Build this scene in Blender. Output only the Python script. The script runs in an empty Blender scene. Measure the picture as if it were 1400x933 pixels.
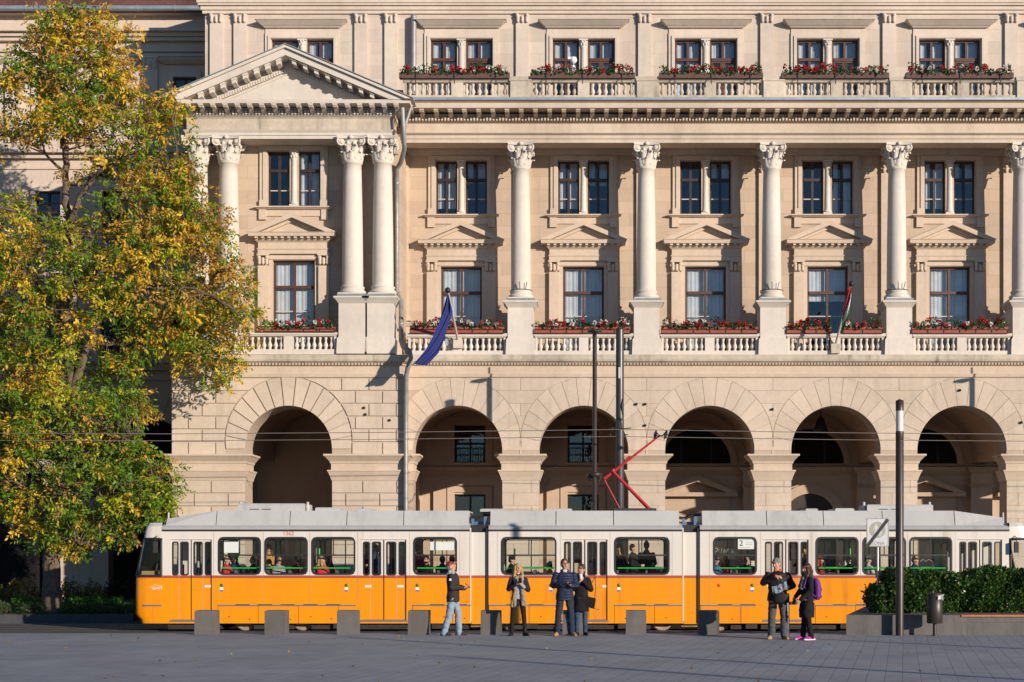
import bpy, bmesh, math, random
import numpy as np
from mathutils import Vector, Matrix
random.seed(7)
R = math.radians
sc = bpy.context.scene
COL = sc.collection
# ---------------------------------------------------------------- camera, world, sun, exposure
F, VX, VY, EYE = 2090.0, 790.0, 760.0, 1.9      # focal length and principal point in photo pixels, eye height
cam = bpy.data.cameras.new("camera"); camo = bpy.data.objects.new("camera", cam); COL.objects.link(camo)
camo.location = (0, 0, EYE); camo.rotation_euler = (R(90), 0, 0)
cam.sensor_width = 36; cam.lens = F / 1400 * 36
cam.shift_x = (700 - VX) / 1400; cam.shift_y = (VY - 466.5) / 1400
cam.clip_start = 0.1; cam.clip_end = 3000
sc.camera = camo
SUN_DIR = Vector((1.0, -1.0, 0.285)).normalized()            # towards the sun
EL = math.asin(SUN_DIR.z); AZ = math.atan2(SUN_DIR.x, SUN_DIR.y)
w = bpy.data.worlds.new("World"); sc.world = w; w.use_nodes = True
nt = w.node_tree; bg = nt.nodes["Background"]
sky = nt.nodes.new("ShaderNodeTexSky"); sky.sky_type = 'NISHITA'; sky.sun_disc = False
sky.sun_elevation = EL; sky.sun_rotation = AZ
sky.air_density = 1.0; sky.dust_density = 0.0; sky.ozone_density = 5.0
nt.links.new(sky.outputs[0], bg.inputs[0]); bg.inputs[1].default_value = 0.11
sl = bpy.data.lights.new("sun", 'SUN'); so = bpy.data.objects.new("sun", sl); COL.objects.link(so)
sl.energy = 5.0; sl.angle = R(0.5); sl.color = (1.0, 0.88, 0.74)
so.rotation_euler = (-SUN_DIR).to_track_quat('-Z', 'Y').to_euler(); so.location = (20, -20, 30)
sc.view_settings.view_transform = 'Standard'; sc.view_settings.look = 'None'
sc.view_settings.gamma = 1.0; sc.view_settings.use_curve_mapping = False
sc.view_settings.exposure = 0.26
sc.cycles.max_bounces = 8; sc.cycles.transparent_max_bounces = 24; sc.cycles.use_denoising = True
sc.cycles.sample_clamp_indirect = 6

def X(px, d): return (px - VX) * d / F
def Z(py, d): return EYE + (VY - py) * d / F

# ---------------------------------------------------------------- materials
def newmat(name):
    m = bpy.data.materials.new(name); m.use_nodes = True
    n = m.node_tree.nodes; b = n["Principled BSDF"]
    return m, m.node_tree, n, b

def plain(name, col, rough=0.6, metal=0.0, spec=0.5, var=0.0, scale=8, bump=0.0, bscale=60, coat=0):
    m, t, n, b = newmat(name)
    b.inputs['Base Color'].default_value = (*col, 1); b.inputs['Roughness'].default_value = rough
    b.inputs['Metallic'].default_value = metal; b.inputs['Specular IOR Level'].default_value = spec
    b.inputs['Coat Weight'].default_value = coat
    g = n.new('ShaderNodeNewGeometry') if (var or bump) else None
    if var:
        z = n.new('ShaderNodeTexNoise'); z.inputs['Scale'].default_value = scale; z.inputs['Detail'].default_value = 5
        t.links.new(g.outputs['Position'], z.inputs['Vector'])
        mr = n.new('ShaderNodeMapRange'); mr.inputs[1].default_value = .3; mr.inputs[2].default_value = .7
        mr.inputs[3].default_value = 1 - var; mr.inputs[4].default_value = 1 + var
        t.links.new(z.outputs['Fac'], mr.inputs[0])
        mx = n.new('ShaderNodeVectorMath'); mx.operation = 'SCALE'; mx.inputs[0].default_value = col
        t.links.new(mr.outputs[0], mx.inputs['Scale']); t.links.new(mx.outputs[0], b.inputs['Base Color'])
    if bump:
        z2 = n.new('ShaderNodeTexNoise'); z2.inputs['Scale'].default_value = bscale; z2.inputs['Detail'].default_value = 4
        t.links.new(g.outputs['Position'], z2.inputs['Vector'])
        bp = n.new('ShaderNodeBump'); bp.inputs['Strength'].default_value = bump; bp.inputs['Distance'].default_value = .02
        t.links.new(z2.outputs['Fac'], bp.inputs['Height']); t.links.new(bp.outputs[0], b.inputs['Normal'])
    return m

def stucco(name, col, dirt=(.30, .24, .19), damt=.35, brick=None, var=.10, rough=.85, island=0, bumpk=.25, spec=.25):
    """Painted render or stone: large tone drifts, fine grain, vertical rain streaks, optional ashlar joints."""
    m, t, n, b = newmat(name); L = t.links
    b.inputs['Roughness'].default_value = rough; b.inputs['Specular IOR Level'].default_value = spec
    g = n.new('ShaderNodeNewGeometry')
    def noise(sx, sz, scale, detail=4, rg=.55):
        mp = n.new('ShaderNodeMapping'); mp.inputs['Scale'].default_value = (sx, sx, sz)
        L.new(g.outputs['Position'], mp.inputs[0])
        z = n.new('ShaderNodeTexNoise'); z.inputs['Scale'].default_value = scale; z.inputs['Detail'].default_value = detail
        z.inputs['Roughness'].default_value = rg
        L.new(mp.outputs[0], z.inputs['Vector']); return z.outputs['Fac']
    def rng(f, a, bb, lo, hi):
        mr = n.new('ShaderNodeMapRange'); mr.inputs[1].default_value = a; mr.inputs[2].default_value = bb
        mr.inputs[3].default_value = lo; mr.inputs[4].default_value = hi; L.new(f, mr.inputs[0]); return mr.outputs[0]
    def mul(a, bb):
        q = n.new('ShaderNodeMath'); q.operation = 'MULTIPLY'
        for i, v in enumerate((a, bb)):
            if isinstance(v, float): q.inputs[i].default_value = v
            else: L.new(v, q.inputs[i])
        return q.outputs[0]
    tone = mul(rng(noise(1, 1, .35), .3, .7, 1 - var, 1 + var), rng(noise(1, 1, 5, 6, .7), .25, .75, 1 - var * .8, 1 + var * .8))
    if island: tone = mul(tone, rng(g.outputs['Random Per Island'], 0, 1, 1-island, 1+island))
    vm = n.new('ShaderNodeVectorMath'); vm.operation = 'SCALE'; vm.inputs[0].default_value = col; L.new(tone, vm.inputs['Scale'])
    cur = vm.outputs[0]
    streak = mul(rng(noise(3.0, .25, 1.0, 5, .65), .47, .72, 0, 1), rng(noise(1, 1, .5), .38, .62, 0, 1))
    mx = n.new('ShaderNodeMix'); mx.data_type = 'RGBA'
    L.new(mul(streak, damt), mx.inputs[0]); L.new(cur, mx.inputs[6]); mx.inputs[7].default_value = (*dirt, 1); cur = mx.outputs[2]
    h = noise(1, 1, 30, 5, .7)
    bp = n.new('ShaderNodeBump'); bp.inputs['Strength'].default_value = bumpk; bp.inputs['Distance'].default_value = .012; L.new(h, bp.inputs['Height'])
    nrm = bp.outputs[0]
    if brick:
        bw, bh, depth = brick
        sx = n.new('ShaderNodeSeparateXYZ'); L.new(g.outputs['Position'], sx.inputs[0])
        cx = n.new('ShaderNodeCombineXYZ'); L.new(sx.outputs[0], cx.inputs[0]); L.new(sx.outputs[2], cx.inputs[1])
        bt = n.new('ShaderNodeTexBrick'); bt.inputs['Scale'].default_value = 1
        bt.inputs['Brick Width'].default_value = bw; bt.inputs['Row Height'].default_value = bh
        bt.inputs['Mortar Size'].default_value = .012; bt.inputs['Mortar Smooth'].default_value = .3
        bt.inputs['Color1'].default_value = (1, 1, 1, 1); bt.inputs['Color2'].default_value = (.87, .86, .85, 1); bt.inputs['Mortar'].default_value = (.84, .82, .79, 1)
        L.new(cx.outputs[0], bt.inputs['Vector'])
        m2 = n.new('ShaderNodeMix'); m2.data_type = 'RGBA'; m2.blend_type = 'MULTIPLY'; m2.inputs[0].default_value = 1
        L.new(cur, m2.inputs[6]); L.new(bt.outputs['Color'], m2.inputs[7]); cur = m2.outputs[2]
        b2 = n.new('ShaderNodeBump'); b2.invert = True; b2.inputs['Strength'].default_value = depth; b2.inputs['Distance'].default_value = .02
        L.new(bt.outputs['Fac'], b2.inputs['Height']); L.new(nrm, b2.inputs['Normal']); nrm = b2.outputs[0]
    L.new(cur, b.inputs['Base Color']); L.new(nrm, b.inputs['Normal'])
    return m

def glass(name, tint=(.9, .93, .95), refl=1.55, rough=.02, wav=0.0):
    m, t, n, b = newmat(name); L = t.links; n.remove(b)
    out = n["Material Output"]
    tr = n.new('ShaderNodeBsdfTransparent'); tr.inputs[0].default_value = (*tint, 1)
    gl = n.new('ShaderNodeBsdfGlossy'); gl.inputs['Roughness'].default_value = rough; gl.inputs[0].default_value = (1, 1, 1, 1)
    lw = n.new('ShaderNodeLayerWeight'); lw.inputs[0].default_value = .5
    pw = n.new('ShaderNodeMath'); pw.operation = 'POWER'; pw.inputs[1].default_value = 5; L.new(lw.outputs['Facing'], pw.inputs[0])
    r0 = ((refl-1)/(refl+1))**2
    fr = n.new('ShaderNodeMath'); fr.operation = 'MULTIPLY_ADD'; fr.inputs[1].default_value = 1-r0; fr.inputs[2].default_value = r0; L.new(pw.outputs[0], fr.inputs[0])
    mx = n.new('ShaderNodeMixShader')
    if wav:
        g = n.new('ShaderNodeNewGeometry'); z = n.new('ShaderNodeTexNoise'); z.inputs['Scale'].default_value = 1.3
        L.new(g.outputs['Position'], z.inputs['Vector'])
        bp = n.new('ShaderNodeBump'); bp.inputs['Strength'].default_value = wav; bp.inputs['Distance'].default_value = .05
        L.new(z.outputs['Fac'], bp.inputs['Height']); L.new(bp.outputs[0], gl.inputs['Normal'])
    L.new(fr.outputs[0], mx.inputs[0]); L.new(tr.outputs[0], mx.inputs[1]); L.new(gl.outputs[0], mx.inputs[2])
    L.new(mx.outputs[0], out.inputs[0])
    return m

def leafmat(name, trans=.42, rough=.5):
    m, t, n, b = newmat(name); L = t.links
    at = n.new('ShaderNodeAttribute'); at.attribute_name = 'leaf'
    b.inputs['Roughness'].default_value = rough; b.inputs['Specular IOR Level'].default_value = .3
    L.new(at.outputs['Color'], b.inputs['Base Color'])
    tl = n.new('ShaderNodeBsdfTranslucent'); L.new(at.outputs['Color'], tl.inputs[0])
    mx = n.new('ShaderNodeMixShader'); mx.inputs[0].default_value = trans
    L.new(b.outputs[0], mx.inputs[1]); L.new(tl.outputs[0], mx.inputs[2]); L.new(mx.outputs[0], n["Material Output"].inputs[0])
    return m

M = {}
WALLC = (.52, .425, .335)
M['stucco'] = stucco('ochre_stucco', WALLC, damt=.5)
M['blocks'] = stucco('ashlar_blocks', WALLC, damt=.45, island=.055)
M['attic'] = stucco('attic_stucco', (.55, .465, .39), brick=(.95, .455, .3), var=.06)
M['attictrim'] = stucco('attic_trim_stucco', (.55, .465, .39), damt=.3)
M['ashlar'] = stucco('ashlar_stucco', (.50, .385, .285), brick=(.95, .455, .35), var=.06)
M['joint'] = stucco('stucco_joint', (.42, .335, .26), var=.06)
M['trim'] = stucco('trim_stucco', (.52, .415, .32), damt=.3)
M['stone'] = stucco('column_limestone', (.575, .52, .455), dirt=(.36, .31, .25), damt=.35, var=.09)
M['oldstone'] = stucco('weathered_limestone', (.50, .43, .345), dirt=(.15, .13, .105), damt=.95, var=.20)
M['wing'] = stucco('wing_stucco', (.56, .46, .38), damt=.4, var=.08)
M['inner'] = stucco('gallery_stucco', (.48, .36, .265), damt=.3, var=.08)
M['lead'] = plain('lead_flashing', (.22, .24, .25), .55, .2, var=.15)
M['zinc'] = plain('zinc_gutter', (.33, .38, .43), .45, .5, var=.15, scale=3)
M['pipe'] = plain('zinc_pipe', (.26, .255, .25), .5, .25, var=.15, scale=5)
M['brownwood'] = plain('brown_window_paint', (.075, .03, .018), .5, var=.2)
M['darkwood'] = plain('dark_window_paint', (.03, .018, .013), .5, var=.2)
M['glass'] = glass('window_glass', (.80, .85, .9), 1.8, .03, .25)
M['curtain'] = plain('white_curtain', (.58, .57, .54), .9, spec=.1, var=.1, scale=3)
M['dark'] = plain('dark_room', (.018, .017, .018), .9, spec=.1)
M['iron'] = plain('black_iron', (.02, .02, .022), .5, .3)
M['tile'] = None
M['terracotta'] = plain('terracotta_box', (.30, .065, .038), .8, var=.2)
M['brownbox'] = plain('brown_box', (.10, .055, .045), .8, var=.2)
M['leaf'] = leafmat('leaves')
M['petal'] = leafmat('petals', .25)
M['bark'] = plain('bark', (.125, .092, .07), .95, spec=.1, var=.35, scale=9, bump=.9, bscale=22)
M['soil'] = plain('soil', (.06, .045, .035), .95, spec=.1, var=.3, scale=6)

# ---------------------------------------------------------------- mesh building
class MB:
    def __init__(s): s.v = []; s.f = []; s.m = []; s.s = []
    def add(s, vs, fs, mi=0, sm=False):
        o = len(s.v); s.v += [tuple(p) for p in vs]
        s.f += [tuple(i + o for i in f) for f in fs]; s.m += [mi] * len(fs); s.s += [sm] * len(fs)
    def box(s, x0, x1, y0, y1, z0, z1, mi=0):
        s.add([(x0,y0,z0),(x1,y0,z0),(x1,y1,z0),(x0,y1,z0),(x0,y0,z1),(x1,y0,z1),(x1,y1,z1),(x0,y1,z1)],
              [(0,3,2,1),(4,5,6,7),(0,1,5,4),(1,2,6,5),(2,3,7,6),(3,0,4,7)], mi)
    def quad(s, a, b, c, d, mi=0): s.add([a,b,c,d], [(0,1,2,3)], mi)
    def prism(s, pts, y0, y1, mi=0, back=True):
        """pts: (x, z) counter-clockwise seen from the camera."""
        n = len(pts); v = [(x,y0,z) for x,z in pts] + [(x,y1,z) for x,z in pts]
        f = [tuple(range(n))] + ([tuple(range(2*n-1, n-1, -1))] if back else [])
        f += [(i, i+n, (i+1)%n+n, (i+1)%n) for i in range(n)]
        s.add(v, f, mi)
    def profx(s, prof, x0, x1, mi=0, sm=False):
        """closed (y, z) profile swept along x."""
        n = len(prof); v = [(x0,y,z) for y,z in prof] + [(x1,y,z) for y,z in prof]
        s.add(v, [(i,(i+1)%n,(i+1)%n+n,i+n) for i in range(n)], mi, sm); s.add(v, [tuple(range(n-1,-1,-1)), tuple(range(n,2*n))], mi)
    def lathe(s, cx, cy, prof, n=16, mi=0, sm=True, zs=0, caps=True):
        v = []; f = []
        for r, z in prof:
            for k in range(n):
                a = 2*math.pi*k/n; v.append((cx+r*math.cos(a), cy+r*math.sin(a), z+zs))
        for j in range(len(prof)-1):
            for k in range(n): f.append((j*n+k, j*n+(k+1)%n, (j+1)*n+(k+1)%n, (j+1)*n+k))
        s.add(v, f, mi, sm)
        if caps: s.add(v, [tuple(range(n-1,-1,-1)), tuple(range((len(prof)-1)*n, len(prof)*n))], mi)
    def tube(s, pts, rad, n=8, mi=0, sm=True, caps=True):
        pts = [Vector(p) for p in pts]; v = []; f = []
        if not hasattr(rad, '__len__'): rad = [rad]*len(pts)
        up = None
        for i, p in enumerate(pts):
            d = (pts[min(i+1,len(pts)-1)] - pts[max(i-1,0)]).normalized()
            if up is None: up = Vector((0,0,1)) if abs(d.z) < .9 else Vector((1,0,0))
            a = d.cross(up).normalized(); b = a.cross(d).normalized(); up = b
            for k in range(n):
                t = 2*math.pi*k/n; v.append(p + (a*math.cos(t) + b*math.sin(t))*rad[i])
        for i in range(len(pts)-1):
            for k in range(n): f.append((i*n+k, i*n+(k+1)%n, (i+1)*n+(k+1)%n, (i+1)*n+k))
        s.add(v, f, mi, sm)
        if caps: s.add(v, [tuple(range(n-1,-1,-1)), tuple(range((len(pts)-1)*n, len(pts)*n))], mi)
    def ell(s, c, r, nu=12, nv=8, mi=0, mat=None):
        if not hasattr(r, '__len__'): r = (r,r,r)
        v = []; f = []
        for j in range(nv+1):
            t = math.pi*j/nv
            for k in range(nu):
                a = 2*math.pi*k/nu
                p = Vector((r[0]*math.sin(t)*math.cos(a), r[1]*math.sin(t)*math.sin(a), r[2]*math.cos(t)))
                if mat: p = mat @ p
                v.append(p + Vector(c))
        for j in range(nv):
            for k in range(nu): f.append((j*nu+k, (j+1)*nu+k, (j+1)*nu+(k+1)%nu, j*nu+(k+1)%nu))
        s.add(v, f, mi, True)
    def mold(s, x0, x1, y0, y1, levels, mi=0):
        """stacked frusta round a box: levels = [(z0, p0, z1, p1)] with projections at both heights (front and both sides)."""
        for z0, p0, z1, p1 in levels:
            if z0 > z1: z0, p0, z1, p1 = z1, p1, z0, p0
            a = [(x0-p0,y0-p0,z0),(x1+p0,y0-p0,z0),(x1+p0,y1,z0),(x0-p0,y1,z0)]
            b = [(x0-p1,y0-p1,z1),(x1+p1,y0-p1,z1),(x1+p1,y1,z1),(x0-p1,y1,z1)]
            s.add(a+b, [(0,3,2,1),(4,5,6,7),(0,1,5,4),(1,2,6,5),(2,3,7,6),(3,0,4,7)], mi)
    def holed(s, x0, x1, z0, z1, y0, y1, holes, matfn=None, extra_z=(), back=True):
        """wall in the xz plane with rectangular openings (hx0, hx1, hz0, hz1), faces at y0 and y1 and reveals."""
        xs = sorted({x0, x1, *[min(max(h[i],x0),x1) for h in holes for i in (0,1)]})
        zs = sorted({z0, z1, *extra_z, *[min(max(h[i],z0),z1) for h in holes for i in (2,3)]})
        def hole(x, z): return any(h[0]<x<h[1] and h[2]<z<h[3] for h in holes)
        mf = matfn or (lambda z: 0)
        nx, nz = len(xs)-1, len(zs)-1
        H = [[hole((xs[i]+xs[i+1])/2, (zs[j]+zs[j+1])/2) for j in range(nz)] for i in range(nx)]
        for i in range(nx):
            a, b = xs[i], xs[i+1]
            for j in range(nz):
                c, d = zs[j], zs[j+1]; mi = mf((c+d)/2)
                if H[i][j]: continue
                s.quad((a,y0,c),(b,y0,c),(b,y0,d),(a,y0,d), mi)
                if back: s.quad((b,y1,c),(a,y1,c),(a,y1,d),(b,y1,d), mi)
                if i == 0 or H[i-1][j]: s.quad((a,y1,c),(a,y0,c),(a,y0,d),(a,y1,d), mi)
                if i == nx-1 or H[i+1][j]: s.quad((b,y0,c),(b,y1,c),(b,y1,d),(b,y0,d), mi)
                if j == 0 or H[i][j-1]: s.quad((a,y1,c),(b,y1,c),(b,y0,c),(a,y0,c), mi)
                if j == nz-1 or H[i][j+1]: s.quad((a,y0,d),(b,y0,d),(b,y1,d),(a,y1,d), mi)
    def build(s, name, mats, parent=None, loc=(0,0,0), rot=None):
        me = bpy.data.meshes.new(name); me.from_pydata(s.v, [], s.f)
        for m in (mats if isinstance(mats, (list, tuple)) else [mats]): me.materials.append(M[m] if isinstance(m, str) else m)
        me.polygons.foreach_set('material_index', s.m); me.polygons.foreach_set('use_smooth', s.s); me.update()
        return link(name, me, parent, loc, rot)

def link(name, data, parent=None, loc=(0,0,0), rot=None):
    o = bpy.data.objects.new(name, data); COL.objects.link(o)
    o.location = loc
    if rot is not None: o.rotation_euler = rot
    if parent is not None: o.parent = parent
    return o
def tag(o, label=None, cat=None, group=None, kind=None):
    if label: o['label'] = label
    if cat: o['category'] = cat
    if group: o['group'] = group
    if kind: o['kind'] = kind
    return o
def empty(name, loc=(0,0,0), label=None, cat=None, group=None, rz=0):
    o = link(name, None, None, loc); o.rotation_euler = (0,0,rz); o.empty_display_size = .2
    return tag(o, label, cat, group)
def copy_tree(o, parent=None, loc=None):
    c = o.copy(); COL.objects.link(c); c.parent = parent
    if loc is not None: c.location = loc
    for ch in list(o.children): copy_tree(ch, c)
    return c
def box_obj(name, mat, parent, *a, loc=(0,0,0)):
    b = MB(); b.box(*a); return b.build(name, mat, parent, loc)
def rrect(x0, x1, z0, z1, r, n=5):
    p = []
    for cx, cz, a0 in ((x1-r, z0+r, -90), (x1-r, z1-r, 0), (x0+r, z1-r, 90), (x0+r, z0+r, 180)):
        for i in range(n+1):
            a = R(a0 + 90*i/n); p.append((cx + r*math.cos(a), cz + r*math.sin(a)))
    return p
def ring(mb, outer, inner, y0, y1, mi=0):
    n = len(outer)
    v = [(x,y0,z) for x,z in outer] + [(x,y0,z) for x,z in inner] + [(x,y1,z) for x,z in outer] + [(x,y1,z) for x,z in inner]
    f = []
    for i in range(n):
        j = (i+1) % n
        f += [(i,j,n+j,n+i), (2*n+j,2*n+i,3*n+i,3*n+j), (j,i,2*n+i,2*n+j), (n+i,n+j,3*n+j,3*n+i)]
    mb.add(v, f, mi)
# ---------------------------------------------------------------- foliage helper (real leaf-sized faces)
def leaf_mesh(name, C, D, length, width, colr, mat='leaf', parent=None, rs=None, shape='diamond'):
    """C (N,3) leaf bases, D (N,3) directions, length/width scalars or (N,), colr (N,3)."""
    rs = rs or np.random.RandomState(1); N = len(C)
    C = np.asarray(C, float); D = np.asarray(D, float); D /= np.linalg.norm(D, axis=1, keepdims=True) + 1e-9
    U = np.cross(D, rs.normal(size=(N, 3))); U /= np.linalg.norm(U, axis=1, keepdims=True) + 1e-9
    Nn = np.cross(U, D)
    ln = np.broadcast_to(np.asarray(length, float).reshape(-1, 1), (N, 1)); wd = np.broadcast_to(np.asarray(width, float).reshape(-1, 1), (N, 1))
    v = np.stack([C, C + D*ln*.45 + U*wd*.5 + Nn*wd*.12, C + D*ln - Nn*wd*.1, C + D*ln*.45 - U*wd*.5 + Nn*wd*.12], 1).reshape(-1, 3)
    me = bpy.data.meshes.new(name); me.vertices.add(4*N); me.vertices.foreach_set('co', v.ravel())
    me.loops.add(4*N); me.loops.foreach_set('vertex_index', np.arange(4*N)); me.polygons.add(N)
    me.polygons.foreach_set('loop_start', np.arange(0, 4*N, 4)); me.polygons.foreach_set('loop_total', np.full(N, 4)); me.update()
    at = me.color_attributes.new('leaf', 'FLOAT_COLOR', 'POINT')
    cc = np.ones((N, 4, 4)); cc[:, :, :3] = np.asarray(colr)[:, None, :]
    at.data.foreach_set('color', cc.ravel()); me.materials.append(M[mat])
    return link(name, me, parent)

# ---------------------------------------------------------------- ground: street, plaza, pavement
ST = -0.386                                       # street level below the plaza
M['asphalt'] = plain('asphalt', (.10, .098, .095), .9, spec=.2, var=.2, scale=3, bump=.4, bscale=90)
M['granite'] = stucco('grey_granite', (.118, .110, .102), dirt=(.045, .044, .042), damt=.7, var=.14, rough=.85, bumpk=.5)
M['kerb'] = plain('kerb_stone', (.05, .055, .062), .8, var=.15, scale=6, bump=.2)
M['rail'] = plain('rail_steel', (.22, .17, .13), .35, .8)
def plaza_mat():
    m, t, n, b = newmat('plaza_pavers'); L = t.links
    g = n.new('ShaderNodeNewGeometry'); mp = n.new('ShaderNodeMapping'); mp.inputs['Rotation'].default_value = (0, 0, R(12)+R(90))
    L.new(g.outputs['Position'], mp.inputs[0])
    bt = n.new('ShaderNodeTexBrick'); bt.inputs['Scale'].default_value = 1; bt.inputs['Brick Width'].default_value = .62; bt.inputs['Row Height'].default_value = .275
    bt.inputs['Mortar Size'].default_value = .007; bt.inputs['Mortar Smooth'].default_value = .2; bt.offset = .37; bt.squash = 1.3; bt.squash_frequency = 3
    bt.inputs['Color1'].default_value = (.265, .268, .28, 1); bt.inputs['Color2'].default_value = (.30, .302, .312, 1); bt.inputs['Mortar'].default_value = (.15, .15, .15, 1)
    L.new(mp.outputs[0], bt.inputs['Vector'])
    z = n.new('ShaderNodeTexNoise'); z.inputs['Scale'].default_value = .45; z.inputs['Detail'].default_value = 6; z.inputs['Roughness'].default_value = .65
    L.new(g.outputs['Position'], z.inputs['Vector'])
    mr = n.new('ShaderNodeMapRange'); mr.inputs[1].default_value = .3; mr.inputs[2].default_value = .7; mr.inputs[3].default_value = .82; mr.inputs[4].default_value = 1.15; L.new(z.outputs['Fac'], mr.inputs[0])
    z3 = n.new('ShaderNodeTexNoise'); z3.inputs['Scale'].default_value = 70; z3.inputs['Detail'].default_value = 3; L.new(g.outputs['Position'], z3.inputs['Vector'])
    mr3 = n.new('ShaderNodeMapRange'); mr3.inputs[1].default_value = .3; mr3.inputs[2].default_value = .7; mr3.inputs[3].default_value = .8; mr3.inputs[4].default_value = 1.2; L.new(z3.outputs['Fac'], mr3.inputs[0])
    q = n.new('ShaderNodeMath'); q.operation = 'MULTIPLY'; L.new(mr.outputs[0], q.inputs[0]); L.new(mr3.outputs[0], q.inputs[1])
    z4 = n.new('ShaderNodeTexNoise'); z4.inputs['Scale'].default_value = 1.7; z4.inputs['Detail'].default_value = 8; z4.inputs['Roughness'].default_value = .75; L.new(g.outputs['Position'], z4.inputs['Vector'])
    m4 = n.new('ShaderNodeMapRange'); m4.inputs[1].default_value = .56; m4.inputs[2].default_value = .70; m4.inputs[3].default_value = 1; m4.inputs[4].default_value = .72; L.new(z4.outputs['Fac'], m4.inputs[0])
    q4 = n.new('ShaderNodeMath'); q4.operation = 'MULTIPLY'; L.new(q.outputs[0], q4.inputs[0]); L.new(m4.outputs[0], q4.inputs[1]); q = q4
    vm = n.new('ShaderNodeVectorMath'); vm.operation = 'SCALE'; L.new(bt.outputs['Color'], vm.inputs[0]); L.new(q.outputs[0], vm.inputs['Scale'])
    L.new(vm.outputs[0], b.inputs['Base Color']); b.inputs['Roughness'].default_value = .7; b.inputs['Specular IOR Level'].default_value = .35
    bp = n.new('ShaderNodeBump'); bp.inputs['Strength'].default_value = .5; bp.inputs['Distance'].default_value = .01; bp.invert = True; L.new(bt.outputs['Fac'], bp.inputs['Height'])
    b2 = n.new('ShaderNodeBump'); b2.inputs['Strength'].default_value = .3; b2.inputs['Distance'].default_value = .006; L.new(z3.outputs['Fac'], b2.inputs['Height']); L.new(bp.outputs[0], b2.inputs['Normal'])
    L.new(b2.outputs[0], b.inputs['Normal']); return m
M['plaza'] = plaza_mat()
b = MB(); b.quad((-900,-900,ST),(900,-900,ST),(900,1200,ST),(-900,1200,ST)); tag(b.build('street', 'asphalt'), kind='structure')
PE = 37.45
b = MB(); b.box(-120, 120, -150, PE, ST-.3, 0); tag(b.build('plaza', 'plaza'), kind='structure')
b = MB()
for y in (46.4, 47.85, 49.5, 50.95): b.box(-90, 90, y-.035, y+.035, ST-.02, ST+.012)
tag(b.build('tram_track', 'rail'), kind='structure')
b = MB(); b.box(-13.6, 60, 52.2, 62, ST, ST+.14); b.box(-13.6, 60, 52.05, 52.197, ST, ST+.15); tag(b.build('pavement', 'kerb'), kind='structure')

# ---------------------------------------------------------------- the palace
A, W, P, PW, GB = 54.8, 56.6, 53.9, 54.95, 61.1       # depths: arcade face, upper wall, pavilion face, portico wall, gallery back wall
BAY, XB, NB, XP = 4.52, -4.31, 6, -10.2
XE = XB + BAY*NB - BAY/2
BX = [XB + BAY*k for k in range(NB)]; CX = [XB + BAY*(k+.5) for k in range(NB)]
ZB = ST + .1
palace = empty('palace', (XP+10, A, ST), 'cream neoclassical palace with columned facade, pediment, arcade and recessed wing', 'building')
PL = Vector(palace.location)
def part(mb, name, mats, loc=(0,0,0), parent=None):
    """part of the palace in world coordinates (the palace Empty sits at PL)."""
    return mb.build(name, mats, parent or palace, Vector(loc) - (PL if parent is None else Vector()))
def za(py): return Z(py, A)
zc, RR = za(616), 1.6
zc2, R2 = zc + .35, 2.255
zim, ztop = za(621.4), za(517)

def arch_face(mb, xl, xr, xc, r, zb, zc, zt, y0, th, mi=0, n=36):
    """wall from xl to xr with an arched opening and its jambs and intrados."""
    pts = [(xc + r*math.cos(math.pi*i/n), zc + r*math.sin(math.pi*i/n)) for i in range(n+1)]
    for y, fl in ((y0, 0), (y0+th, 1)):
        for a, c in ((xl, xc-r), (xc+r, xr)):
            mb.quad((a,y,zb),(c,y,zb),(c,y,zt),(a,y,zt), mi)
        for i in range(n):
            (x0,z0),(x1,z1) = pts[i], pts[i+1]
            mb.quad((x1,y,z1),(x0,y,z0),(x0,y,zt),(x1,y,zt), mi)
    for x in (xc-r, xc+r): mb.quad((x,y0,zb),(x,y0+th,zb),(x,y0+th,zc),(x,y0,zc), mi)
    for i in range(n):
        (x0,z0),(x1,z1) = pts[i], pts[i+1]
        mb.quad((x0,y0,z0),(x0,y0+th,z0),(x1,y0+th,z1),(x1,y0,z1), mi)

def voussoirs(mb, xc, r, zc, e, r2, y0, y1, gap, n=15):
    for k in range(n):
        t0, t1 = math.pi*k/n, math.pi*(k+1)/n
        def pt(t, rad): return (xc + rad*math.cos(t), zc + rad*math.sin(t))
        def ro(t): return e*math.sin(t) + math.sqrt(r2*r2 - (e*math.cos(t))**2)
        gi, go = gap/2/r, gap/2/r2
        inn = [pt(t0+gi+(t1-t0-2*gi)*j/3, r+.004) for j in range(4)]
        out = [pt(t, ro(t)-gap/2) for t in [t1-go-(t1-t0-2*go)*j/3 for j in range(4)]]
        mb.prism(inn[::-1] + out[::-1], y1, y0) if False else mb.prism([*inn, *out], y0, y1, back=False)

def rows(mb, xa, xb, zs, y0, y1, gap, length, off):
    """courses of ashlar between the boundary functions xa(z), xb(z)."""
    for j in range(len(zs)-1):
        z0, z1 = zs[j]+gap/2, zs[j+1]-gap/2
        lo, hi = max(xa(z0), xa(z1)), min(xb(z0), xb(z1))
        if hi-lo < .05: continue
        cuts = []; x = off + (length/2 if j % 2 else 0)
        k0 = math.floor((min(xa(z0),xa(z1))-x)/length)
        cuts = [x+length*k for k in range(k0, k0+40) if lo+.12 < x+length*k < hi-.12]
        ed = [None, *cuts, None]
        for i in range(len(ed)-1):
            L_ = [(xa(z) if ed[i] is None else ed[i]+gap/2, z) for z in np.linspace(z0, z1, 4)]
            R_ = [(xb(z) if ed[i+1] is None else ed[i+1]-gap/2, z) for z in np.linspace(z0, z1, 4)]
            mb.prism([L_[0], *R_, *L_[:0:-1]], y0, y1, back=False)

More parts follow.
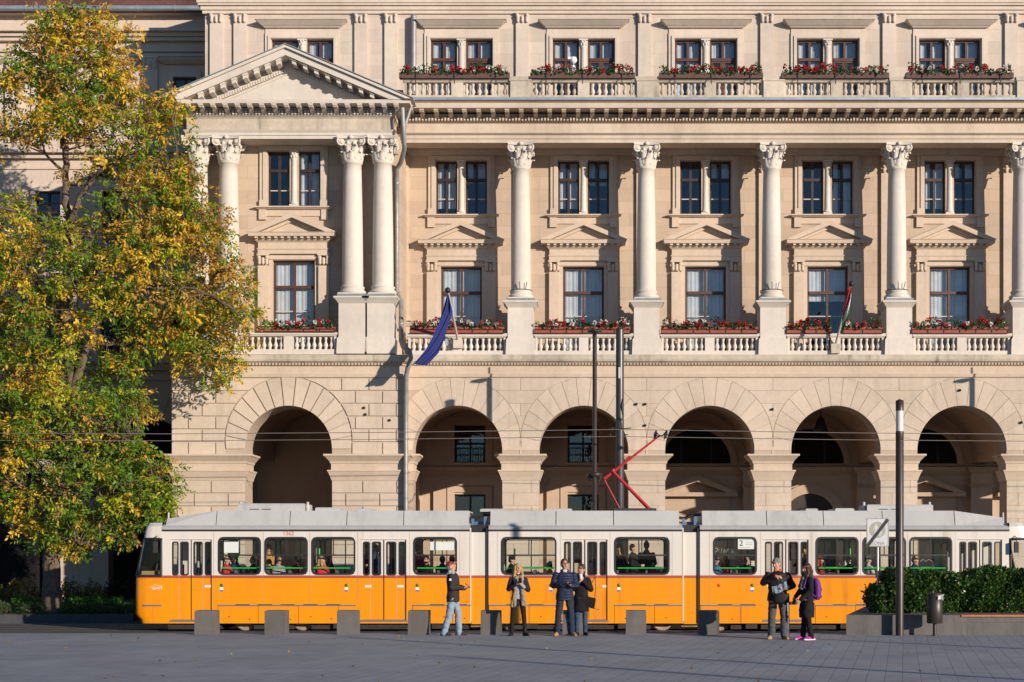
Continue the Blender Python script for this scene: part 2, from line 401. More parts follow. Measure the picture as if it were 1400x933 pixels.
def rows_part(*a): q_ = MB(); rows(q_, *a); part(q_, 'ashlar_brick', 'blocks')
IMP = lambda d, a, c, e, f: [(Z(c,d), .0, Z(c,d)+.10, .05)]
def impost(mb, x0, x1, y0, y1, d):
    q = lambda py: Z(py, d)
    mb.mold(x0, x1, y0, y1, [(q(657),.02,q(653),.05),(q(653),.05,q(645),.13),(q(645),.15,q(643),.15),(q(643),.03,q(634),.03),
                             (q(634),.06,q(631),.08),(q(631),.08,q(624),.24),(q(624),.27,q(621.4),.27)])

# regular arcade
wl = MB()
rowz = [za(517) + (zim - za(517))*i/6 for i in range(6, -1, -1)]
lowz = [za(657) - .455*i for i in range(14, -1, -1)]; lowz = [z for z in lowz if z > ZB] 
XL = -6.16
for k, xc in enumerate(BX):
    xl = XL if k == 0 else xc - BAY/2
    st = MB()
    arch_face(wl, xl, xc+BAY/2, xc, RR, ZB, zc, ztop, A, .9)
    voussoirs(st, xc, RR, zc, .35, R2, A-.018, A+.005, .013)
    part(st, 'arch_stone_ring', 'blocks'); st = MB()
    def hw(z): return RR+.62 if z < zc2 else math.sqrt(max(R2*R2-(z-zc2)**2, 0))
    if k < NB-1:
        rows_part(lambda z: xc+hw(z)+.01, lambda z: xc+BAY-hw(z)-.01, rowz, A-.018, A+.005, .013, .92, xc+BAY/2-.46)
        rows_part(lambda z: xc+RR+.004, lambda z: xc+BAY-RR-.004, lowz, A-.018, A+.005, .013, 1.3, xc+BAY/2-.25)
        im = MB(); impost(im, xc+RR, xc+BAY-RR, A, A+.95, A); part(im, 'impost_moulding', 'trim')
    if k == 0:
        rows_part(lambda z: XL, lambda z: xc-hw(z)-.01, rowz, A-.018, A+.005, .013, .92, XL-.5)
        im = MB(); impost(im, XL, xc-RR, A, A+.95, A); part(im, 'impost_moulding', 'trim')
part(wl, 'arcade_wall', 'joint')
# pavilion front
zcp = Z(614.6, P); RP = 1.535; zip_ = Z(622, P); ztp = Z(517, P); px0, px1 = -14.27, -6.13
wl = MB(); st = MB(); im = MB()
arch_face(wl, px0, px1, XP, RP, ZB, zcp, ztp, P, 1.25)
wl.quad((px1,P,ZB),(px1,W,ZB),(px1,W,ztp),(px1,P,ztp)); wl.quad((px0,P,ZB),(px0,62,ZB),(px0,62,ztp),(px0,P,ztp))
voussoirs(st, XP, RP, zcp, .33, 2.23, P-.045, P+.01, .04); part(st, 'arch_stone_ring', 'blocks'); st = MB()
e2 = zcp+.33
def hwp(z): return 2.23 if z < e2 else math.sqrt(max(2.23**2-(z-e2)**2, 0))
rz = [ztp + (zip_ - ztp)*i/6 for i in range(6, -1, -1)]; lz = [Z(657,P) - .455*i for i in range(14, -1, -1)]
rows_part(lambda z: px0-.03, lambda z: XP-hwp(z)-.03, rz, P-.045, P+.01, .04, .96, px0+.55)
rows_part(lambda z: XP+hwp(z)+.03, lambda z: px1+.03, rz, P-.045, P+.01, .04, .96, px1-.75)
rows_part(lambda z: px0-.03, lambda z: XP-RP-.01, lz, P-.045, P+.01, .04, 1.2, px0+.75)
rows_part(lambda z: XP+RP+.01, lambda z: px1+.03, lz, P-.045, P+.01, .04, 1.2, px1-.85)
for a_, b_ in ((px0, XP-RP), (XP+RP, px1)): im = MB(); impost(im, a_, b_, P, P+1.3, P); part(im, 'impost_moulding', 'trim')
part(wl, 'pavilion_wall', 'joint')

# gallery behind the arcade
gv = MB()
holes = []
WH = .62
for k in range(NB):
    if k in (0, 1): holes += [(BX[k]-WH, BX[k]+WH, Z(634,GB), Z(582,GB)), (BX[k]-WH, BX[k]+WH, Z(770,GB), Z(676,GB))]
gv.holed(px0, XE, ZB, za(500), GB, GB+.4, holes)
bays = [(XP, RP)] + [(x, RR) for x in BX]
for xc, r in bays:
    rv = r + .38; n = 24; y0 = A+.9 if xc != XP else P+1.25
    pts = [(xc + rv*math.cos(math.pi*i/n), zc + rv*math.sin(math.pi*i/n)) for i in range(n+1)]
    for i in range(n):
        (a, c), (e, f) = pts[i], pts[i+1]
        gv.quad((a,y0,c),(a,GB,c),(e,GB,f),(e,y0,f))
for k in range(NB):
    x = CX[k]
    gv.box(x-.3, x+.3, A+.9, GB, zim+.05, zc+1.2)
    gv.box(x-.50, x+.50, A+.9, A+1.45, ZB, zim-.1)
    gv.box(x-.42, x+.42, GB-.45, GB, ZB, Z(645,GB))
    gv.mold(x-.42, x+.42, GB-.45, GB, [(Z(668,GB),.0,Z(664,GB),.12),(Z(648,GB),.02,Z(640,GB),.22)])
gv.box(-6.75, -6.3, P+1.2, GB, ZB, za(500)); gv.box(px0, px0+.4, P+1.2, GB, ZB, za(500))
gv.profx([(GB-.02,Z(650,GB)),(GB-.2,Z(643,GB)),(GB-.22,Z(639,GB)),(GB-.02,Z(637,GB))], -6.3, XE)
for k in (0, 1):
    x = BX[k]
    for zlo, zhi in ((Z(634,GB), Z(578,GB)), (Z(770,GB), Z(674,GB))):
        gv.box(x-WH-.28, x-WH, GB-.07, GB, zlo, zhi+.22); gv.box(x+WH, x+WH+.28, GB-.07, GB, zlo, zhi+.22); gv.box(x-WH, x+WH, GB-.072, GB, zhi+.02, zhi+.22)
    gv.box(x-WH-.45, x+WH+.45, GB-.16, GB, Z(637,GB)+.0, Z(633,GB))
    gv.box(x-1.35, x+1.35, GB-.12, GB, Z(664,GB), Z(655,GB)); gv.box(x-1.45, x-.95, GB-.15, GB, ZB, Z(664,GB)); gv.box(x+.95, x+1.45, GB-.15, GB, ZB, Z(664,GB))
for k in (2, 4, 5):
    x = BX[k]; zb_ = Z(674,GB)
    for sg in (-1, 1):
        gv.prism([(x+sg*1.62,zb_),(x,Z(650.5,GB)),(x,Z(650.5,GB)-.26),(x+sg*1.16,zb_)][::-sg], GB-.5, GB)
    gv.box(x-1.62, x+1.62, GB-.48, GB, zb_-.16, zb_-.002); gv.box(x-1.3, x+1.3, GB-.14, GB, zb_-.75, zb_-.162); gv.box(x-1.3, x-.8, GB-.145, GB, ZB, zb_-.752); gv.box(x+.8, x+1.3, GB-.145, GB, ZB, zb_-.752)
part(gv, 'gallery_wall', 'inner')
for k in (2, 3, 4, 5):                                    # dark fanlights high in the gallery wall
    x = BX[k]; zl = Z(634,GB); n = 20
    m_ = MB(); m_.prism([(x+1.38*math.cos(math.pi*i/n), zl+1.38*math.sin(math.pi*i/n)) for i in range(n+1)], GB-.012, GB-.002, 0, False)
    for a in (60, 120): m_.box(x+.6*(1 if a < 90 else -1)-.03, x+.6*(1 if a < 90 else -1)+.03, GB-.03, GB-.014, zl, zl+1.2, 1)
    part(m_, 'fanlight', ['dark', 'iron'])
    m_ = MB(); ring(m_, [(x+1.62*math.cos(math.pi*i/n), zl+1.62*math.sin(math.pi*i/n)) for i in range(n+1)] + [(x-1.62,zl-.01),(x+1.62,zl-.01)],
        [(x+1.38*math.cos(math.pi*i/n), zl+1.38*math.sin(math.pi*i/n)) for i in range(n+1)] + [(x-1.38,zl-.005),(x+1.38,zl-.005)], GB-.12, GB)
    part(m_, 'fanlight_surround', 'inner')
x = BX[3]; n = 20; zd = Z(662.7,GB)-1.42
m_ = MB(); m_.prism([(x-1.05,ZB)] + [(x+1.05,ZB)] + [(x+1.05*math.cos(math.pi*i/n), zd+1.05*math.sin(math.pi*i/n)) for i in range(n+1)], GB-.05, GB-.01)
part(m_, 'gallery_door', plain('dark_oak_door', (.03,.018,.012), .5, var=.3))
m_ = MB(); ring(m_, [(x+1.42*math.cos(math.pi*i/n), zd+1.42*math.sin(math.pi*i/n)) for i in range(n+1)] + [(x-1.42,ZB),(x+1.42,ZB)],
    [(x+1.05*math.cos(math.pi*i/n), zd+1.05*math.sin(math.pi*i/n)) for i in range(n+1)] + [(x-1.05,ZB),(x+1.05,ZB)], GB-.18, GB)
part(m_, 'door_surround', 'inner')
for k in (0, 1):
    for zlo, zhi, rail in ((Z(634,GB), Z(582,GB), 1), (Z(770,GB), Z(676,GB), 0)):
        x = BX[k]; m_ = MB()
        m_.box(x-WH, x+WH, GB+.2, GB+.26, zhi-.08, zhi)
        for q in (-WH, -.04, WH-.08): m_.box(x+q, x+q+.08, GB+.2, GB+.259, zlo, zhi-.08)
        m_.box(x-WH, x+WH, GB+.19, GB+.2, zlo+(zhi-zlo)*.5, zlo+(zhi-zlo)*.5+.09)
        if rail: m_.prism([(x+WH, zhi-.28), (x+WH, zhi-.081), (x-WH, zhi-.081), (x-WH, zhi-.28), (x-.3, zhi-.12), (x+.3, zhi-.12)], GB+.05, GB+.12)
        f_ = part(m_, 'gallery_window', 'iron')
        q_ = MB(); q_.quad((x-WH,GB+.23,zlo),(x+WH,GB+.23,zlo),(x+WH,GB+.23,zhi),(x-WH,GB+.23,zhi)); q_.build('pane', 'glass', f_)
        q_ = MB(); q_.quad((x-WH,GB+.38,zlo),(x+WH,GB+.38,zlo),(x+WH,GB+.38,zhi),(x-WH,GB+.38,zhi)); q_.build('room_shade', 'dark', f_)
        if rail:
            q_ = MB()
            for j in range(13): q_.box(x-WH+j*WH/6-.01, x-WH+j*WH/6+.01, GB-.05, GB-.03, zlo, zlo+.62)
            for z_ in (.05, .35, .62): q_.box(x-WH, x+WH, GB-.055, GB-.025, zlo+z_, zlo+z_+.025)
            q_.build('railing', 'iron', f_)

# balcony ledge and string course over the arcade
def ledge(mb, x0, x1, y0, y1, d):
    q = lambda py: Z(py, d)
    mb.mold(x0, x1, y0, y1, [(q(517.5),.0,q(516),.05),(q(516),.07,q(511.5),.09),(q(511.5),.01,q(501),.01),(q(501),.02,q(499.6),.05)], 0)
    mb.mold(x0, x1, y0, y1, [(q(497),.12,q(495),.2),(q(495),.22,q(493.2),.24),(q(493.2),.25,q(487.4),.28),(q(487.4),.28,q(486.2),.24)], 1)
    n = int((x1-x0)/.115)
    mb.mold(x0, x1, y0, y1, [(q(499.6),.06,q(497),.06)], 0)
    for i in range(n):
        x = x0 + (i+.5)*(x1-x0)/n; mb.box(x-.034, x+.034, y0-.125, y0-.06, q(499.4), q(497.1), 0)
lb = MB(); ledge(lb, px1+.02, XE, A, GB, A); part(lb, 'balcony_ledge', ['trim', 'oldstone'])
lb = MB(); ledge(lb, px0, px1, P, W, P-.05); part(lb, 'balcony_ledge', ['trim', 'oldstone'])
ZD = za(486.5); ZDP = Z(485, P)

# upper walls with openings
DW = .76; DT = Z(365, W); MZ0, MZ1 = Z(294.5, W), Z(220, W); PXS = (.155, .94)
ZE = Z(195.5, 54.92); ZDK = Z(134, 54.3); AZ1 = Z(54, W); AXS = (.16, 1.14); AZ0 = ZDK + .25
def pair(x, s, a, b): return [(x-s[1], x-s[0], a, b), (x+s[0], x+s[1], a, b)]
up = MB(); hs = []
for x in BX: hs += [(x-DW, x+DW, ZD, DT)] + pair(x, PXS, MZ0, MZ1)
up.holed(-6.4, XE, ZD, ZE+.5, W, W+.35, hs)
part(up, 'facade_wall', 'ashlar')
up = MB(); hs = []
for x in BX + [XP]: hs += pair(x, AXS, AZ0, AZ1)
up.holed(-13.8, XE, ZDK-.6, Z(-30,W), W, W+.35, hs)
up.box(-13.8, -13.45, W+.35, 62, ZDK-2, Z(-30,W))
part(up, 'attic_wall', 'attic')
up = MB(); dz = -.08
up.holed(px0+.3, px1-.2, ZDP, ZE+.3, PW, PW+.3, [(XP-DW, XP+DW, ZDP, DT+dz)] + pair(XP, PXS, MZ0+dz, MZ1+dz))
up.box(px1-.5, px1-.2, PW+.3, W+.1, ZDP, ZE+2); up.box(px0+.3, px0+.6, PW+.3, 62, ZDP, ZE+.4)
part(up, 'portico_wall', 'ashlar')

# windows: one of each kind, then copies
def sash(mb, xa, xb, z0, z1, trans, bar, y, mid=True, fw=.065, leafy=0):
    mb.box(xa, xb, y, y+.07, z1-fw, z1); mb.box(xa, xb, y, y+.07, z0, z0+fw)
    mb.box(xa, xa+fw, y+.001, y+.069, z0+fw, z1-fw); mb.box(xb-fw, xb, y+.001, y+.069, z0+fw, z1-fw)
    xm = (xa+xb)/2
    mb.box(xa+fw, xb-fw, y-.03, y+.06, trans-.055, trans+.055)
    mb.box(xm-.045, xm+.045, y-.012, y+.058, z0+fw, trans-.056); mb.box(xm-.045, xm+.045, y-.012, y+.058, trans+.056, z1-fw)
    if leafy:
        for a, b_ in ((xa+fw, xm-.046), (xm+.046, xb-fw)):
            for c in ((a, a+.05), (b_-.05, b_)): mb.box(c[0], c[1], y-.01, y+.05, z0+fw, trans-.057)
            mb.box(a, b_, y-.008, y+.05, trans-.12, trans-.058)
    if bar is not None:
        mb.box(xa+fw, xm-.046, y+.005, y+.045, bar-.018, bar+.018, 1); mb.box(xm+.046, xb-fw, y+.005, y+.045, bar-.018, bar+.018, 1)
M['palebar'] = plain('pale_glazing_bar', (.45, .42, .38), .6)
def curtain(xa, xb, z0, z1, y, gap, rs):
    mb = MB()
    for a, b_ in ((xa, (xa+xb)/2-gap), ((xa+xb)/2+gap*.4, xb)):
        n = max(int((b_-a)/.022), 8); ph = rs.rand()*6
        xs = np.linspace(a, b_, n+1); ys = y + .010*np.sin(xs*44+ph) + .012*np.sin(xs*17+ph*2)
        v = [(x_, y_, z0) for x_, y_ in zip(xs, ys)] + [(x_, y_, z1) for x_, y_ in zip(xs, ys)]
        mb.add(v, [(i, i+1, n+2+i, n+1+i) for i in range(n)], 0, True)
    return mb
def glaze(root, xa, xb, z0, z1, y, seed, gap=.05, curt=1.0):
    rs = np.random.RandomState(seed)
    curt *= CV.get(seed, 1.0)
    q = MB(); q.quad((xa,y+.03,z0),(xb,y+.03,z0),(xb,y+.03,z1),(xa,y+.03,z1)); q.build('pane', 'glass', root)
    if curt: curtain(xa, xb, z0 + (z1-z0)*(1-curt), z1, y+.17, gap, rs).build('curtain', 'curtain', root)
CV = {4: .45, 30: 0, 32: .4, 60: 0, 62: 1.1, 81: .5, 92: .6, 71: .35, 58: 0}
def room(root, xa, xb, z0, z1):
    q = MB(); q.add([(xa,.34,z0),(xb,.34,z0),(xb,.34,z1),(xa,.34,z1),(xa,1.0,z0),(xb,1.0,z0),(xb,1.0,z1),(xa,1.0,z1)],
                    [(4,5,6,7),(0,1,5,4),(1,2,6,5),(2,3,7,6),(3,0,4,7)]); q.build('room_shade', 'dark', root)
def colonnette(root, z0, z1, r=.11):
    q = MB(); h = z1-z0
    q.box(-.16, .16, -.07, .12, 0, .1); q.lathe(0, .03, [(.145,.1),(.15,.15),(.12,.19),(r,.24),(r*.88,h-.34),(r*.98,h-.32),(r*.95,h-.3),(.12,h-.2),(.14,h-.08)], 14)
    for k in range(8):
        a = math.pi*k/4; q.ell((.12*math.cos(a), .03+.12*math.sin(a), h-.2), (.035,.035,.06), 6, 5); q.ell((.13*math.cos(a+.4), .03+.13*math.sin(a+.4), h-.1), (.035,.035,.05), 6, 5)
    q.box(-.17, .17, -.1, .16, h-.06, h)
    return q.build('colonnette', 'stone', root, (0,0,z0))
def frame_ring(mb, x0, x1, z0, z1, wid, y0, y1, three=True):
    mb.box(x0-wid, x0, y0, y1, z0, z1+wid); mb.box(x1, x1+wid, y0, y1, z0, z1+wid); mb.box(x0, x1, y0+.001, y1, z1, z1+wid)

def make_mezz(seed):
    f = MB()
    for sg in (-1, 1):
        a, b_ = sorted((sg*PXS[0], sg*PXS[1])); sash(f, a, b_, MZ0, MZ1, MZ0+(MZ1-MZ0)*.66, MZ0+(MZ1-MZ0)*.31, .14)
    root = f.build('window', ['darkwood', 'palebar'], palace)
    for sg in (-1, 1):
        a, b_ = sorted((sg*PXS[0], sg*PXS[1])); glaze(root, a, b_, MZ0, MZ1, .14, seed+sg, .12, .85); 
    room(root, -1.0, 1.0, MZ0-.02, MZ1+.02)
    colonnette(root, MZ0, MZ1)
    s = MB(); frame_ring(s, -.95, .95, MZ0, MZ1, .27, -.08, .02); frame_ring(s, -.97, .97, MZ0+.002, MZ1+.02, .13, -.12, -.079)
    s.box(-.15, .15, .125, .3, MZ0+.01, MZ1)
    zs = Z(298, W); s.mold(-1.28, 1.28, -.1, .0, [(zs,.02,zs+.05,.1),(zs+.05,.12,MZ0,.12)])
    s.box(-1.25, 1.25, -.05, 0, Z(311,W)+.12, zs)
    for sg in (-1, 1): s.box(sg*1.12-.13, sg*1.12+.13, -.10, 0, Z(311.5,W), zs-.001)
    for sg in (-1, 1):
        for zz in (MZ0+.01,): s.box(sg*1.09-.14, sg*1.09+.14, -.13, -.081, zz, zz+.22)
    s.build('window_surround', 'trim', root)
    return root
def cap_block(mb, x, z0, z1, w, y):
    h = z1-z0; mb.box(x-w*.5-.02, x+w*.5+.02, y-.05, y+.05, z1-.06, z1)
    for i in (-1, 1):
        mb.ell((x+i*w*.36, y-.03, z1-.13), (.075,.06,.075), 8, 6)
    for j, zz in ((0, .22), (1, .45)):
        for i in range(3): mb.ell((x+(i-1)*w*.33, y-.02, z0+h*(zz+.05)), (.065,.055,.09), 8, 6)
def make_door(seed):
    f = MB(); tz = Z(400, W); sash(f, -DW, DW, ZD, DT, tz, Z(432,W), .14, fw=.08)
    root = f.build('balcony_window', ['brownwood', 'palebar'], palace)
    glaze(root, -DW, DW, ZD, DT, .14, seed, .05, 1.0); room(root, -.8, .8, ZD-.02, DT+.02)
    s = MB(); q = lambda py: Z(py, W)
    for sg in (-1, 1):
        a, b_ = sorted((sg*.90, sg*1.27)); s.box(a, b_, -.16, 0, ZD, q(373)); s.box(a-.03, b_+.03, -.19, 0, ZD, ZD+.35)
        cap_block(s, sg*1.085, q(373), q(357.5), .4, -.14)
        a, b_ = sorted((sg*DW, sg*.90)); s.box(a, b_, -.06, 0, ZD, q(360))
    s.box(-.90, .90, -.061, 0, DT, q(357.5)); s.box(-.88, .88, -.1, -.062, DT+.02, q(361))
    s.mold(-1.27, 1.27, -.18, 0, [(q(357.5),.0,q(352),.0),(q(352),.02,q(350.5),.03),(q(350.5),-.01,q(342),-.01),(q(342),.02,q(340.5),.05)])
    s.mold(-1.27, 1.27, -.18, 0, [(q(340.5),.08,q(337.3),.1),(q(336),.28,q(332),.30),(q(332),.30,q(330.8),.33)])
    nd = 12
    for i in range(nd):
        x = -1.4+2.8*(i+.5)/nd; s.box(x-.05, x+.05, -.42, -.2, q(338.6), q(335.9))
    s.box(-1.4, 1.4, -.30, 0, q(337.4), q(335.8))
    zb_ = q(330.8); ap = q(305.5); hwid = 1.6
    s.prism([(-1.25,zb_),(1.25,zb_),(0,ap-.16)], -.2, 0)
    for sg in (-1, 1):
        t = .17
        s.prism([(sg*hwid,zb_),(0,ap),(0,ap-t),(sg*(hwid-t*hwid/(ap-zb_)),zb_)][::-sg], -.50, 0)
        t2 = .27; k = hwid/(ap-zb_)
        s.prism([(sg*(hwid-t*k),zb_),(0,ap-t),(0,ap-t2),(sg*(hwid-t2*k),zb_)][::-sg], -.3, 0)
        for i in range(5):
            u = .16+.72*i/4.6; xx = sg*hwid*(1-u)*.86; zz = zb_+(ap-zb_)*u*.9-.05; s.box(xx-.05, xx+.05, -.42, -.3, zz-.02, zz+.08)
    s.build('window_pediment', 'trim', root)
    return root
def make_attic(seed):
    f = MB()
    for sg in (-1, 1):
        a, b_ = sorted((sg*AXS[0], sg*AXS[1])); sash(f, a, b_, AZ0, AZ1, Z(80.5,W), None, .14, fw=.08, leafy=(sg > 0))
    root = f.build('attic_window', ['brownwood', 'palebar'], palace)
    for sg in (-1, 1):
        a, b_ = sorted((sg*AXS[0], sg*AXS[1])); glaze(root, a, b_, AZ0, AZ1, .14, seed+sg, .14, 1.0)
    room(root, -1.2, 1.2, AZ0-.02, AZ1+.02); colonnette(root, AZ0, AZ1, .125)
    s = MB(); frame_ring(s, -1.15, 1.15, AZ0, AZ1, .22, -.06, .01); frame_ring(s, -1.17, 1.17, AZ0, AZ1+.02, .09, -.10, -.059)
    s.box(-.15, .15, .125, .3, AZ0, AZ1)
    q = lambda py: Z(py, W)
    s.box(-1.36, 1.36, -.04, 0, q(46), q(39.5)); s.mold(-1.36, 1.36, -.1, 0, [(q(39.5),.03,q(37.5),.08),(q(37.5),.1,q(31.5),.3),(q(31.5),.32,q(30),.32)])
    s.build('window_hood', 'attictrim', root); return root
def place(root, x, y, z=0, first=False, curtain_mat=None):
    o = root if first else copy_tree(root, palace)
    o.location = Vector((x, y, z)) - PL; return o
mz = [make_mezz(3), make_mezz(31), make_mezz(61), make_mezz(80)]; dr = [make_door(5), make_door(57), make_door(71)]; at = [make_attic(9), make_attic(93), make_attic(120)]
used = set()
def use(lst, i, x, y, z=0):
    r = lst[i]; f = id(r) not in used; used.add(id(r)); return place(r, x, y, z, f)
for k, x in enumerate(BX):
    use(mz, (0,3,1,2,0,3)[k], x, W); use(dr, (0,0,1,2,1,0)[k], x, W); use(at, (0,1,2,0,1,2)[k], x, W)
use(mz, 2, XP, PW, dz); use(dr, 0, XP, PW, dz); use(at, 1, XP, W)

# columns with capitals on pedestals
def capital_mb(h=.86, r0=.30):
    c = MB()
    c.lathe(0, 0, [(r0+.02,-.03),(r0+.045,0),(r0+.02,.04),(r0,.06),(r0,.4),(r0+.05,.58),(r0+.12,.72)], 20)
    def leafs(n, off, z0, ht, wd, lean):
        for k in range(n):
            a = 2*math.pi*(k+off)/n; er = Vector((math.cos(a), math.sin(a), 0)); et = Vector((-math.sin(a), math.cos(a), 0))
            prof = [(r0+.01,0,1),(r0+.03,.35,1.05),(r0+.05,.7,.95),(r0+.09+lean,.93,.75),(r0+.16+lean,.98,.5),(r0+.17+lean,.86,.25)]
            v = []
            for rr, u, ww in prof:
                for q, dd in ((-1, -.02), (-.5, .02), (0, .035), (.5, .02), (1, -.02)): v.append(er*(rr+dd) + et*(q*wd*ww/2) + Vector((0,0,z0+ht*u)))
            f = [(i*5+j, i*5+j+1, i*5+j+6, i*5+j+5) for i in range(5) for j in range(4)]
            c.add(v, f, 0, True)
    leafs(8, 0, .02, .30, .22, 0); leafs(8, .5, .10, .46, .22, .02)
    for sx in (-1, 1):
        for sy in (-1, 1):
            ctr = Vector((sx*.33, sy*.33, .66)); ax = Vector((sx*.55, -sy*1.0, 0)).normalized(); rad = Vector((sx*1.0, sy*.55, 0)).normalized()
            pts = []; rr = []
            for i in range(30):
                t = i/29; a = t*2*math.pi*1.9; q = .135*(1-t)+.02
                pts.append(ctr + rad*(q*math.sin(a)) + Vector((0,0,q*math.cos(a))) + Vector((0, sy*.05*t, 0))); rr.append(.04*(1-.4*t))
            c.tube(pts, rr, 6)
            c.ell(ctr, (.10,.10,.10), 8, 6)
    for sx, sy in ((0,-1),(0,1),(1,0),(-1,0)):
        c.ell((sx*.40, sy*.40, .80), (.085,.085,.075), 8, 6); c.ell((sx*.37-sy*.1, sy*.37+sx*.1, .6), (.06,.06,.08), 7, 5); c.ell((sx*.37+sy*.1, sy*.37-sx*.1, .6), (.06,.06,.08), 7, 5)
    n = 8; pts = []
    for (ax_, ay), (bx_, by) in (((-1,-1),(1,-1)),((1,-1),(1,1)),((1,1),(-1,1)),((-1,1),(-1,-1))):
        for i in range(n):
            t = i/n; p = Vector((ax_,ay,0)).lerp(Vector((bx_,by,0)), t)*.45; inn = .07*math.sin(math.pi*t); m_ = Vector((ax_+bx_, ay+by, 0)).normalized()
            pts.append(p - m_*inn)
    N = len(pts)
    c.add([(p.x,p.y,.76) for p in pts] + [(p.x*1.04,p.y*1.04,h) for p in pts], [(i,(i+1)%N,(i+1)%N+N,i+N) for i in range(N)] + [tuple(range(N-1,-1,-1)), tuple(range(N,2*N))])
    return c
HC = ZE - Z(411, 55.2)                               # column height
def column_mb():
    c = MB(); hs_ = HC-.86
    c.box(-.44, .44, -.44, .44, 0, .05)
    prof = [(.43,.05),(.455,.09),(.455,.13),(.43,.17),(.385,.19),(.37,.23),(.395,.26),(.405,.29),(.39,.32),(.36,.34),(.352,.38)]
    for i in range(1, 13):
        u = i/12; prof.append((.352-.058*u**1.7, .38+(hs_-.45)*u))
    prof += [(.32, hs_-.06), (.325, hs_-.03), (.30, hs_)]
    c.lathe(0, 0, prof, 32); return c
col0 = None
def pedestal_mb(w, d_front, depth, zt, zb, both=None):
    p = MB(); hw_ = w/2
    p.mold(-hw_, hw_, 0, depth, [(zb,.07,zb+.06,.07),(zb+.06,.07,zb+.55,.05),(zb+.55,.05,zb+.6,.01)])
    p.mold(-hw_, hw_, 0, depth, [(zb+.6,.0,zt-.32,.0),(zt-.32,.02,zt-.29,.04),(zt-.29,.03,zt-.16,.14),(zt-.16,.16,zt-.10,.16)])
    p.mold(-hw_, hw_, 0, depth, [(zt-.10,.06,zt,.04)], 1)
    return p
ped_mesh = pedestal_mb(.92, 0, 1.0, 0, ZD+.02 - Z(411,55.2))
cols = []
def add_column(x, y, zb, sx=1.0, sz=1.0, ped=True, spikes=False):
    global col0
    if col0 is None:
        col0 = column_mb().build('column', 'stone', palace); capital_mb().build('capital', 'stone', col0, (0,0,HC-.86)); o = col0
    else: o = copy_tree(col0, palace)
    o.location = Vector((x, y, zb)) - PL; o.scale = (sx, sx, sz)
    cols.append(o); return o
for k, x in enumerate(CX): add_column(x, 55.2, Z(411, 55.2))
pd0 = None
for x in CX:
    o = ped_mesh.build('pedestal', ['stone', 'lead'], palace) if pd0 is None else copy_tree(pd0, palace); pd0 = pd0 or o
    o.location = Vector((x, A-.08, Z(411,55.2))) - PL
for k in (0, 2, 3):
    q = MB(); q.tube([(.41*math.cos(t), .41*math.sin(t), .34) for t in np.linspace(0, 2*math.pi, 25)], .012, 6)
    for a in (-122, -94, -66): q.tube([(.42*math.cos(R(a)), .42*math.sin(R(a)), .34), (.56*math.cos(R(a)), .46*math.sin(R(a)), .60)], .014, 5)
    part(q, 'bird_spike', 'iron', (CX[k], 55.2, Z(411,55.2)))
zpb = Z(405, 54.3); zpt = Z(190, 54.3)
for dx in (-3.28, -2.2, 2.2, 3.28): add_column(XP+dx, 54.3, zpb, 1.06, (zpt-zpb)/HC)
for sg in (-1, 1):
    for dx in (-.50, .50):
        p = pedestal_mb(.93, 0, 1.1, 0, ZDP+.02-zpb); part(p, 'pedestal', ['stone', 'lead'], (XP+sg*2.74+dx, P-.06, zpb))
# wall pilasters behind the columns, attic pilasters
def pil_caps(q, xs, w, y, zt, hh):
    for x in xs:
        cap_block(q, x, zt-hh, zt, w, y)
for x in CX + [-6.55]:
    q = MB(); q.box(x-.30, x+.30, W-.12, W, ZD, ZE-.02); q.box(x-.38, x+.38, W-.17, W, ZD, ZD+1.3); q.mold(x-.3, x+.3, W-.12, W, [(ZD+1.3,.1,ZD+1.4,.16),(ZD+1.5,.1,ZD+1.7,.04)]); pil_caps(q, [x], .62, W-.14, ZE-.02, .8); part(q, 'wall_pilaster', 'trim')
zat = Z(18.5, W); axs = CX + [X(291,W)+.15, X(329,W), X(494,W), X(535,W)]
for x in axs: q = MB(); q.box(x-.24, x+.24, W-.10, W, ZDK, zat); pil_caps(q, [x], .5, W-.12, zat, .42); part(q, 'attic_pilaster', 'attictrim')

# main entablature, cornice with modillions and dentils
def zz(py, y): return Z(py, y)
q = MB(); x0, x1 = -6.3, XE
def band(mb, ya, yb, p0, p1, mi=0, xa=None, xb=None):
    mb.box(xa if xa is not None else x0, xb if xb is not None else x1, ya, yb, Z(p0, ya), Z(p1, ya), mi)
band(q, 54.90, 55.6, 195.5, 189.8); band(q, 54.865, 55.6, 189.8, 184.6); q.profx([(54.83,Z(184.6,54.85)),(54.76,Z(182.3,54.8)),(55.6,Z(182.3,54.8)),(55.6,Z(184.6,54.85))], x0, x1)
band(q, 54.90, 55.6, 182.3, 168.5); q.profx([(54.88,Z(168.5,54.88)),(54.78,Z(166,54.8)),(55.6,Z(166,54.8)),(55.6,Z(168.5,54.88))], x0, x1)
band(q, 54.80, 56.6, 166, 157.5); 
n = int((x1-x0)/.115)
for i in range(n):
    x = x0+(i+.5)*(x1-x0)/n; q.box(x-.032, x+.032, 54.70, 54.80, Z(165,54.7), Z(160,54.7))
q.profx([(54.78,Z(159.6,54.75)),(54.66,Z(157.2,54.7)),(56.6,Z(157.2,54.7)),(56.6,Z(159.6,54.75))], x0, x1)
band(q, 54.92, 56.6, 157.2, 147.8)
part(q, 'entablature', 'stucco')
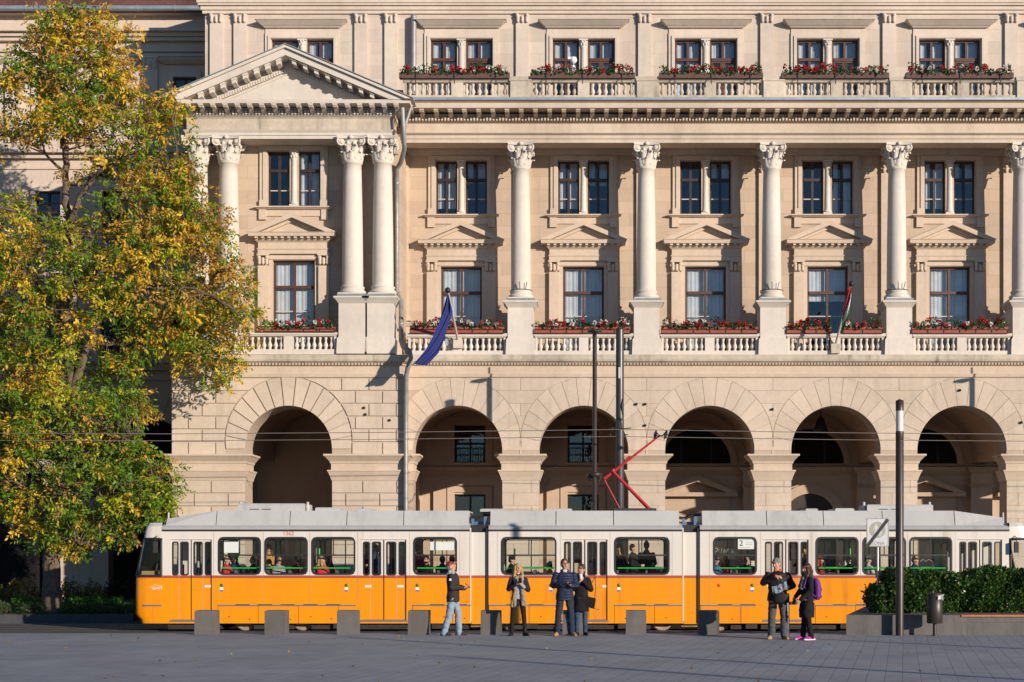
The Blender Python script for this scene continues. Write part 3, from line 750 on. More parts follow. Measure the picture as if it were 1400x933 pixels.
def modillion(mb, x, zt, yb, dep, w=.17):
    pr = [(yb,zt),(yb-dep,zt),(yb-dep-.02,zt-.06),(yb-dep+.05,zt-.12),(yb-dep+.18,zt-.10),(yb-dep*.35,zt-.2),(yb,zt-.24)]
    mb.profx(pr[::-1], x-w/2, x+w/2); mb.box(x-w/2-.02, x+w/2+.02, yb-dep-.03, yb, zt-.03, zt-.001)
q = MB(); zm = Z(147.6, 54.15)
band(q, 54.14, 56.6, 147.6, 140); q.profx([(54.12,Z(140,54.1)),(54.0,Z(136.8,54.0)),(56.6,Z(136.8,54.0)),(56.6,Z(140,54.1))], x0, x1)
n = round((x1-x0)/.505)
for i in range(n): modillion(q, x0+.25+i*.505, zm, 54.92, .70, .15)
part(q, 'cornice', 'stucco')
q = MB(); q.box(x0, x1, 53.97, 56.6, Z(136.8,54.0), Z(133.4,53.97)); part(q, 'cornice_gutter', 'zinc')
q = MB(); q.box(x0, x1, 55.6, W+.3, ZE+.2, ZE+.5); q.box(x0, x1, W-.22, W, ZE-.02, ZE+.19); q.box(x0, x1, W-.3, W, ZE+.05, ZE+.195)
part(q, 'loggia_ceiling', 'stucco')
# attic entablature and roof slab
q = MB(); xa_, xb_ = -13.8, XE
for p0, p1, pr in ((18.7, 14, .08), (14, 13, .12), (13, 7, .14), (7, 3.5, .22), (3.5, -12, .26), (-12, -22, .5)): q.mold(xa_, xb_, W, 62, [(Z(p0,W-pr),pr,Z(p1,W-pr),pr)])
part(q, 'attic_entablature', 'attictrim')

# portico entablature and pediment
q = MB(); ex0, ex1 = XP-3.62, XP+3.66; yf = 53.97; zp = lambda py, pr=0: Z(py, yf-pr)
q.mold(ex0, ex1, yf, W, [(zp(190),.0,zp(185.5),.0),(zp(185.5),.035,zp(181.5),.035),(zp(181.5),.05,zp(178.5),.1)])
q.mold(ex0, ex1, yf, W, [(zp(178.5),-.005,zp(162),-.005),(zp(162),.01,zp(160),.05)], 1)
q.mold(ex0, ex1, yf, W, [(zp(160),.08,zp(151.5),.08),(zp(151.5),.16,zp(150.5),.2),(zp(150.5),.02,zp(141.5),.02)])
n = int((ex1-ex0)/.115)
for i in range(n): q.box(ex0+(i+.3)*(ex1-ex0)/n, ex0+(i+.86)*(ex1-ex0)/n, yf-.17, yf-.08, zp(158.5), zp(152.5))
for i in range(19): modillion(q, ex0-.2+(ex1-ex0+.4)*(i+.0)/18, Z(141.2,53.3), yf-.02, .62, .15)
q.mold(ex0, ex1, yf, W, [(Z(141.2,53.3),.68,Z(136.5,53.3),.70)])
part(q, 'portico_entablature', ['stone', 'oldstone'])
q = MB(); cx_ = (ex0+ex1)/2; zb_ = Z(136.5,53.3); ap = Z(61.5, 53.2); hwid = (ex1-ex0)/2+.78; kk = hwid/(ap-zb_)
q.prism([(cx_-hwid*.8,zb_),(cx_+hwid*.8,zb_),(cx_,zb_+(ap-zb_)*.8)], yf, yf+.3, 0)
def rake(t0, t1, y0, mi=0):
    for sg in (-1, 1):
        q.prism([(cx_+sg*(hwid-t0*kk),zb_),(cx_,ap-t0),(cx_,ap-t1),(cx_+sg*(hwid-t1*kk),zb_)][::-sg], y0, W, mi)
rake(0, .10, 53.14); rake(.10, .34, 53.24); rake(.34, .56, yf-.03); rake(.56, .70, yf-.10); rake(.70, .78, yf-.04)
for sg in (-1, 1):
    for i in range(9):
        u = (i+.6)/9.3; xx = cx_+sg*(hwid-.34*kk)*(1-u); z_ = zb_+(ap-.34-zb_)*u
        if i == 0: continue
        for (w_, dep, h0, h1) in ((.17, .5, -.06, -.001), (.14, .46, -.17, -.06)):
            s_ = -sg*(1/kk)
            pts = [(xx-w_/2, z_+h0-s_*w_/2*(-1)*-1), (xx+w_/2, z_+h0+s_*w_/2), (xx+w_/2, z_+h1+s_*w_/2), (xx-w_/2, z_+h1-s_*w_/2)]
            q.prism(pts, yf-.16-dep, yf-.03)
    n = 34
    for i in range(n):
        u = (i+.5)/n; xx = cx_+sg*(hwid-.57*kk)*(1-u); z_ = zb_+(ap-.57-zb_)*u
        if z_-zb_ > .16: q.box(xx-.035, xx+.035, yf-.15, yf-.10, z_-.12, z_)
part(q, 'pediment', 'stone')
q = MB()
for sg in (-1, 1): q.prism([(cx_+sg*(hwid+.03),zb_),(cx_+sg*(hwid+.03),zb_+.03),(cx_,ap+.035),(cx_,ap+.003)][::sg], 53.1, W)
part(q, 'pediment_roof', 'lead')
q = MB(); q.box(ex0+.3, ex1-.3, 54.7, PW+.3, zpt+.25, zpt+.6); part(q, 'loggia_ceiling', 'stucco')

# balustrades
def bal_prof(h, r):
    return [(r*.8,0),(r*.8,h*.08),(r*.5,h*.11),(r*.62,h*.16),(r,h*.30),(r*.95,h*.38),(r*.5,h*.60),(r*.42,h*.72),(r*.62,h*.76),(r*.48,h*.80),(r*.8,h*.92),(r*.8,h)]
bal_src = {}
def balustrade(xa, xb, y, z0, zbal0, zbal1, ztop_, mats, mid=.34, n_half=7, r=.082):
    q = MB(); xm = (xa+xb)/2
    q.mold(xa, xb, y-.15, y+.17, [(z0,.0,zbal0,.0)]); q.mold(xa, xb, y-.14, y+.16, [(zbal1,.0,zbal1+.05,.03),(zbal1+.05,.05,ztop_,.05)])
    if mid: q.box(xm-mid/2, xm+mid/2, y-.13, y+.13, zbal0, zbal1)
    for xx in (xa, xb-.08): q.box(xx, xx+.08, y-.12, y+.12, zbal0, zbal1)
    root = part(q, 'balustrade', mats)
    key = (round(zbal1-zbal0, 3), mats)
    spans = ((xa+.08, xm-mid/2), (xm+mid/2, xb-.08)) if mid else ((xa+.08, xb-.08),)
    for a, b_ in spans:
        for i in range(n_half):
            x = a + (b_-a)*(i+.5)/n_half
            if key not in bal_src:
                m_ = MB(); m_.lathe(0, 0, bal_prof(zbal1-zbal0, r), 10); o = m_.build('baluster', mats, root, (x, y, zbal0)); bal_src[key] = o
            else:
                o = bal_src[key].copy(); COL.objects.link(o); o.parent = root; o.location = (x, y, zbal0)
    return root
yb = A+.12; lowq = lambda py: Z(py, yb-.1)
for k, x in enumerate(BX[:5]):
    xa = px1+.05 if k == 0 else CX[k-1]+.53; balustrade(xa, CX[k]-.53, yb, ZD, lowq(480), lowq(462), lowq(456.5), 'stone')
balustrade(XP-1.68, XP+1.68, P+.12, ZDP, Z(478,P), Z(460,P), Z(455,P), 'stone')
ya = 54.72; q_ = lambda py: Z(py, ya-.1)
for k, x in enumerate(BX[:5]):
    xa = -6.2 if k == 0 else CX[k-1]+.36; balustrade(xa, CX[k]-.36, ya, ZDK, q_(131), q_(113.3), q_(108.5), 'oldstone', .42)
for x in CX: q = MB(); q.mold(x-.36, x+.36, ya-.2, ya+.2, [(ZDK,.0,q_(112),.0),(q_(112),.03,q_(106.5),.06)]); part(q, 'attic_pedestal', 'oldstone')
q = MB(); q.box(-6.3, XE, 54.2, W, ZDK-.2, ZDK-.004); part(q, 'terrace_deck', 'lead')

# rainwater pipe
q = MB(); d1 = 53.62
pp = lambda x_, y_, d_: (X(x_, d_), d_, Z(y_, d_))
q.tube([pp(565.5,24,W-.2), pp(565.5,130,W-.2)], .11, 10); q.ell(pp(565.5,24,W-.2), .12)
part(q, 'rainwater_pipe', 'pipe')
q = MB(); q.tube([pp(550,148,53.6), pp(552,180,d1), pp(553,204,53.9), pp(548,222,54.6), pp(542.5,232,54.9), pp(542.5,300,54.9), pp(542.5,398,54.9), pp(544,404,54.8), pp(548.5,412,54.4), pp(548.5,466,54.2), pp(551,474,53.6), pp(560,480,53.3), pp(562,490,53.3), pp(557,505,53.45), pp(555.3,515,53.65), pp(554.8,600,53.68), pp(554.8,720,53.68), pp(554.8,830,53.68)], .085, 10)
for y_ in (240, 300, 330, 380, 440, 545, 600, 665): q.lathe(X(542.5 if y_ < 400 else 548.5 if y_ < 500 else 554.8, 54.9 if y_ < 400 else 54.3 if y_ < 500 else 53.68), 54.9 if y_ < 400 else 54.3 if y_ < 500 else 53.68, [(.10,0),(.10,.05)], 10, zs=Z(y_, d1))
q.tube([pp(565,136,53.9), pp(556,165,53.75), pp(552,182,d1)], .06, 8)
part(q, 'rainwater_pipe', 'pipe')

# recessed wing
WG = 60.0; wx0, wx1 = -34.0, -13.6
q = MB(); hs = []; wz = lambda py: Z(py, WG)
awx = [X(p, WG) for p in (253, 158, 66, -26, -118)]
for x in awx: hs += [(x-.46, x+.46, wz(156), wz(106)), (x-.5, x+.5, wz(335), wz(262)), (x-.58, x+.58, wz(490), wz(400))]
q.holed(wx0, wx1, wz(520), wz(14), WG, WG+.3, hs)
arx = [X(27, WG)-5.11, X(27, WG), X(205, WG)]
for i, x in enumerate(arx):
    arch_face(q, wx0 if i == 0 else x-2.555, wx1 if i == 2 else x+2.555, x, 1.58, ZB, 5.7, wz(520), WG, .7)
part(q, 'wing_wall', 'wing')
q = MB()
for x in arx: voussoirs(q, x, 1.58, 5.7, .3, 2.2, WG-.03, WG+.002, .04)
def wb(p0, p1, pr): q.box(wx0, wx1, WG-pr, WG, wz(p0), wz(p1))
for p0, p1, pr in ((22,19,.3),(48,44,.5),(53,48.1,.32),(58,53.1,.2),(72,68,.12),(78,74,.06),(200,197,.1),(208,200.1,.3),(212,208.1,.42),(218,212.1,.2),(232,228,.06),(498,494,.35),(507,498.1,.2),(520,514,.1),(640,628,.2),(648,640.1,.08)): wb(p0, p1, pr)
for x in awx:
    for z0_, z1_, hw_ in ((156,106,.46),(335,262,.5),(490,400,.58)):
        frame_ring(q, x-hw_, x+hw_, wz(z0_), wz(z1_), .18, WG-.08, WG)
        q.box(x-hw_-.3, x+hw_+.3, WG-.2, WG, wz(z0_)-.12, wz(z0_))
    q.mold(x-.75, x+.75, WG-.08, WG, [(wz(89),.05,wz(84),.25)]); q.mold(x-.8, x+.8, WG-.08, WG, [(wz(386),.05,wz(380),.25)])
    xm = x-1.35; q.box(xm-.3, xm+.3, WG-.12, WG, wz(196), wz(79)); cap_block(q, xm, wz(98), wz(79), .62, WG-.13)
for i in (0, 1, 2): q.box(arx[i]+1.6, arx[i]+3.5, WG-.25, WG, ZB, wz(648)); q.box(arx[i]+1.5, arx[i]+3.6, WG-.4, WG, ZB, wz(742))
part(q, 'wing_moulding', 'wing')
for x in awx:
    for z0_, z1_, hw_ in ((156,106,.46),(335,262,.5),(490,400,.58)):
        q = MB(); sash(q, x-hw_, x+hw_, wz(z0_), wz(z1_), wz(z0_)+(wz(z1_)-wz(z0_))*.62, None, WG+.12); f_ = part(q, 'wing_window', ['darkwood', 'palebar'])
        q = MB(); q.quad((x-hw_,WG+.15,wz(z0_)),(x+hw_,WG+.15,wz(z0_)),(x+hw_,WG+.15,wz(z1_)),(x-hw_,WG+.15,wz(z1_))); q.build('pane', 'glass', f_)
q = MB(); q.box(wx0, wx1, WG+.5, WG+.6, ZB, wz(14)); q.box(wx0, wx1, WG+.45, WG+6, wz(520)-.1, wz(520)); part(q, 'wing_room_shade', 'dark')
q = MB(); q.tube([(wx0, 59.45, Z(11.5,59.45)), (wx1-.1, 59.45, Z(11.5,59.45))], .11, 10)
for i in range(14): q.tube([(wx1-.6-i*1.45, 59.45, Z(11.5,59.45)), (wx1-.64-i*1.45, 59.45, Z(11.5,59.45))], .125, 10)
part(q, 'wing_gutter', 'zinc')
M['tile'] = stucco('red_roof_tile', (.17, .075, .055), dirt=(.05,.035,.03), damt=.8, brick=(.22, .30, .9), var=.3)
q = MB(); q.add([(wx0,59.35,Z(10,59.35)),(wx1,59.35,Z(10,59.35)),(wx1,66,Z(10,59.35)+5),(wx0,66,Z(10,59.35)+5)], [(0,1,2,3)]); q.box(wx0, wx1, 59.5, WG, Z(14.5,59.5), Z(11,59.5)); part(q, 'wing_roof', 'tile')
# ---------------------------------------------------------------- flower boxes on the balustrades
GREEN = np.array([(.035,.085,.02),(.05,.12,.025),(.07,.14,.03),(.03,.06,.02)])
def flower_box(x0, x1, y, z0, z1, slatted, label, seed, red=.6, fh=.3):
    rs = np.random.RandomState(seed)
    root = empty('flower_box', ((x0+x1)/2, y, z0), label, 'flower box', 'geranium boxes on the balustrades')
    c = MB(); hx = (x1-x0)/2; h = z1-z0
    c.box(-hx, hx, -.1, .12, 0, h)
    c.build('box', 'terracotta' if slatted else 'brownbox', root)
    if slatted:
        g = MB()
        for zz in (0, h*.48, h*.93): g.box(-hx-.02, hx+.02, -.125, -.101, zz, zz+.03)
        n = max(2, int((x1-x0)/.5))
        for j in range(2):
            for i in range(n+1):
                xx = -hx + (i + .5*j)*(2*hx)/n
                if xx <= hx+.01: g.box(xx-.012, xx+.012, -.122, -.102, h*.48*j+.03, h*.48*(j+1))
        g.build('iron_lattice', 'iron', root)
    else:
        g = MB()
        for xx in (-hx*.7, 0, hx*.75): g = MB(); g.box(xx-.015, xx+.015, -.13, -.101, -.22, h); g.build('bracket', 'iron', root)
    n = int((x1-x0)*260); cx = np.sort(rs.uniform(-hx*.97, hx*.97, n))
    lump = .5 + .5*np.sin(cx*5.3+seed)*np.sin(cx*2.1+seed*2)
    C = np.stack([cx, rs.uniform(-.18, .13, n), h*.62 + rs.uniform(0, 1, n)**1.2*(fh*1.15+.1)*(.35+.6*lump)], 1)
    D = rs.normal(size=(n, 3)) + (0, -.6, .4)
    leaf_mesh('foliage', C, D, rs.uniform(.06, .11, n), rs.uniform(.05, .09, n), GREEN[rs.randint(0, 4, n)]*rs.uniform(.7, 1.3, (n, 1)), 'leaf', root, rs)
    P_, D_, K = [], [], []
    for i in range(int((x1-x0)*7)):
        fx = rs.uniform(-hx*.95, hx*.95); lp = .5+.5*math.sin(fx*5.3+seed)*math.sin(fx*2.1+seed*2); fz = h*.85 + rs.uniform(.35, 1.12)*fh*(.4+.6*lp); fy = rs.uniform(-.22, -.09)
        col = (.48, .012, .018) if rs.rand() < red else (.75, .70, .66)
        if rs.rand() < .08: col = (.62, .10, .16)
        m = rs.randint(12, 32); o = rs.normal(size=(m, 3)); o /= np.linalg.norm(o, axis=1, keepdims=True)
        P_.append(np.array((fx, fy, fz)) + o*rs.uniform(.02, .055, (m, 1))); D_.append(o + rs.normal(size=(m, 3))*.6); K.append(np.array(col)*rs.uniform(.75, 1.15, (m, 1)))
    P_ = np.concatenate(P_); leaf_mesh('blossom', P_, np.concatenate(D_), .062, .06, np.concatenate(K), 'petal', root, rs)
    return root
yl = A-.02
lo = [(561,689,'slatted red flower box of geraniums behind the blue flag on its pole'),
      (731,862,'slatted red flower box of geraniums behind the tops of the two street poles'),
      (904,1036,'slatted red flower box above the red pantograph, one bay before the tricolour flag'),
      (1075,1136,'short slatted red flower box next to the tricolour flagpole, nearer the tram pantograph'),
      (1152,1206,'short slatted red flower box on the far side of the tricolour flagpole from the pantograph'),
      (1246,1377,'slatted red flower box of red geraniums high above the no-zone sign and lamp column')]
for i, (a, b_, lab) in enumerate(lo):
    flower_box(X(a,yl), X(b_,yl), yl, Z(457,yl), Z(446.5,yl), True, lab, 11+i, (.6,.45,.75,.85,.8,.75)[i])
flower_box(X(352,P), X(459,P), P-.02, Z(455,P), Z(447.5,P), True, 'dark flower box of geraniums on the portico balcony between paired columns', 21, .5)
hi = [(546,697,'long brown flower box on the roof terrace beside the pediment and the grey pipe'),
      (725,868,'long brown flower box on the roof terrace with a white pole camera behind'),
      (901,1043,'long brown flower box on the roof terrace below the attic window standing half open'),
      (1068,1215,'long brown flower box on the roof terrace straight above the tricolour flag'),
      (1238,1385,'long brown flower box on the roof terrace high above the lamp column and hedge')]
yh = 54.50
for i, (a, b_, lab) in enumerate(hi):
    flower_box(X(a,yh), X(b_,yh), yh, Z(108,yh), Z(100.5,yh), False, lab, 41+i, (.7,.75,.8,.85,.8)[i], .3)

# ---------------------------------------------------------------- flags
def cloth(name, rows_, nx, mats, parent, loc, matfn=None, amp=.06):
    """rows_ = [(left point, right point)] in local coordinates, subdivided with folds."""
    mb = MB(); v = []; n = len(rows_)
    for j, (a, c) in enumerate(rows_):
        for i in range(nx+1):
            u = i/nx; p = Vector(a).lerp(Vector(c), u); p.y += amp*math.sin(u*11+j*.35)*min(1, j/3); v.append(p)
    f = []
    for j in range(n-1):
        for i in range(nx): f.append((j*(nx+1)+i, j*(nx+1)+i+1, (j+1)*(nx+1)+i+1, (j+1)*(nx+1)+i))
    mb.add(v, f, 0, True)
    if matfn: mb.m = [matfn((k % nx+.5)/nx, (k//nx+.5)/(n-1)) for k in range(len(f))]
    return mb.build(name, mats, parent, loc)
def dense(pts, m):
    out = []
    for i in range(len(pts)-1):
        for k in range(m): out.append(tuple(np.array(pts[i])*(1-k/m) + np.array(pts[i+1])*k/m))
    return out + [pts[-1]]
M['flagblue'] = plain('blue_flag_cloth', (.022, .030, .145), .8, spec=.2)
M['red'] = plain('red_flag_cloth', (.38, .02, .02), .8); M['white'] = plain('white_cloth', (.6, .58, .55), .8); M['green'] = plain('green_flag_cloth', (.03, .22, .06), .8)
M['poleW'] = plain('pale_flagpole', (.45, .40, .35), .5)
def W3(px, py, d): return Vector((X(px,d), d, Z(py,d)))
def flagpole(px0_, py0_, d0, px1_, py1_, d1_, label, matp):
    b0 = W3(px0_, py0_, d0); t = W3(px1_, py1_, d1_)
    root = empty('flag', tuple(b0), label, 'flag')
    q = MB(); q.tube([(0,0,0), t-b0], .045, 8); q.build('pole', matp, root)
    q = MB(); q.box(-.16, .16, -.1, .2, -.28, .06); q.build('pole_socket', 'oldstone', root)
    q = MB(); q.ell(t-b0, .1); q.build('finial', 'iron', root)
    return root, b0
root, b0 = flagpole(626, 466, A-.05, 612, 397, 52.2, 'plain dark blue flag hanging from a leaning pole on the balcony', 'poleW')
rws = [((611,404,52.2),(613.5,404,52.2)),((605,425,52.2),(619,427,52.5)),((599,444,52.1),(612.5,446,52.4)),((592,461,52.0),(606.5,466,52.3)),((581,479,51.95),(600,483,52.2)),((565,498,51.9),(583,500,52.1))]
L_ = dense([r_[0] for r_ in rws], 5); R_ = dense([r_[1] for r_ in rws], 5)
cloth('cloth', [(W3(*a)-b0, W3(*c)-b0) for a, c in zip(L_, R_)], 14, 'flagblue', root, (0,0,0), amp=.07)
root, b0 = flagpole(1142, 473, A-.05, 1164, 388.5, 53.3, 'furled tricolour flag of red, white and green wound along a leaning pole', 'poleW')
rws = [((1160,393,53.3),(1164.5,393,53.3)),((1155.5,410,53.4),(1163,410,53.3)),((1152,426,53.5),(1161,424,53.3)),((1151,437,53.6),(1157,440,53.3)),((1150.5,446,53.6),(1154,450,53.4)),((1149,453,53.6),(1152.5,456,53.4))]
L_ = dense([r_[0] for r_ in rws], 4); R_ = dense([r_[1] for r_ in rws], 4)
def tri(u, v): 
    s_ = u*.75 + v*1.25
    return 0 if s_ < .86 else (1 if s_ < 1.12 else 2)
cloth('cloth', [(W3(*a)-b0, W3(*c)-b0) for a, c in zip(L_, R_)], 10, ['red', 'white', 'green'], root, (0,0,0), tri, .05)

# ---------------------------------------------------------------- fittings on the facade
x, yv = X(1122, 57.6), 57.6
root = empty('hanging_lantern', (x, yv, Z(592,yv)), 'dark bell-shaped lantern hanging under the arch vault above the tram roof box', 'lantern')
q = MB(); q.lathe(0, 0, [(.26,.02),(.30,.06),(.22,.22),(.17,.42),(.13,.52),(.06,.6),(.02,.64)], 14); q.build('shade', 'iron', root)
q = MB(); q.tube([(0,0,.62),(0,0,1.35)], .018, 6); q.build('rod', 'iron', root)
root = empty('pole_camera', (X(784,55.3), 55.3, ZDK), 'white camera on a thin pole on the roof terrace above a brown flower box', 'camera')
q = MB(); zt = Z(78,55.3)-ZDK; q.tube([(0,0,0),(0,0,zt-.1)], .025, 8); q.build('pole', 'poleW', root)
M['whitep'] = plain('white_paint', (.75, .74, .72), .5)
q = MB(); q.ell((0,0,zt-.12), .13); q.ell((-.02,-.02,zt-.42), .12); q.box(-.2,.1,-.06,.06,zt-.1,zt-.02); q.build('head', 'whitep', root)
q = MB(); q.box(X(569,W-.2), X(578,W-.2), W-.3, W-.1, Z(103,W-.2), Z(91,W-.2)); part(q, 'junction_box', 'whitep')
q = MB()
for px_, py_ in ((870,553),(882,553),(882,582),(1056,560),(1312,534),(1396,578),(498,558),(533,575),(500,567)):
    d_ = A if px_ > 600 else P; q.ell((X(px_,d_), d_-.06, Z(py_,d_)), (.05,.07,.05), 8, 6)
part(q, 'wire_anchor_bolt', 'iron')

# ---------------------------------------------------------------- street poles and overhead wires
M['bronze'] = plain('dark_bronze_paint', (.05, .042, .038), .42, .4, var=.12, scale=4)
M['mast'] = plain('dark_grey_mast_paint', (.07, .066, .064), .4, .5, var=.12, scale=4)
dm = 48.85
root = empty('catenary_mast', (X(847.5,dm), dm, ST), 'thick dark grey mast behind the tram carrying the overhead wires', 'mast')
h = Z(452,dm)-ST; zA, zBw = Z(588,47.13), Z(597,50.2)
q = MB(); q.lathe(0,0,[(.16,0),(.16,.3),(.132,.32),(.128,h)], 20); q.build('pole', 'mast', root)
q = MB(); q.lathe(0,0,[(.14,h-.001),(.14,h+.05),(.03,h+.09)], 20); q.build('cap', 'mast', root)
for zz_, yy in ((zA, 47.13-dm), (zBw, 50.2-dm)):
    q = MB(); q.tube([(0,0,zz_-ST+.55),(0,yy*.6,zz_-ST+.32),(0,yy,zz_-ST+.02)], .022, 7); q.tube([(-.3,yy,zz_-ST+.06),(0,yy,zz_-ST+.03),(.3,yy,zz_-ST+.06)], .018, 6)
    q.ell((-.3,yy,zz_-ST+.05), (.06,.03,.03), 8, 6); q.ell((0,yy*.45,zz_-ST+.4), (.05,.1,.05), 8, 6); q.build('bracket_arm', 'iron', root)
q = MB(); q.tube([(.10,-.10,Z(568,dm)-ST),(.06,-.14,Z(556,dm)-ST),(.10,-.12,Z(546,dm)-ST)], .03, 7); q.build('cable_clamp', 'iron', root)
M['sticker'] = plain('torn_sticker', (.45,.45,.47), .6)
q = MB(); q.box(-.05,.02,-.131,-.126,Z(518,dm)-ST,Z(503,dm)-ST); q.build('sticker', 'sticker', root)
def slim_lamp(px_, d_, label):
    X_ = X(px_, d_) if px_ < 1400 else px_/100
    root = empty('disc_lamp_pole', (X_, d_, ST), label, 'street lamp', 'slim lamp poles with two discs')
    h = Z(440,51.05)-ST
    q = MB(); q.lathe(0,0,[(.11,0),(.11,.4),(.078,.42),(.072,Z(458,51.05)-ST),(.03,Z(455,51.05)-ST),(.028,h)], 14); q.build('pole', 'bronze', root)
    zu = Z(457,51.05)-ST; q = MB(); q.lathe(0,-.33,[(.05,-.05),(.15,-.02),(.27,.02),(.25,.05),(.05,.07)], 20, zs=zu); q.tube([(0,0,zu),(0,-.2,zu)], .03, 6); q.build('reflector_disc', 'bronze', root)
    zl_ = Z(651,51.05)-ST; q = MB(); q.lathe(0,.12,[(.15,-.08),(.22,-.03),(.26,.04),(.26,.09),(.17,.12),(.08,.13)], 22, zs=zl_)
    for k in range(6):
        a = math.pi*k/3+.3; q.tube([(.24*math.cos(a), .12+.24*math.sin(a), zl_-.01),(.16*math.cos(a), .12+.16*math.sin(a), zl_-.17)], .014, 5)
    q.build('lamp_head', 'bronze', root); return root
slim_lamp(813, 51.05, 'slim dark lamp pole with a disc at its top beside the thick mast')
slim_lamp((X(813,51.05)+17.3)*100 if (X(813,51.05)+17.3)*100 > 1400 else 1787, 51.05, 'slim dark lamp pole standing beyond the photographed tram nose')
M['wire'] = plain('copper_wire', (.22,.18,.16), .5, .3)
M['diffuser'] = plain('frosted_diffuser', (.55,.53,.50), .35)
q = MB(); q.tube([(X(p,47.13), 47.13, Z(y,47.13)) for p, y in ((-400,590),(0,592.5),(230,593.5),(520,591.5),(847.5,587.5),(905,588.2),(1150,592),(1400,594),(1900,592))], .011, 5)
tag(q.build('overhead_wire', 'wire'), 'overhead wire the red pantograph touches, over the tram', 'wire', 'tram wires')
q = MB(); q.tube([(X(p,50.2), 50.2, Z(y,50.2)) for p, y in ((-400,601),(0,602.5),(230,603),(520,601),(847.5,597),(1150,601.5),(1400,603.5),(1900,601))], .011, 5)
tag(q.build('overhead_wire', 'wire'), 'lower overhead wire running behind the tram, clear of the pantograph', 'wire', 'tram wires')
def lamp_column(x, y, label, first=[]):
    if first:
        root = copy_tree(first[0]); root.location = (x, y, 0); root['label'] = label; return root
    root = empty('street_lamp', (x, y, 0), label, 'street lamp', 'dark lamp columns on the plaza'); first.append(root)
    z = lambda py: Z(py, 36.4); r = .096
    q = MB(); q.lathe(0,0,[(r,0),(r,z(604)),(r-.006,z(603.5)),(r-.006,z(602.5)),(r,z(602)),(r,z(590))], 20); q.build('post', 'bronze', root)
    q = MB(); q.lathe(0,0,[(r-.008,z(590)),(r-.008,z(562))], 20); q.build('diffuser', 'diffuser', root)
    q = MB(); q.lathe(0,0,[(r,z(562)),(r,z(548)),(r*.5,z(547)),(.02,z(546))], 20); q.build('cap', 'bronze', root)
    return root
lamp_column(X(1230,36.4), 36.4, 'tall dark lamp column with a frosted band, rising from the plaza before the hedge planter')
for x, y, t_ in ((14.2, 16.07, 'midway along the open plaza'), (18.5, 21.8, 'closest to the hedge planter bench'), (17.2, 9.2, 'nearest the viewer')): lamp_column(x, y, 'dark lamp column out of view on the plaza, ' + t_)

# ---------------------------------------------------------------- bollards, post, bin, sign, planter with hedge
bl = [(281.5,'granite cube bollard standing before the front door of the tram, nearest the tram nose'),
      (377.5,'granite cube bollard below the window between the tram fleet number and the front bogie'),
      (476,'granite cube bollard just short of the second tram door'),
      (573.5,'granite cube bollard closest to the man in the red cap, by the second tram door'),
      (672.5,'granite cube bollard beside the blonde woman with the scarf'),
      (784.5,'granite cube bollard half hidden behind the legs of the man in the quilted jacket'),
      (871.5,'granite cube bollard standing alone past the couple, under a wide tram window'),
      (971,'granite cube bollard below the tram window with the line number card')]
b0 = None
for px_, lab in bl:
    if b0 is None:
        q = MB(); q.mold(-.245, .245, -.245, .245, [(0,0,.565,0),(.565,0,.58,-.012)]); o = b0 = q.build('bollard', 'granite')
    else: o = b0.copy(); COL.objects.link(o)
    o.location = (X(px_-1.5,36.75), 36.98, 0); o.rotation_euler = (0,0,R(random.uniform(-2,2)))
    tag(o, lab, 'bollard', 'granite bollards along the plaza edge')
xb = X(1075.5, 36.6)
root = empty('bollard_post', (xb, 36.6, 0), 'slim dark steel post with a small white sticker behind the man with the map', 'post')
q = MB(); q.lathe(0,0,[(.07,0),(.07,.96),(.05,1.0),(.0,1.01)], 16); q.build('post', 'bronze', root)
q = MB(); q.box(-.04,.04,-.085,-.066,.78,.86); q.build('sticker', 'whitep', root)
def litter_bin():
    d_ = 36.2; root = empty('litter_bin', (X(1278,d_), d_, 0), 'dark cylindrical litter bin on a stem with a scrap of paper in its mouth', 'bin')
    z = lambda py: Z(py, d_); r = .185
    q = MB(); q.lathe(0,0,[(r-.02,z(852.5)),(r,z(851.5)),(r,z(815)),(r-.012,z(814.5)),(r-.02,z(820))], 28, caps=False); q.lathe(0,0,[(r-.015,z(851)),(.01,z(851))], 28); q.build('body', 'bronze', root)
    q = MB(); q.lathe(0,0,[(.045,0),(.045,z(851))], 12); q.lathe(0,0,[(.09,0),(.09,.015)], 12); q.build('post', 'bronze', root)
    q = MB(); q.lathe(0,0,[(r+.004,z(815)),(r+.006,z(812.5)),(r*.7,z(811)),(.02,z(810.5))], 28); q.lathe(-.05,0,[(.03,z(811)),(.035,z(808)),(.01,z(807))], 10); q.build('lid', 'bronze', root)
    q = MB(); rs = np.random.RandomState(4)
    v = [(.02+.07*i+rs.normal()*.012, -r-.012-rs.rand()*.03, z(820)+.035*j+rs.normal()*.012) for j in range(4) for i in range(3)]
    q.add(v, [(j*3+i, j*3+i+1, j*3+i+4, j*3+i+3) for j in range(3) for i in range(2)]); q.build('paper_scrap', 'sticker', root)
litter_bin()
M['sign'] = plain('grey_sign_face', (.50,.50,.52), .45); M['signgrey'] = plain('sign_grey_disc', (.30,.295,.25), .5); M['black'] = plain('black_paint', (.012,.012,.013), .5)
M['steel'] = plain('galvanised_post', (.50,.50,.52), .4, .5)
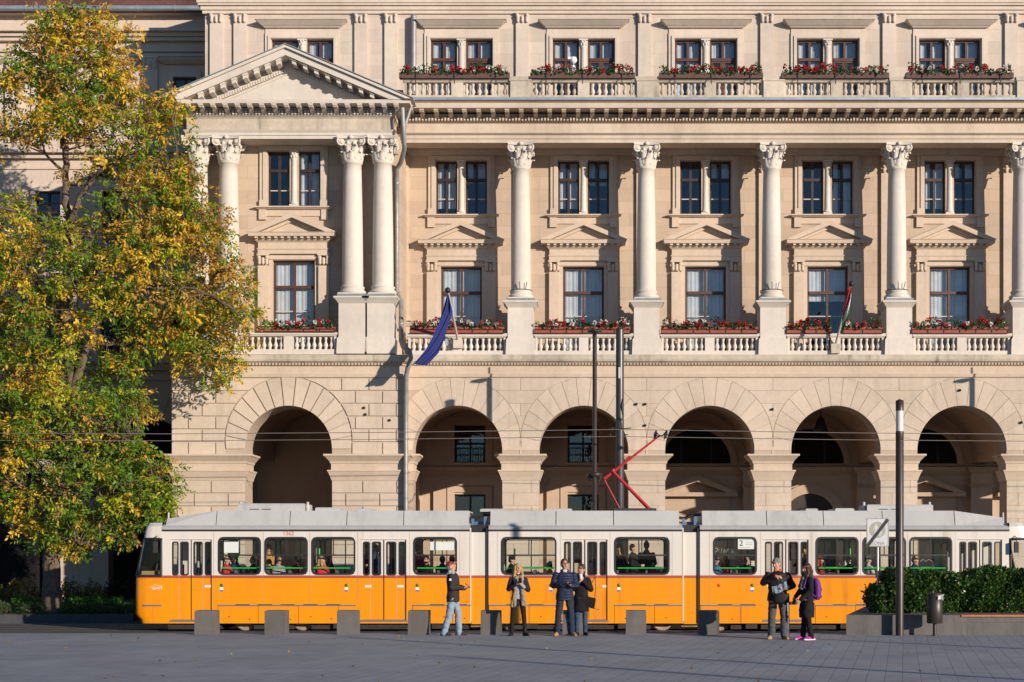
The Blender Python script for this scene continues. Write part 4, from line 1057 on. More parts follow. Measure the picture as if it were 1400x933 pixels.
def text_mesh(s, size, mat, parent, loc, rot=(R(90),0,0), name='lettering', shear=0, ex=.002, align='CENTER'):
    cu = bpy.data.curves.new(name, 'FONT'); cu.body = s; cu.size = size; cu.extrude = ex; cu.align_x = align; cu.align_y = 'CENTER'; cu.shear = shear
    t = bpy.data.objects.new(name, cu); COL.objects.link(t); bpy.context.view_layer.update()
    me = bpy.data.meshes.new_from_object(t.evaluated_get(bpy.context.evaluated_depsgraph_get())); bpy.data.objects.remove(t); me.name = name
    me.materials.clear(); me.materials.append(M[mat]); o = link(name, me, parent, loc, rot); return o
def zone_sign():
    d_ = 38.5; s = F/d_; root = empty('zone_sign', (X(1200,d_), d_, .47), 'grey end-of-pedestrian-zone sign with a black diagonal bar on a thin post', 'sign')
    zp_ = lambda py: Z(py,d_)-.47; xx = lambda px: (px-1200)/s
    q = MB(); q.lathe(0,0,[(.028,0),(.028,zp_(708))], 10); q.build('post', 'steel', root)
    q = MB(); q.prism(rrect(xx(1184),xx(1214.5),zp_(747.5),zp_(708.5),.03), -.07, -.04); q.build('plate', 'sign', root)
    q = MB(); ring(q, rrect(xx(1184),xx(1214.5),zp_(747.5),zp_(708.5),.03), rrect(xx(1185.3),xx(1213.2),zp_(746.2),zp_(710),.02), -.075, -.071); q.build('border', 'signgrey', root)
    c = (xx(1199), zp_(724.8)); q = MB(); q.prism([(c[0]+.205*math.cos(t), c[1]+.205*math.sin(t)) for t in np.linspace(0, 2*math.pi, 40)[:-1]], -.074, -.071); q.build('disc', 'signgrey', root)
    q = MB(); y0, y1 = -.079, -.075
    def fig(cx, cz, k):
        q.prism([(cx+.022*k*math.cos(t), cz+.10*k+.022*k*math.sin(t)) for t in np.linspace(0, 2*math.pi, 14)[:-1]], y0, y1)
        q.prism([(cx-.03*k,cz-.0*k),(cx+.03*k,cz-.0*k),(cx+.035*k,cz+.07*k),(cx-.035*k,cz+.07*k)], y0, y1)
        for sg in (-1, 1):
            q.prism([(cx+sg*.035*k,cz+.07*k),(cx+sg*.015*k,cz+.055*k),(cx+sg*.055*k,cz-.02*k),(cx+sg*.07*k,cz-.01*k)][::sg], y0+.001, y1)
            q.prism([(cx+sg*.03*k,cz),(cx,cz),(cx+sg*.012*k,cz-.11*k),(cx+sg*.035*k,cz-.11*k)][::-sg], y0+.0015, y1)
    fig(c[0]-.04, c[1]+.03, 1.0); fig(c[0]+.065, c[1]-.085, .8); q.build('pictogram', 'sign', root)
    text_mesh('ZÓNA', .12, 'signgrey', root, (xx(1199.5), -.074, zp_(743.2)))
    a, b_ = (xx(1185.5), zp_(746.5)), (xx(1213.2), zp_(710.5)); dx, dz_ = b_[0]-a[0], b_[1]-a[1]; l = math.hypot(dx, dz_); nx, nz = -dz_/l*.036, dx/l*.036
    q = MB(); q.prism([(a[0]-nx,a[1]-nz),(b_[0]-nx,b_[1]-nz),(b_[0]+nx,b_[1]+nz),(a[0]+nx,a[1]+nz)], -.088, -.081); q.build('diagonal_bar', 'black', root)
zone_sign()
PH = .475
M['benchwood'] = plain('orange_bench_wood', (.36,.12,.05), .55, var=.25, scale=12)
root = empty('planter', (X(1157,36.65), 36.65, 0), 'low grey granite planter with a timber seat edge, full of hedge', 'planter')
ox = X(1157,36.65); xs_ = X(1314,36.65)-ox
q = MB(); pl = [(0,0),(xs_,0),(xs_,6.0),(1.56,6.0)]
q.add([(x,y,0 if y == 0 else ST) for x,y in pl] + [(x,y,PH) for x,y in pl], [(0,1,5,4),(1,2,6,5),(2,3,7,6),(3,0,4,7),(4,5,6,7)]); 
for xj in (1.8, ): q.box(xj-.004, xj+.004, -.0025, .0, .0, PH)
q.build('block', 'granite', root)
q = MB(); q.box(xs_+.002, 14, .0, 6, ST, .30); q.box(xs_+.002, 14, .03, 6, .302, PH-.04); q.box(xs_+.3, 14, .7, 5.9, PH-.04, PH); q.box(xs_+.002, 14, -.003, -.0005, .0, .17); q.build('bench_block', 'granite', root)
q = MB(); q.box(xs_+.004, 14, -.03, .16, PH-.038, PH+.005); q.box(xs_+.004, 14, .18, .42, PH-.038, PH+.005); q.box(xs_+.004, 14, .44, .66, PH-.038, PH+.005); q.build('seat', 'benchwood', root)
q = MB(); q.box(1.75, 13.8, 1.0, 5.8, PH-.03, PH+.02); q.build('soil', 'soil', root)
def hedge():
    rs = np.random.RandomState(12); y0 = 37.75; xa = X(1206, y0); xb = xa+8.5; d_ = 1.6
    root = empty('hedge', (xa, y0, PH), 'dense glossy evergreen hedge growing in the granite planter', 'hedge')
    n = 30000; H = 1.07
    face = rs.rand(n); x = rs.uniform(0, xb-xa, n); top = H*(.93 + .07*np.sin(x*2.3+.6) + .05*np.sin(x*5.1) + .04*np.sin(x*11))
    top *= np.clip(.55 + x*1.1, 0, 1)
    front = face < .68
    z = np.where(front, rs.uniform(0, 1, n)*top, top - np.abs(rs.normal(0, .05, n)))
    bulge = .08*np.sin(x*3.7+z*4)+.06*np.sin(x*7.9-z*6)
    y = np.where(front, bulge + np.abs(rs.normal(0, .09, n)) + .22*(z/np.maximum(top,.1))**4, rs.uniform(.1, d_, n))
    lf = rs.rand(n) < .05; x = np.where(lf, rs.normal(.02, .05, n), x); y = np.where(lf, rs.uniform(0, d_, n), y); z = np.where(lf, rs.rand(n)*H*.62, z)
    x = x - .12*np.sin(z*5)*(x < .2)
    C = np.stack([x, y, z+.02], 1); D = rs.normal(size=(n, 3)) + (0, -.5, .35)
    pal = np.array([(.03,.075,.016),(.045,.105,.02),(.075,.14,.025),(.13,.18,.03),(.02,.05,.014)]); k = rs.choice(5, n, p=[.3,.3,.22,.06,.12])
    col = pal[k]*rs.uniform(.7, 1.3, (n, 1)); odd = rs.rand(n) < .002; col[odd] = (.40,.26,.04)
    leaf_mesh('foliage', C, D, rs.uniform(.07, .12, n), rs.uniform(.045, .07, n), col, 'gloss', root, rs)
    q = MB(); q.mold(.28, xb-xa-.2, .3, d_-.1, [(0,0,H*.90,-.05)]); q.build('inner_shade_core', plain('hedge_shade', (.008,.014,.006), .9, spec=.1), root)  # near-black core box paints the deep shade between the leaves
M['gloss'] = leafmat('glossy_leaves', .25, .32)
hedge()

# ---------------------------------------------------------------- tree beside the wing
TD = 52.6
def inpoly(p, poly):
    c = False; x, y = p
    for i in range(len(poly)):
        (x0, y0), (x1, y1) = poly[i-1], poly[i]
        if (y0 > y) != (y1 > y) and x < (x1-x0)*(y-y0)/(y1-y0)+x0: c = not c
    return c
CROWN = [(99,3),(144,18),(168,30),(186,51),(192,69),(186,86),(170,92),(180,99),(196,108),(225,120),(240,126),(250,145),(254,170),(266,196),(258,236),(276,264),(300,291),(306,329),(331,374),(347,416),(357,451),(340,480),(322,500),(309,538),(290,538),(273,512),(240,494),(212,486),(185,496),(184,520),(206,553),(198,580),(207,600),(192,612),(172,622),(216,624),(250,642),(238,660),(240,687),(226,702),(192,730),(168,738),(135,735),(120,757),(76,756),(39,744),(40,729),(0,711),(-70,700),(-110,600),(-120,450),(-100,300),(-60,180),(-15,105),(0,85),(18,62),(26,45),(45,33),(62,15)]
GAPS = [(28,148,32,16,.92),(50,226,46,16,.92),(62,252,42,20,.9),(118,214,26,26,.75),(122,108,18,16,.7),(42,128,16,12,.7),(150,448,32,40,.9),(120,500,14,28,.6),(130,245,26,20,.7),(35,105,30,16,.5),(20,215,40,26,.6),(150,190,16,16,.6),(90,290,30,14,.6),(95,420,16,14,.5),(200,175,14,12,.5),(215,440,14,22,.4),(170,300,16,14,.3),(300,470,18,12,.4),(205,130,14,12,.6)]
LIMBS = [
 ([(72,838),(71,800),(72,760),(75,700),(83,640),(92,590),(97,545)], .34, .20, 0),
 ([(97,545),(95,480),(89,430),(92,380),(93,320),(91,265),(88,215),(87,182)], .20, .10, .2),
 ([(88,188),(100,165),(108,130),(105,95),(100,50),(98,22)], .09, .03, -.3), ([(87,182),(78,150),(70,120),(62,80)], .08, .03, .6), ([(101,160),(118,120),(140,85),(152,58)], .07, .03, .3),
 ([(93,320),(103,284),(120,255),(140,232),(165,222),(190,200),(205,160)], .12, .03, -.6), ([(120,255),(128,215),(122,170)], .06, .02, -.3),
 ([(97,545),(112,495),(124,460),(131,425),(128,398),(150,350),(190,320),(240,300),(275,290)], .16, .03, -.4),
 ([(131,425),(170,400),(220,392),(280,400),(325,430)], .10, .03, -.8), ([(118,470),(160,470),(210,470),(255,480),(290,505)], .09, .03, .3),
 ([(92,590),(70,540),(45,500),(20,470),(-30,450)], .14, .04, -.4), ([(85,635),(55,600),(20,580),(-40,570)], .12, .04, .5),
 ([(82,650),(120,620),(160,600),(195,590)], .11, .03, -.5), ([(77,690),(120,670),(180,660),(228,650)], .10, .03, -.3), ([(75,705),(40,670),(0,650),(-50,640)], .10, .03, -.2),
 ([(89,430),(60,400),(30,370),(-20,340)], .10, .03, .4), ([(93,320),(60,300),(25,290),(-25,280)], .08, .03, -.3), ([(90,240),(60,210),(25,190),(-10,185)], .06, .02, .2),
 ([(128,398),(118,350),(140,300),(165,270)], .08, .03, -.9), ([(190,320),(225,260),(240,210),(235,165)], .06, .02, -.6), ([(75,720),(95,735),(110,745)], .06, .02, -.4), ([(190,320),(250,340),(300,370)], .06, .02, -.2)]
def tree():
    rs = np.random.RandomState(5)
    base = Vector((X(72,TD), TD, ST+.42))
    root = empty('ash_tree', tuple(base), 'tall tree turning yellow and green in the bed before the palace wing', 'tree')
    q = MB(); LP = []
    q.tube([W3(72,839.5,TD)-base, W3(72,836,TD)-base, W3(71.5,826,TD)-base, W3(71,806,TD)-base], [.44,.39,.34,.30], 16)
    for pts, r0, r1, dd in LIMBS:
        n = len(pts); P3 = [W3(p[0], p[1], TD + dd*(i/(n-1))*2.2) for i, p in enumerate(pts)]
        sm = []
        for i in range(n-1):
            p0, p1, p2, p3 = P3[max(i-1,0)], P3[i], P3[i+1], P3[min(i+2,n-1)]
            for k in range(4):
                t = k/4; sm.append(.5*((2*p1) + (p2-p0)*t + (2*p0-5*p1+4*p2-p3)*t*t + (3*p1-p0-3*p2+p3)*t**3))
        sm.append(P3[-1])
        m = len(sm); rad = [r0 + (r1-r0)*(i/(m-1))**.8 for i in range(m)]
        sm = [p + Vector(rs.normal(0, .03, 3)) if 0 < i < m-1 else p for i, p in enumerate(sm)]
        if pts[0][1] > 830: rad = [max(r_, .30) if i < 9 else r_ for i, r_ in enumerate(rad)]
        q.tube([p-base for p in sm], rad, 12 if r0 > .15 else 7)
        LP += [(p, r_) for p, r_ in zip(sm, rad)][m//4:]
    LPa = np.array([tuple(p) for p, _ in LP])
    tw = MB(); C, D, K, Ln = [], [], [], []
    pal = {'g': (.15,.26,.025), 'yg': (.42,.44,.025), 'y': (.72,.48,.04), 'o': (.58,.34,.05), 'b': (.44,.26,.07), 'dg': (.08,.16,.02)}
    count = 0; tries = 0
    while count < 1000 and tries < 20000:
        tries += 1
        p = (rs.uniform(-120, 358), rs.uniform(3, 757))
        if not inpoly(p, CROWN): continue
        if any(((p[0]-g[0])/g[2])**2 + ((p[1]-g[1])/g[3])**2 < 1 and rs.rand() < g[4] for g in GAPS): continue
        if p[0] < -10 and rs.rand() < .5: continue
        if 185 < p[1] < 340 and p[0] < 175 and rs.rand() < .62: continue
        edge = min(1.0, min(math.hypot(p[0]-a, p[1]-b_) for a, b_ in CROWN)/90)
        th = .5 + 2.4*edge; dy = rs.uniform(-th, th)
        d_ = TD + dy
        if p[0] > 205: d_ = min(max(TD-.3+dy*.6, 50.6), 53.1 if p[1] < 620 else 53.4)
        if p[1] > 690 and p[0] > 150: d_ = max(d_, 50.0)
        ctr = W3(p[0], p[1], d_)
        dist = np.linalg.norm(LPa-np.array(ctr), axis=1) + np.abs(LPa[:,2]-(ctr.z-.6))*.25; i = int(dist.argmin())
        a = LP[i][0]; mid = a.lerp(ctr, .5) + Vector(rs.normal(0, .12, 3)); mid.z += .1
        if (a-ctr).length < 5.5: tw.tube([a-base, mid-base, ctr-base], [min(.04, LP[i][1]), .02, .007], 4, caps=False)
        lvl = p[1]; low = min(max((lvl-60)/420, 0), 1); rightness = min(max((p[0]-130)/170, 0), 1)
        pg = .22 + .42*low - .30*rightness*(lvl < 560) + (.18 if lvl > 600 else 0) + .18*(dy > .5) - .12*(dy < -1)
        u = rs.rand()
        main = 'g' if u < pg else rs.choice(['yg','y','o','b'], p=[.30,.44,.16,.10] if low > .5 and rightness < .6 else [.18,.30,.30,.22])
        nsp = rs.randint(12, 21); rr = rs.uniform(.38, .62)
        for s_ in range(nsp):
            o = rs.normal(size=3); o /= np.linalg.norm(o); o[2] *= .7
            sp = np.array(ctr) + o*rr*rs.rand()**.5
            ax = o + rs.normal(size=3)*.5 + (0, 0, -.35); ax /= np.linalg.norm(ax)
            key = main if rs.rand() < .80 else rs.choice(['g','yg','y','o','dg'])
            col = np.array(pal[key])*rs.uniform(.7, 1.25)
            side = np.cross(ax, rs.normal(size=3)); side /= np.linalg.norm(side); L = rs.uniform(.20, .34)
            for j in range(7):
                t = (j//2+.4)/3.4; sg = (0 if j == 6 else (1 if j % 2 else -1))
                C.append(sp + ax*L*min(t,1)); D.append(ax*.55 + side*sg*.9 + rs.normal(size=3)*.18 + (0,0,-.15)); K.append(col*rs.uniform(.85, 1.15)); Ln.append(rs.uniform(.12, .19))
        count += 1
    q.v += [tuple(p) for p in tw.v] if False else []
    q.build('trunk', 'bark', root); tw.build('twigs', 'bark', root)
    C = np.array(C)-np.array(base); Ln = np.array(Ln)
    leaf_mesh('crown', C, np.array(D), Ln, Ln*.42, np.clip(np.array(K), 0, 1), 'leaf', root, rs)
tree()

# ---------------------------------------------------------------- planted bed before the wing
b = MB(); b.box(-40, -13.9, 51.6, 58.5, ST, Z(841.5,52.0)); b.box(-40, -13.898, 51.4, 51.597, ST, Z(840.5,51.5)); tag(b.build('flower_bed_ground', ['kerb']), kind='structure')
b = MB(); b.box(-40, -13.95, 51.75, 58.3, Z(841.5,52.0), Z(839,52)); tag(b.build('bed_soil', 'soil'), kind='structure')
def shrub(px_, pyt, pyb, wpx, d_, pal, label, seed, size=.07, n=2600, cat='shrub', accent=None, spiky=False):
    rs = np.random.RandomState(seed); zb = Z(839,52); zt = Z(pyt, d_); c = Vector((X(px_,d_), d_, zb)); w_ = wpx*d_/F/2; h = zt-zb
    root = empty('shrub', tuple(c), label, cat)
    th = rs.uniform(0, 2*math.pi, n); ph = np.arccos(rs.uniform(-.1, 1, n)); rr = rs.uniform(.6, 1.0, n)**.5*(1+.15*np.sin(th*5+seed)+.12*np.sin(ph*7+th*3))
    C = np.stack([w_*np.sin(ph)*np.cos(th)*rr, .75*min(w_,1.3)*np.sin(ph)*np.sin(th)*rr, h*np.cos(ph)*rr*.92+.03], 1); C[:,2] = np.maximum(C[:,2], .01)
    D = C/np.array([max(w_,.1)**2, .6*w_*w_+.1, h*h])*.5 + rs.normal(size=(n, 3))*(.6 if spiky else 1.0) + (0, 0, .4)
    pal = np.array(pal); k = pal[rs.randint(0, len(pal), n)]*rs.uniform(.7, 1.3, (n, 1))
    if accent is not None:
        a = (np.sin(C[:,0]*4+seed)+np.sin(C[:,2]*9) > .7) & (rs.rand(n) < .6); k[a] = np.array(accent)*rs.uniform(.7, 1.2, (a.sum(), 1))
    leaf_mesh('foliage', C, D, rs.uniform(.7, 1.3, n)*size*(1.5 if spiky else 1), size*(.35 if spiky else .6), np.clip(k, 0, 1), 'leaf', root, rs)
    q = MB()
    for s_ in range(5): q.tube([(0,0,0),(rs.normal()*w_*.2, rs.normal()*.2, h*.4),(rs.normal()*w_*.4, rs.normal()*.3, h*.7)], [.03,.02,.008], 5)
    q.build('stem', 'bark', root)
OL = [(.15,.15,.03),(.11,.13,.03),(.22,.16,.04),(.09,.09,.03)]; GR = [(.09,.21,.03),(.12,.25,.03),(.065,.15,.025)]; JU = [(.08,.14,.05),(.10,.17,.05),(.06,.10,.04)]; DG = [(.015,.03,.012),(.02,.04,.015)]  # olive, green and juniper colours brightened to replace sunlight the tram blocks
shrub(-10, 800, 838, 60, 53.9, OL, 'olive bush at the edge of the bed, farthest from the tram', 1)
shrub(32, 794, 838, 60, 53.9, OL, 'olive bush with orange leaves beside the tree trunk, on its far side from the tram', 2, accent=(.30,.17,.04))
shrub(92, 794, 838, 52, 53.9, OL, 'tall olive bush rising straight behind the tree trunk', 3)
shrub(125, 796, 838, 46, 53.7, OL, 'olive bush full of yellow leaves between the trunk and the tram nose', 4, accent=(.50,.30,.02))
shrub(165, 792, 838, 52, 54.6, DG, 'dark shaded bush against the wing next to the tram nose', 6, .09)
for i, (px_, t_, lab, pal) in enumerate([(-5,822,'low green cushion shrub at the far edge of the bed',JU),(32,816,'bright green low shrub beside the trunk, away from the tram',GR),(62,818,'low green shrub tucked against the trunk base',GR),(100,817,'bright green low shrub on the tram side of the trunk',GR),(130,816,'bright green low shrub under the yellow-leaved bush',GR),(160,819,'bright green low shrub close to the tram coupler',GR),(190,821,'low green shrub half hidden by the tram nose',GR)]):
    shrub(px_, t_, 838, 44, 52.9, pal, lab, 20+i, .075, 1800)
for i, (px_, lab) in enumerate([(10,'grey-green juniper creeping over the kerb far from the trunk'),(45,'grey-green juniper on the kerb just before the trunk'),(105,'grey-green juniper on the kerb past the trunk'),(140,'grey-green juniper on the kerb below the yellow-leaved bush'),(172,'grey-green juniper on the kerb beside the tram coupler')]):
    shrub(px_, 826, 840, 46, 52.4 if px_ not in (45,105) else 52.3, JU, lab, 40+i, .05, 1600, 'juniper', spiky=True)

rs = np.random.RandomState(77); n = 150
fx = rs.uniform(-14, 12, n); fy = rs.uniform(20, 37.2, n); o = leaf_mesh('fallen_leaves', np.stack([fx, fy, np.full(n, .008)], 1), np.stack([rs.normal(size=n), rs.normal(size=n), rs.uniform(0, .25, n)], 1), rs.uniform(.04, .08, n), rs.uniform(.025, .045, n), np.array([(.35,.22,.03),(.22,.12,.04),(.16,.09,.04)])[rs.randint(0, 3, n)], 'leaf', None, rs)
tag(o, 'small yellow and brown leaves scattered over the paving', 'leaves', kind='stuff')
# ---------------------------------------------------------------- the tram
YN, YF, YC = 45.93, 48.33, 47.13
TX = lambda px: X(px, YN)
TZ = lambda py: Z(py, YN)
M['tramyellow'] = stucco('tram_orange_paint', (.80,.262,.0), dirt=(.25,.10,.02), damt=.55, var=.035, rough=.33, bumpk=.03, spec=.45)
M['tramwhite'] = stucco('tram_cream_paint', (.62,.57,.51), dirt=(.34,.29,.24), damt=.55, var=.03, rough=.36, bumpk=.03, spec=.45)
M['tramred'] = plain('tram_brown_stripe', (.36,.075,.035), .4)
M['tramgrey'] = stucco('tram_roof_grey', (.42,.415,.405), dirt=(.20,.19,.18), damt=.4, var=.05, rough=.5, bumpk=.06)
M['rubber'] = plain('black_rubber', (.018,.018,.02), .5)
M['under'] = plain('dark_underframe', (.022,.021,.022), .7, var=.3, scale=5)
M['wheel'] = plain('rusty_steel_wheel', (.30,.24,.17), .6, .2, var=.3, scale=12)
M['tramglass'] = glass('tram_glass', (.90,.93,.92), 1.4, .01)
M['cabglass'] = glass('cab_glass', (.5,.54,.55), 1.5, .01)
M['tramin'] = plain('tram_interior_grey', (.16,.165,.16), .7)
M['seat'] = plain('tram_seat_brown', (.10,.085,.075), .7)
M['greenbar'] = plain('bright_green_rail', (.03,.45,.06), .4)
M['pantored'] = plain('pantograph_red', (.46,.018,.025), .4, .1)
M['bluesteel'] = plain('blue_grey_steel', (.10,.17,.27), .5, .3)
tram = empty('tram', (TX(187), YC, ST), 'orange and cream articulated tram standing full of passengers before the arcade', 'tram')
TL = Vector(tram.location)
def tp(mb, name, mats, parent=None): 
    return mb.build(name, mats, parent or tram, (0,0,0) if parent else -TL)
zfl = ST + .866                                        # floor
zr, zo = TZ(787), TZ(790.8)
def tmat(z): return 0 if z > zr else (2 if z > zo else 1)
WINS = [(298,357),(361.5,421),(425.6,486),(565,625),(685,761),(839.6,915.6),(975,1035),(1115,1174),(1179,1239),(1243,1302)]
DOORS = [234,495,770,1045,1311]; DWID = {234:55.5, 495:60.5, 770:60.5, 1045:60.5, 1311:59}
BODY = [(222,642.5),(668,933),(957,1380)]
def wall_holes(a, b_):
    h = [(TX(w0)+.05, TX(w1)-.05, TZ(785.3), TZ(735.2)) for w0, w1 in WINS if a < w0 < b_]
    return h + [(TX(d), TX(d+DWID[d]), TZ(848), TZ(738)) for d in DOORS if a < d < b_]
bodies = []
zt_, zb_t = TZ(727), TZ(852.6)
for a, b_ in BODY:
    q = MB()
    for y0, y1 in ((YN, YN+.045), (YF, YF-.045)):
        q.holed(TX(a), TX(b_), zb_t, zt_, y0, y1, wall_holes(a, b_), tmat, (zr, zo))
    q.box(TX(a), TX(b_), YN+.05, YF-.05, zfl-.06, zfl, 3); q.box(TX(a), TX(b_), YN+.05, YF-.05, zt_-.05, zt_-.005, 3)
    for xx in (a, b_):
        if xx in (222, 1380): continue
        q.holed(TX(xx)-.02, TX(xx)+.02, zb_t, zt_, YN+.06, YF-.06, [])
    bo = tp(q, 'car_body', ['tramwhite', 'tramyellow', 'tramred', 'tramin']); bodies.append(bo)
    # roof: eaves strip, dark strip painted as the gutter's shadow and rounded roof
    q = MB(); pr = [(YN-.012,TZ(724)),(YN-.03,TZ(721.5)),(YN+.04,TZ(719.6)),(YN+.25,TZ(716)),(YC,TZ(712))]
    pr = [*pr, *[(2*YC-y, z) for y, z in pr[-2::-1]], (YF,zt_), (YN,zt_)]
    q.profx(pr[::-1], TX(a), TX(b_), 0)
    q.box(TX(a), TX(b_), YN-.02, YN+.0, TZ(726.6), TZ(724.2), 1); q.build('roof', ['tramgrey', 'rubber'], tram, -TL)
# articulation panels between the cars
for a, b_ in ((642.5,668),(933,957)):
    q = MB(); q.holed(TX(a)+.04, TX(b_)-.06, zb_t-.02, TZ(728), YN+.06, YF-.06, [], tmat, (zr, zo))
    q.box(TX(b_)-.075, TX(b_)-.0, YN+.02, YF-.02, zb_t, TZ(722), 3); q.box(TX(a)-.0, TX(a)+.035, YN-.012, YN+.07, zb_t+.06, TZ(722), 0)
    q.box(TX(a), TX(b_), YN+.15, YF-.15, TZ(727), TZ(718), 3)
    tp(q, 'articulation', ['tramwhite', 'tramyellow', 'tramred', 'rubber'])
    q = MB()
    for j, (y_, s_) in enumerate(((YN+.5,.0),(YN+.8,.1),(YN+1.3,.04))):
        q = MB(); q.tube([(TX(a)-.1,y_,TZ(708-j*1.2)),(TX(a)+.15,y_,TZ(709-j)),(TX(b_)-.25,y_,TZ(705-j)),(TX(b_)+.1,y_,TZ(703-j))], .035, 7, 0); tp(q, 'roof_cable', 'rubber')
    q = MB()
    q.box(TX(a)-.02, TX(b_)-.15, YN+.5, YN+.62, TZ(717), TZ(713), 1); q.box(TX(b_)-.16, TX(b_)-.06, YN+.3, YN+.5, TZ(719), TZ(706), 1); q.box(TX(a)+.02, TX(a)+.1, YN+.35, YN+.45, TZ(719), TZ(709), 1)
    tp(q, 'cable_frame', ['rubber', 'bluesteel'])
# noses
def nose(sg, xe, name):
    """sg=-1: nose at the low-x end; xe: where the straight side ends (px)."""
    q = MB(); xd = lambda dpx: TX(xe) + sg*dpx/45.5*1.0
    prof = [(852.6, 31, 0), (847, 32.5, 0), (843.5, 37, 0), (839, 39.4, 0), (815, 39.4, 0), (790.8, 39, 0), (788.3, 38.7, 0), (762, 33, 0), (736, 27.8, 0), (727, 26, 0), (720, 24, 0), (715, 20, 0)]
    rows_ = []
    for py, rc, rt in prof:
        z = TZ(py); L = rc/45.5*sg
        pts = []
        for s_, ins in ((0,0),(.5,.008),(.8,.035),(.93,.09),(.98,.18),(1.0,.4),(1.0,.7),(1.0,1.2)):
            pts.append((TX(xe)+L*s_, YN+ins, z))
        pts += [(x_, 2*YC-y_, z_) for x_, y_, z_ in pts[-2::-1]]; rows_.append(pts)
    v = [p for r_ in rows_ for p in r_]; n = len(rows_[0]); f = []; mi = []
    for j in range(len(rows_)-1):
        zmid = (rows_[j][0][2]+rows_[j+1][0][2])/2
        for i in range(n-1):
            if 736 < (prof[j][0]+prof[j+1][0])/2 < 788.3 and i in (0,1,2,4,5,6,7,8,9,11,12,13): continue
            f.append((j*n+i, j*n+i+1, (j+1)*n+i+1, (j+1)*n+i)); mi.append(3 if prof[j][0] <= 720 else tmat(zmid))
    q.add(v, f, 0, True); q.m = mi
    q.add(rows_[-1], [tuple(range(n))], 3); q.add(rows_[0], [tuple(range(n-1,-1,-1))], 1)
    root = tp(q, name, ['tramwhite', 'tramyellow', 'tramred', 'tramgrey'])
    # cab side windows and windscreen follow the shell
    def shell(u, py):
        for j in range(len(prof)-1):
            if prof[j][0] >= py >= prof[j+1][0]:
                t = (prof[j][0]-py)/(prof[j][0]-prof[j+1][0]); a, b__ = rows_[j], rows_[j+1]; break
        i = min(int(u), n-2); w_ = u-i
        pa = Vector(a[i]).lerp(Vector(a[i+1]), w_); pb = Vector(b__[i]).lerp(Vector(b__[i+1]), w_); return pa.lerp(pb, t)
    def patch(u0, u1, p0, p1, off, nm, mat, nu=12):
        m_ = MB(); v = []
        us = np.linspace(u0, u1, nu+1); ps = np.linspace(p0, p1, 7); c_ = Vector((TX(xe), YC, 0))
        for p_ in ps:
            for u in us:
                pt = shell(u, p_); d_ = Vector((pt.x-c_.x, pt.y-c_.y, 0)); d_.x *= .5; v.append(pt + d_.normalized()*off)
        m_.add(v, [(j*(nu+1)+i, j*(nu+1)+i+1, (j+1)*(nu+1)+i+1, (j+1)*(nu+1)+i) for j in range(6) for i in range(nu)], 0, True)
        return m_.build(nm, mat, root)
    for u0, u1, nm in ((.04, 2.98, 'side_pane'), (11.02, 13.96, 'side_pane'), (4.0, 10.0, 'windscreen')):
        patch(u0, u1, 788.3, 736, -.004, nm, 'tramglass')
        loop = [shell(u, 787.6) for u in np.linspace(u0+.06, u1-.06, 10)] + [shell(u1-.06, p_) for p_ in (775, 762, 750, 737.5)] + [shell(u, 736.7) for u in np.linspace(u1-.12, u0+.06, 10)] + [shell(u0+.06, p_) for p_ in (750, 762, 775, 787.6)]
        m_ = MB(); m_.tube(loop, .035, 6); m_.build('window_rubber', 'rubber', root)
    M.setdefault('dash', plain('ochre_dashboard', (.28,.21,.10), .7))
    m_ = MB(); xa, xb = sorted((TX(xe)+sg*.12, TX(xe)+sg*.72)); m_.box(xa, xb, YN+.18, YF-.18, TZ(812), TZ(786)); m_.box(*sorted((TX(xe)+sg*.3, TX(xe)+sg*.68)), YN+.2, YF-.5, TZ(785.9), TZ(781)); m_.build('driver_desk', 'dash', root)
    m_ = MB(); m_.box(*sorted((TX(xe), TX(xe)+sg*.7)), YN+.08, YF-.08, zfl-.06, zfl); m_.box(*sorted((TX(xe)+sg*.1, TX(xe)-sg*.3)), YC-.25, YC+.2, zfl+.4, zfl+.5); m_.box(*sorted((TX(xe)-sg*.3, TX(xe)-sg*.22)), YC-.25, YC+.2, zfl+.45, zfl+1.15); m_.build('driver_seat', 'seat', root)
    for yy in (YN+.45, YF-.45):
        pt = shell(6.5, 812); m_ = MB(); m_.ell((pt.x, yy, pt.z), (.05,.09,.09), 10, 8); m_.build('headlight', 'whitep', root)
    m_ = MB(); pt = shell(2, 799); m_.ell((TX(xe)+sg*40/45.5, YN+.35, TZ(797.5)), .04, 8, 6); m_.build('tail_light', 'pantored', root)
    m_ = MB(); m_.box(*sorted((TX(xe)+sg*1/45.5, TX(xe)-sg*1/45.5+sg*.6)), YN-.012, YN+.02, TZ(829), TZ(827.2)); m_.build('trim_strip', 'bluesteel', root)
    # coupler, mirror, aerial, desk
    m_ = MB(); xc_ = TX(xe)+sg*.80
    m_.tube([(xc_-sg*.3,YC,TZ(845)),(xc_+sg*.25,YC,TZ(846)),(xc_+sg*.40,YC,TZ(846.5))], [.12,.10,.08], 8); m_.box(*sorted((xc_+sg*.36, xc_+sg*.5)), YC-.22, YC+.22, TZ(852), TZ(841)); m_.box(*sorted((xc_-sg*.2, xc_+sg*.02)), YN+.3, YF-.3, TZ(851), TZ(844))
    m_.build('coupler', 'under', root)
    m_ = MB(); xm = TX(xe)+sg*.16; m_.tube([(xm,YN,TZ(733)),(xm+sg*.02,YN-.16,TZ(736)),(xm,YN-.17,TZ(741))], .012, 5); m_.box(xm-.06, xm+.06, YN-.22, YN-.12, TZ(756), TZ(741)); m_.build('wing_mirror', 'under', root)
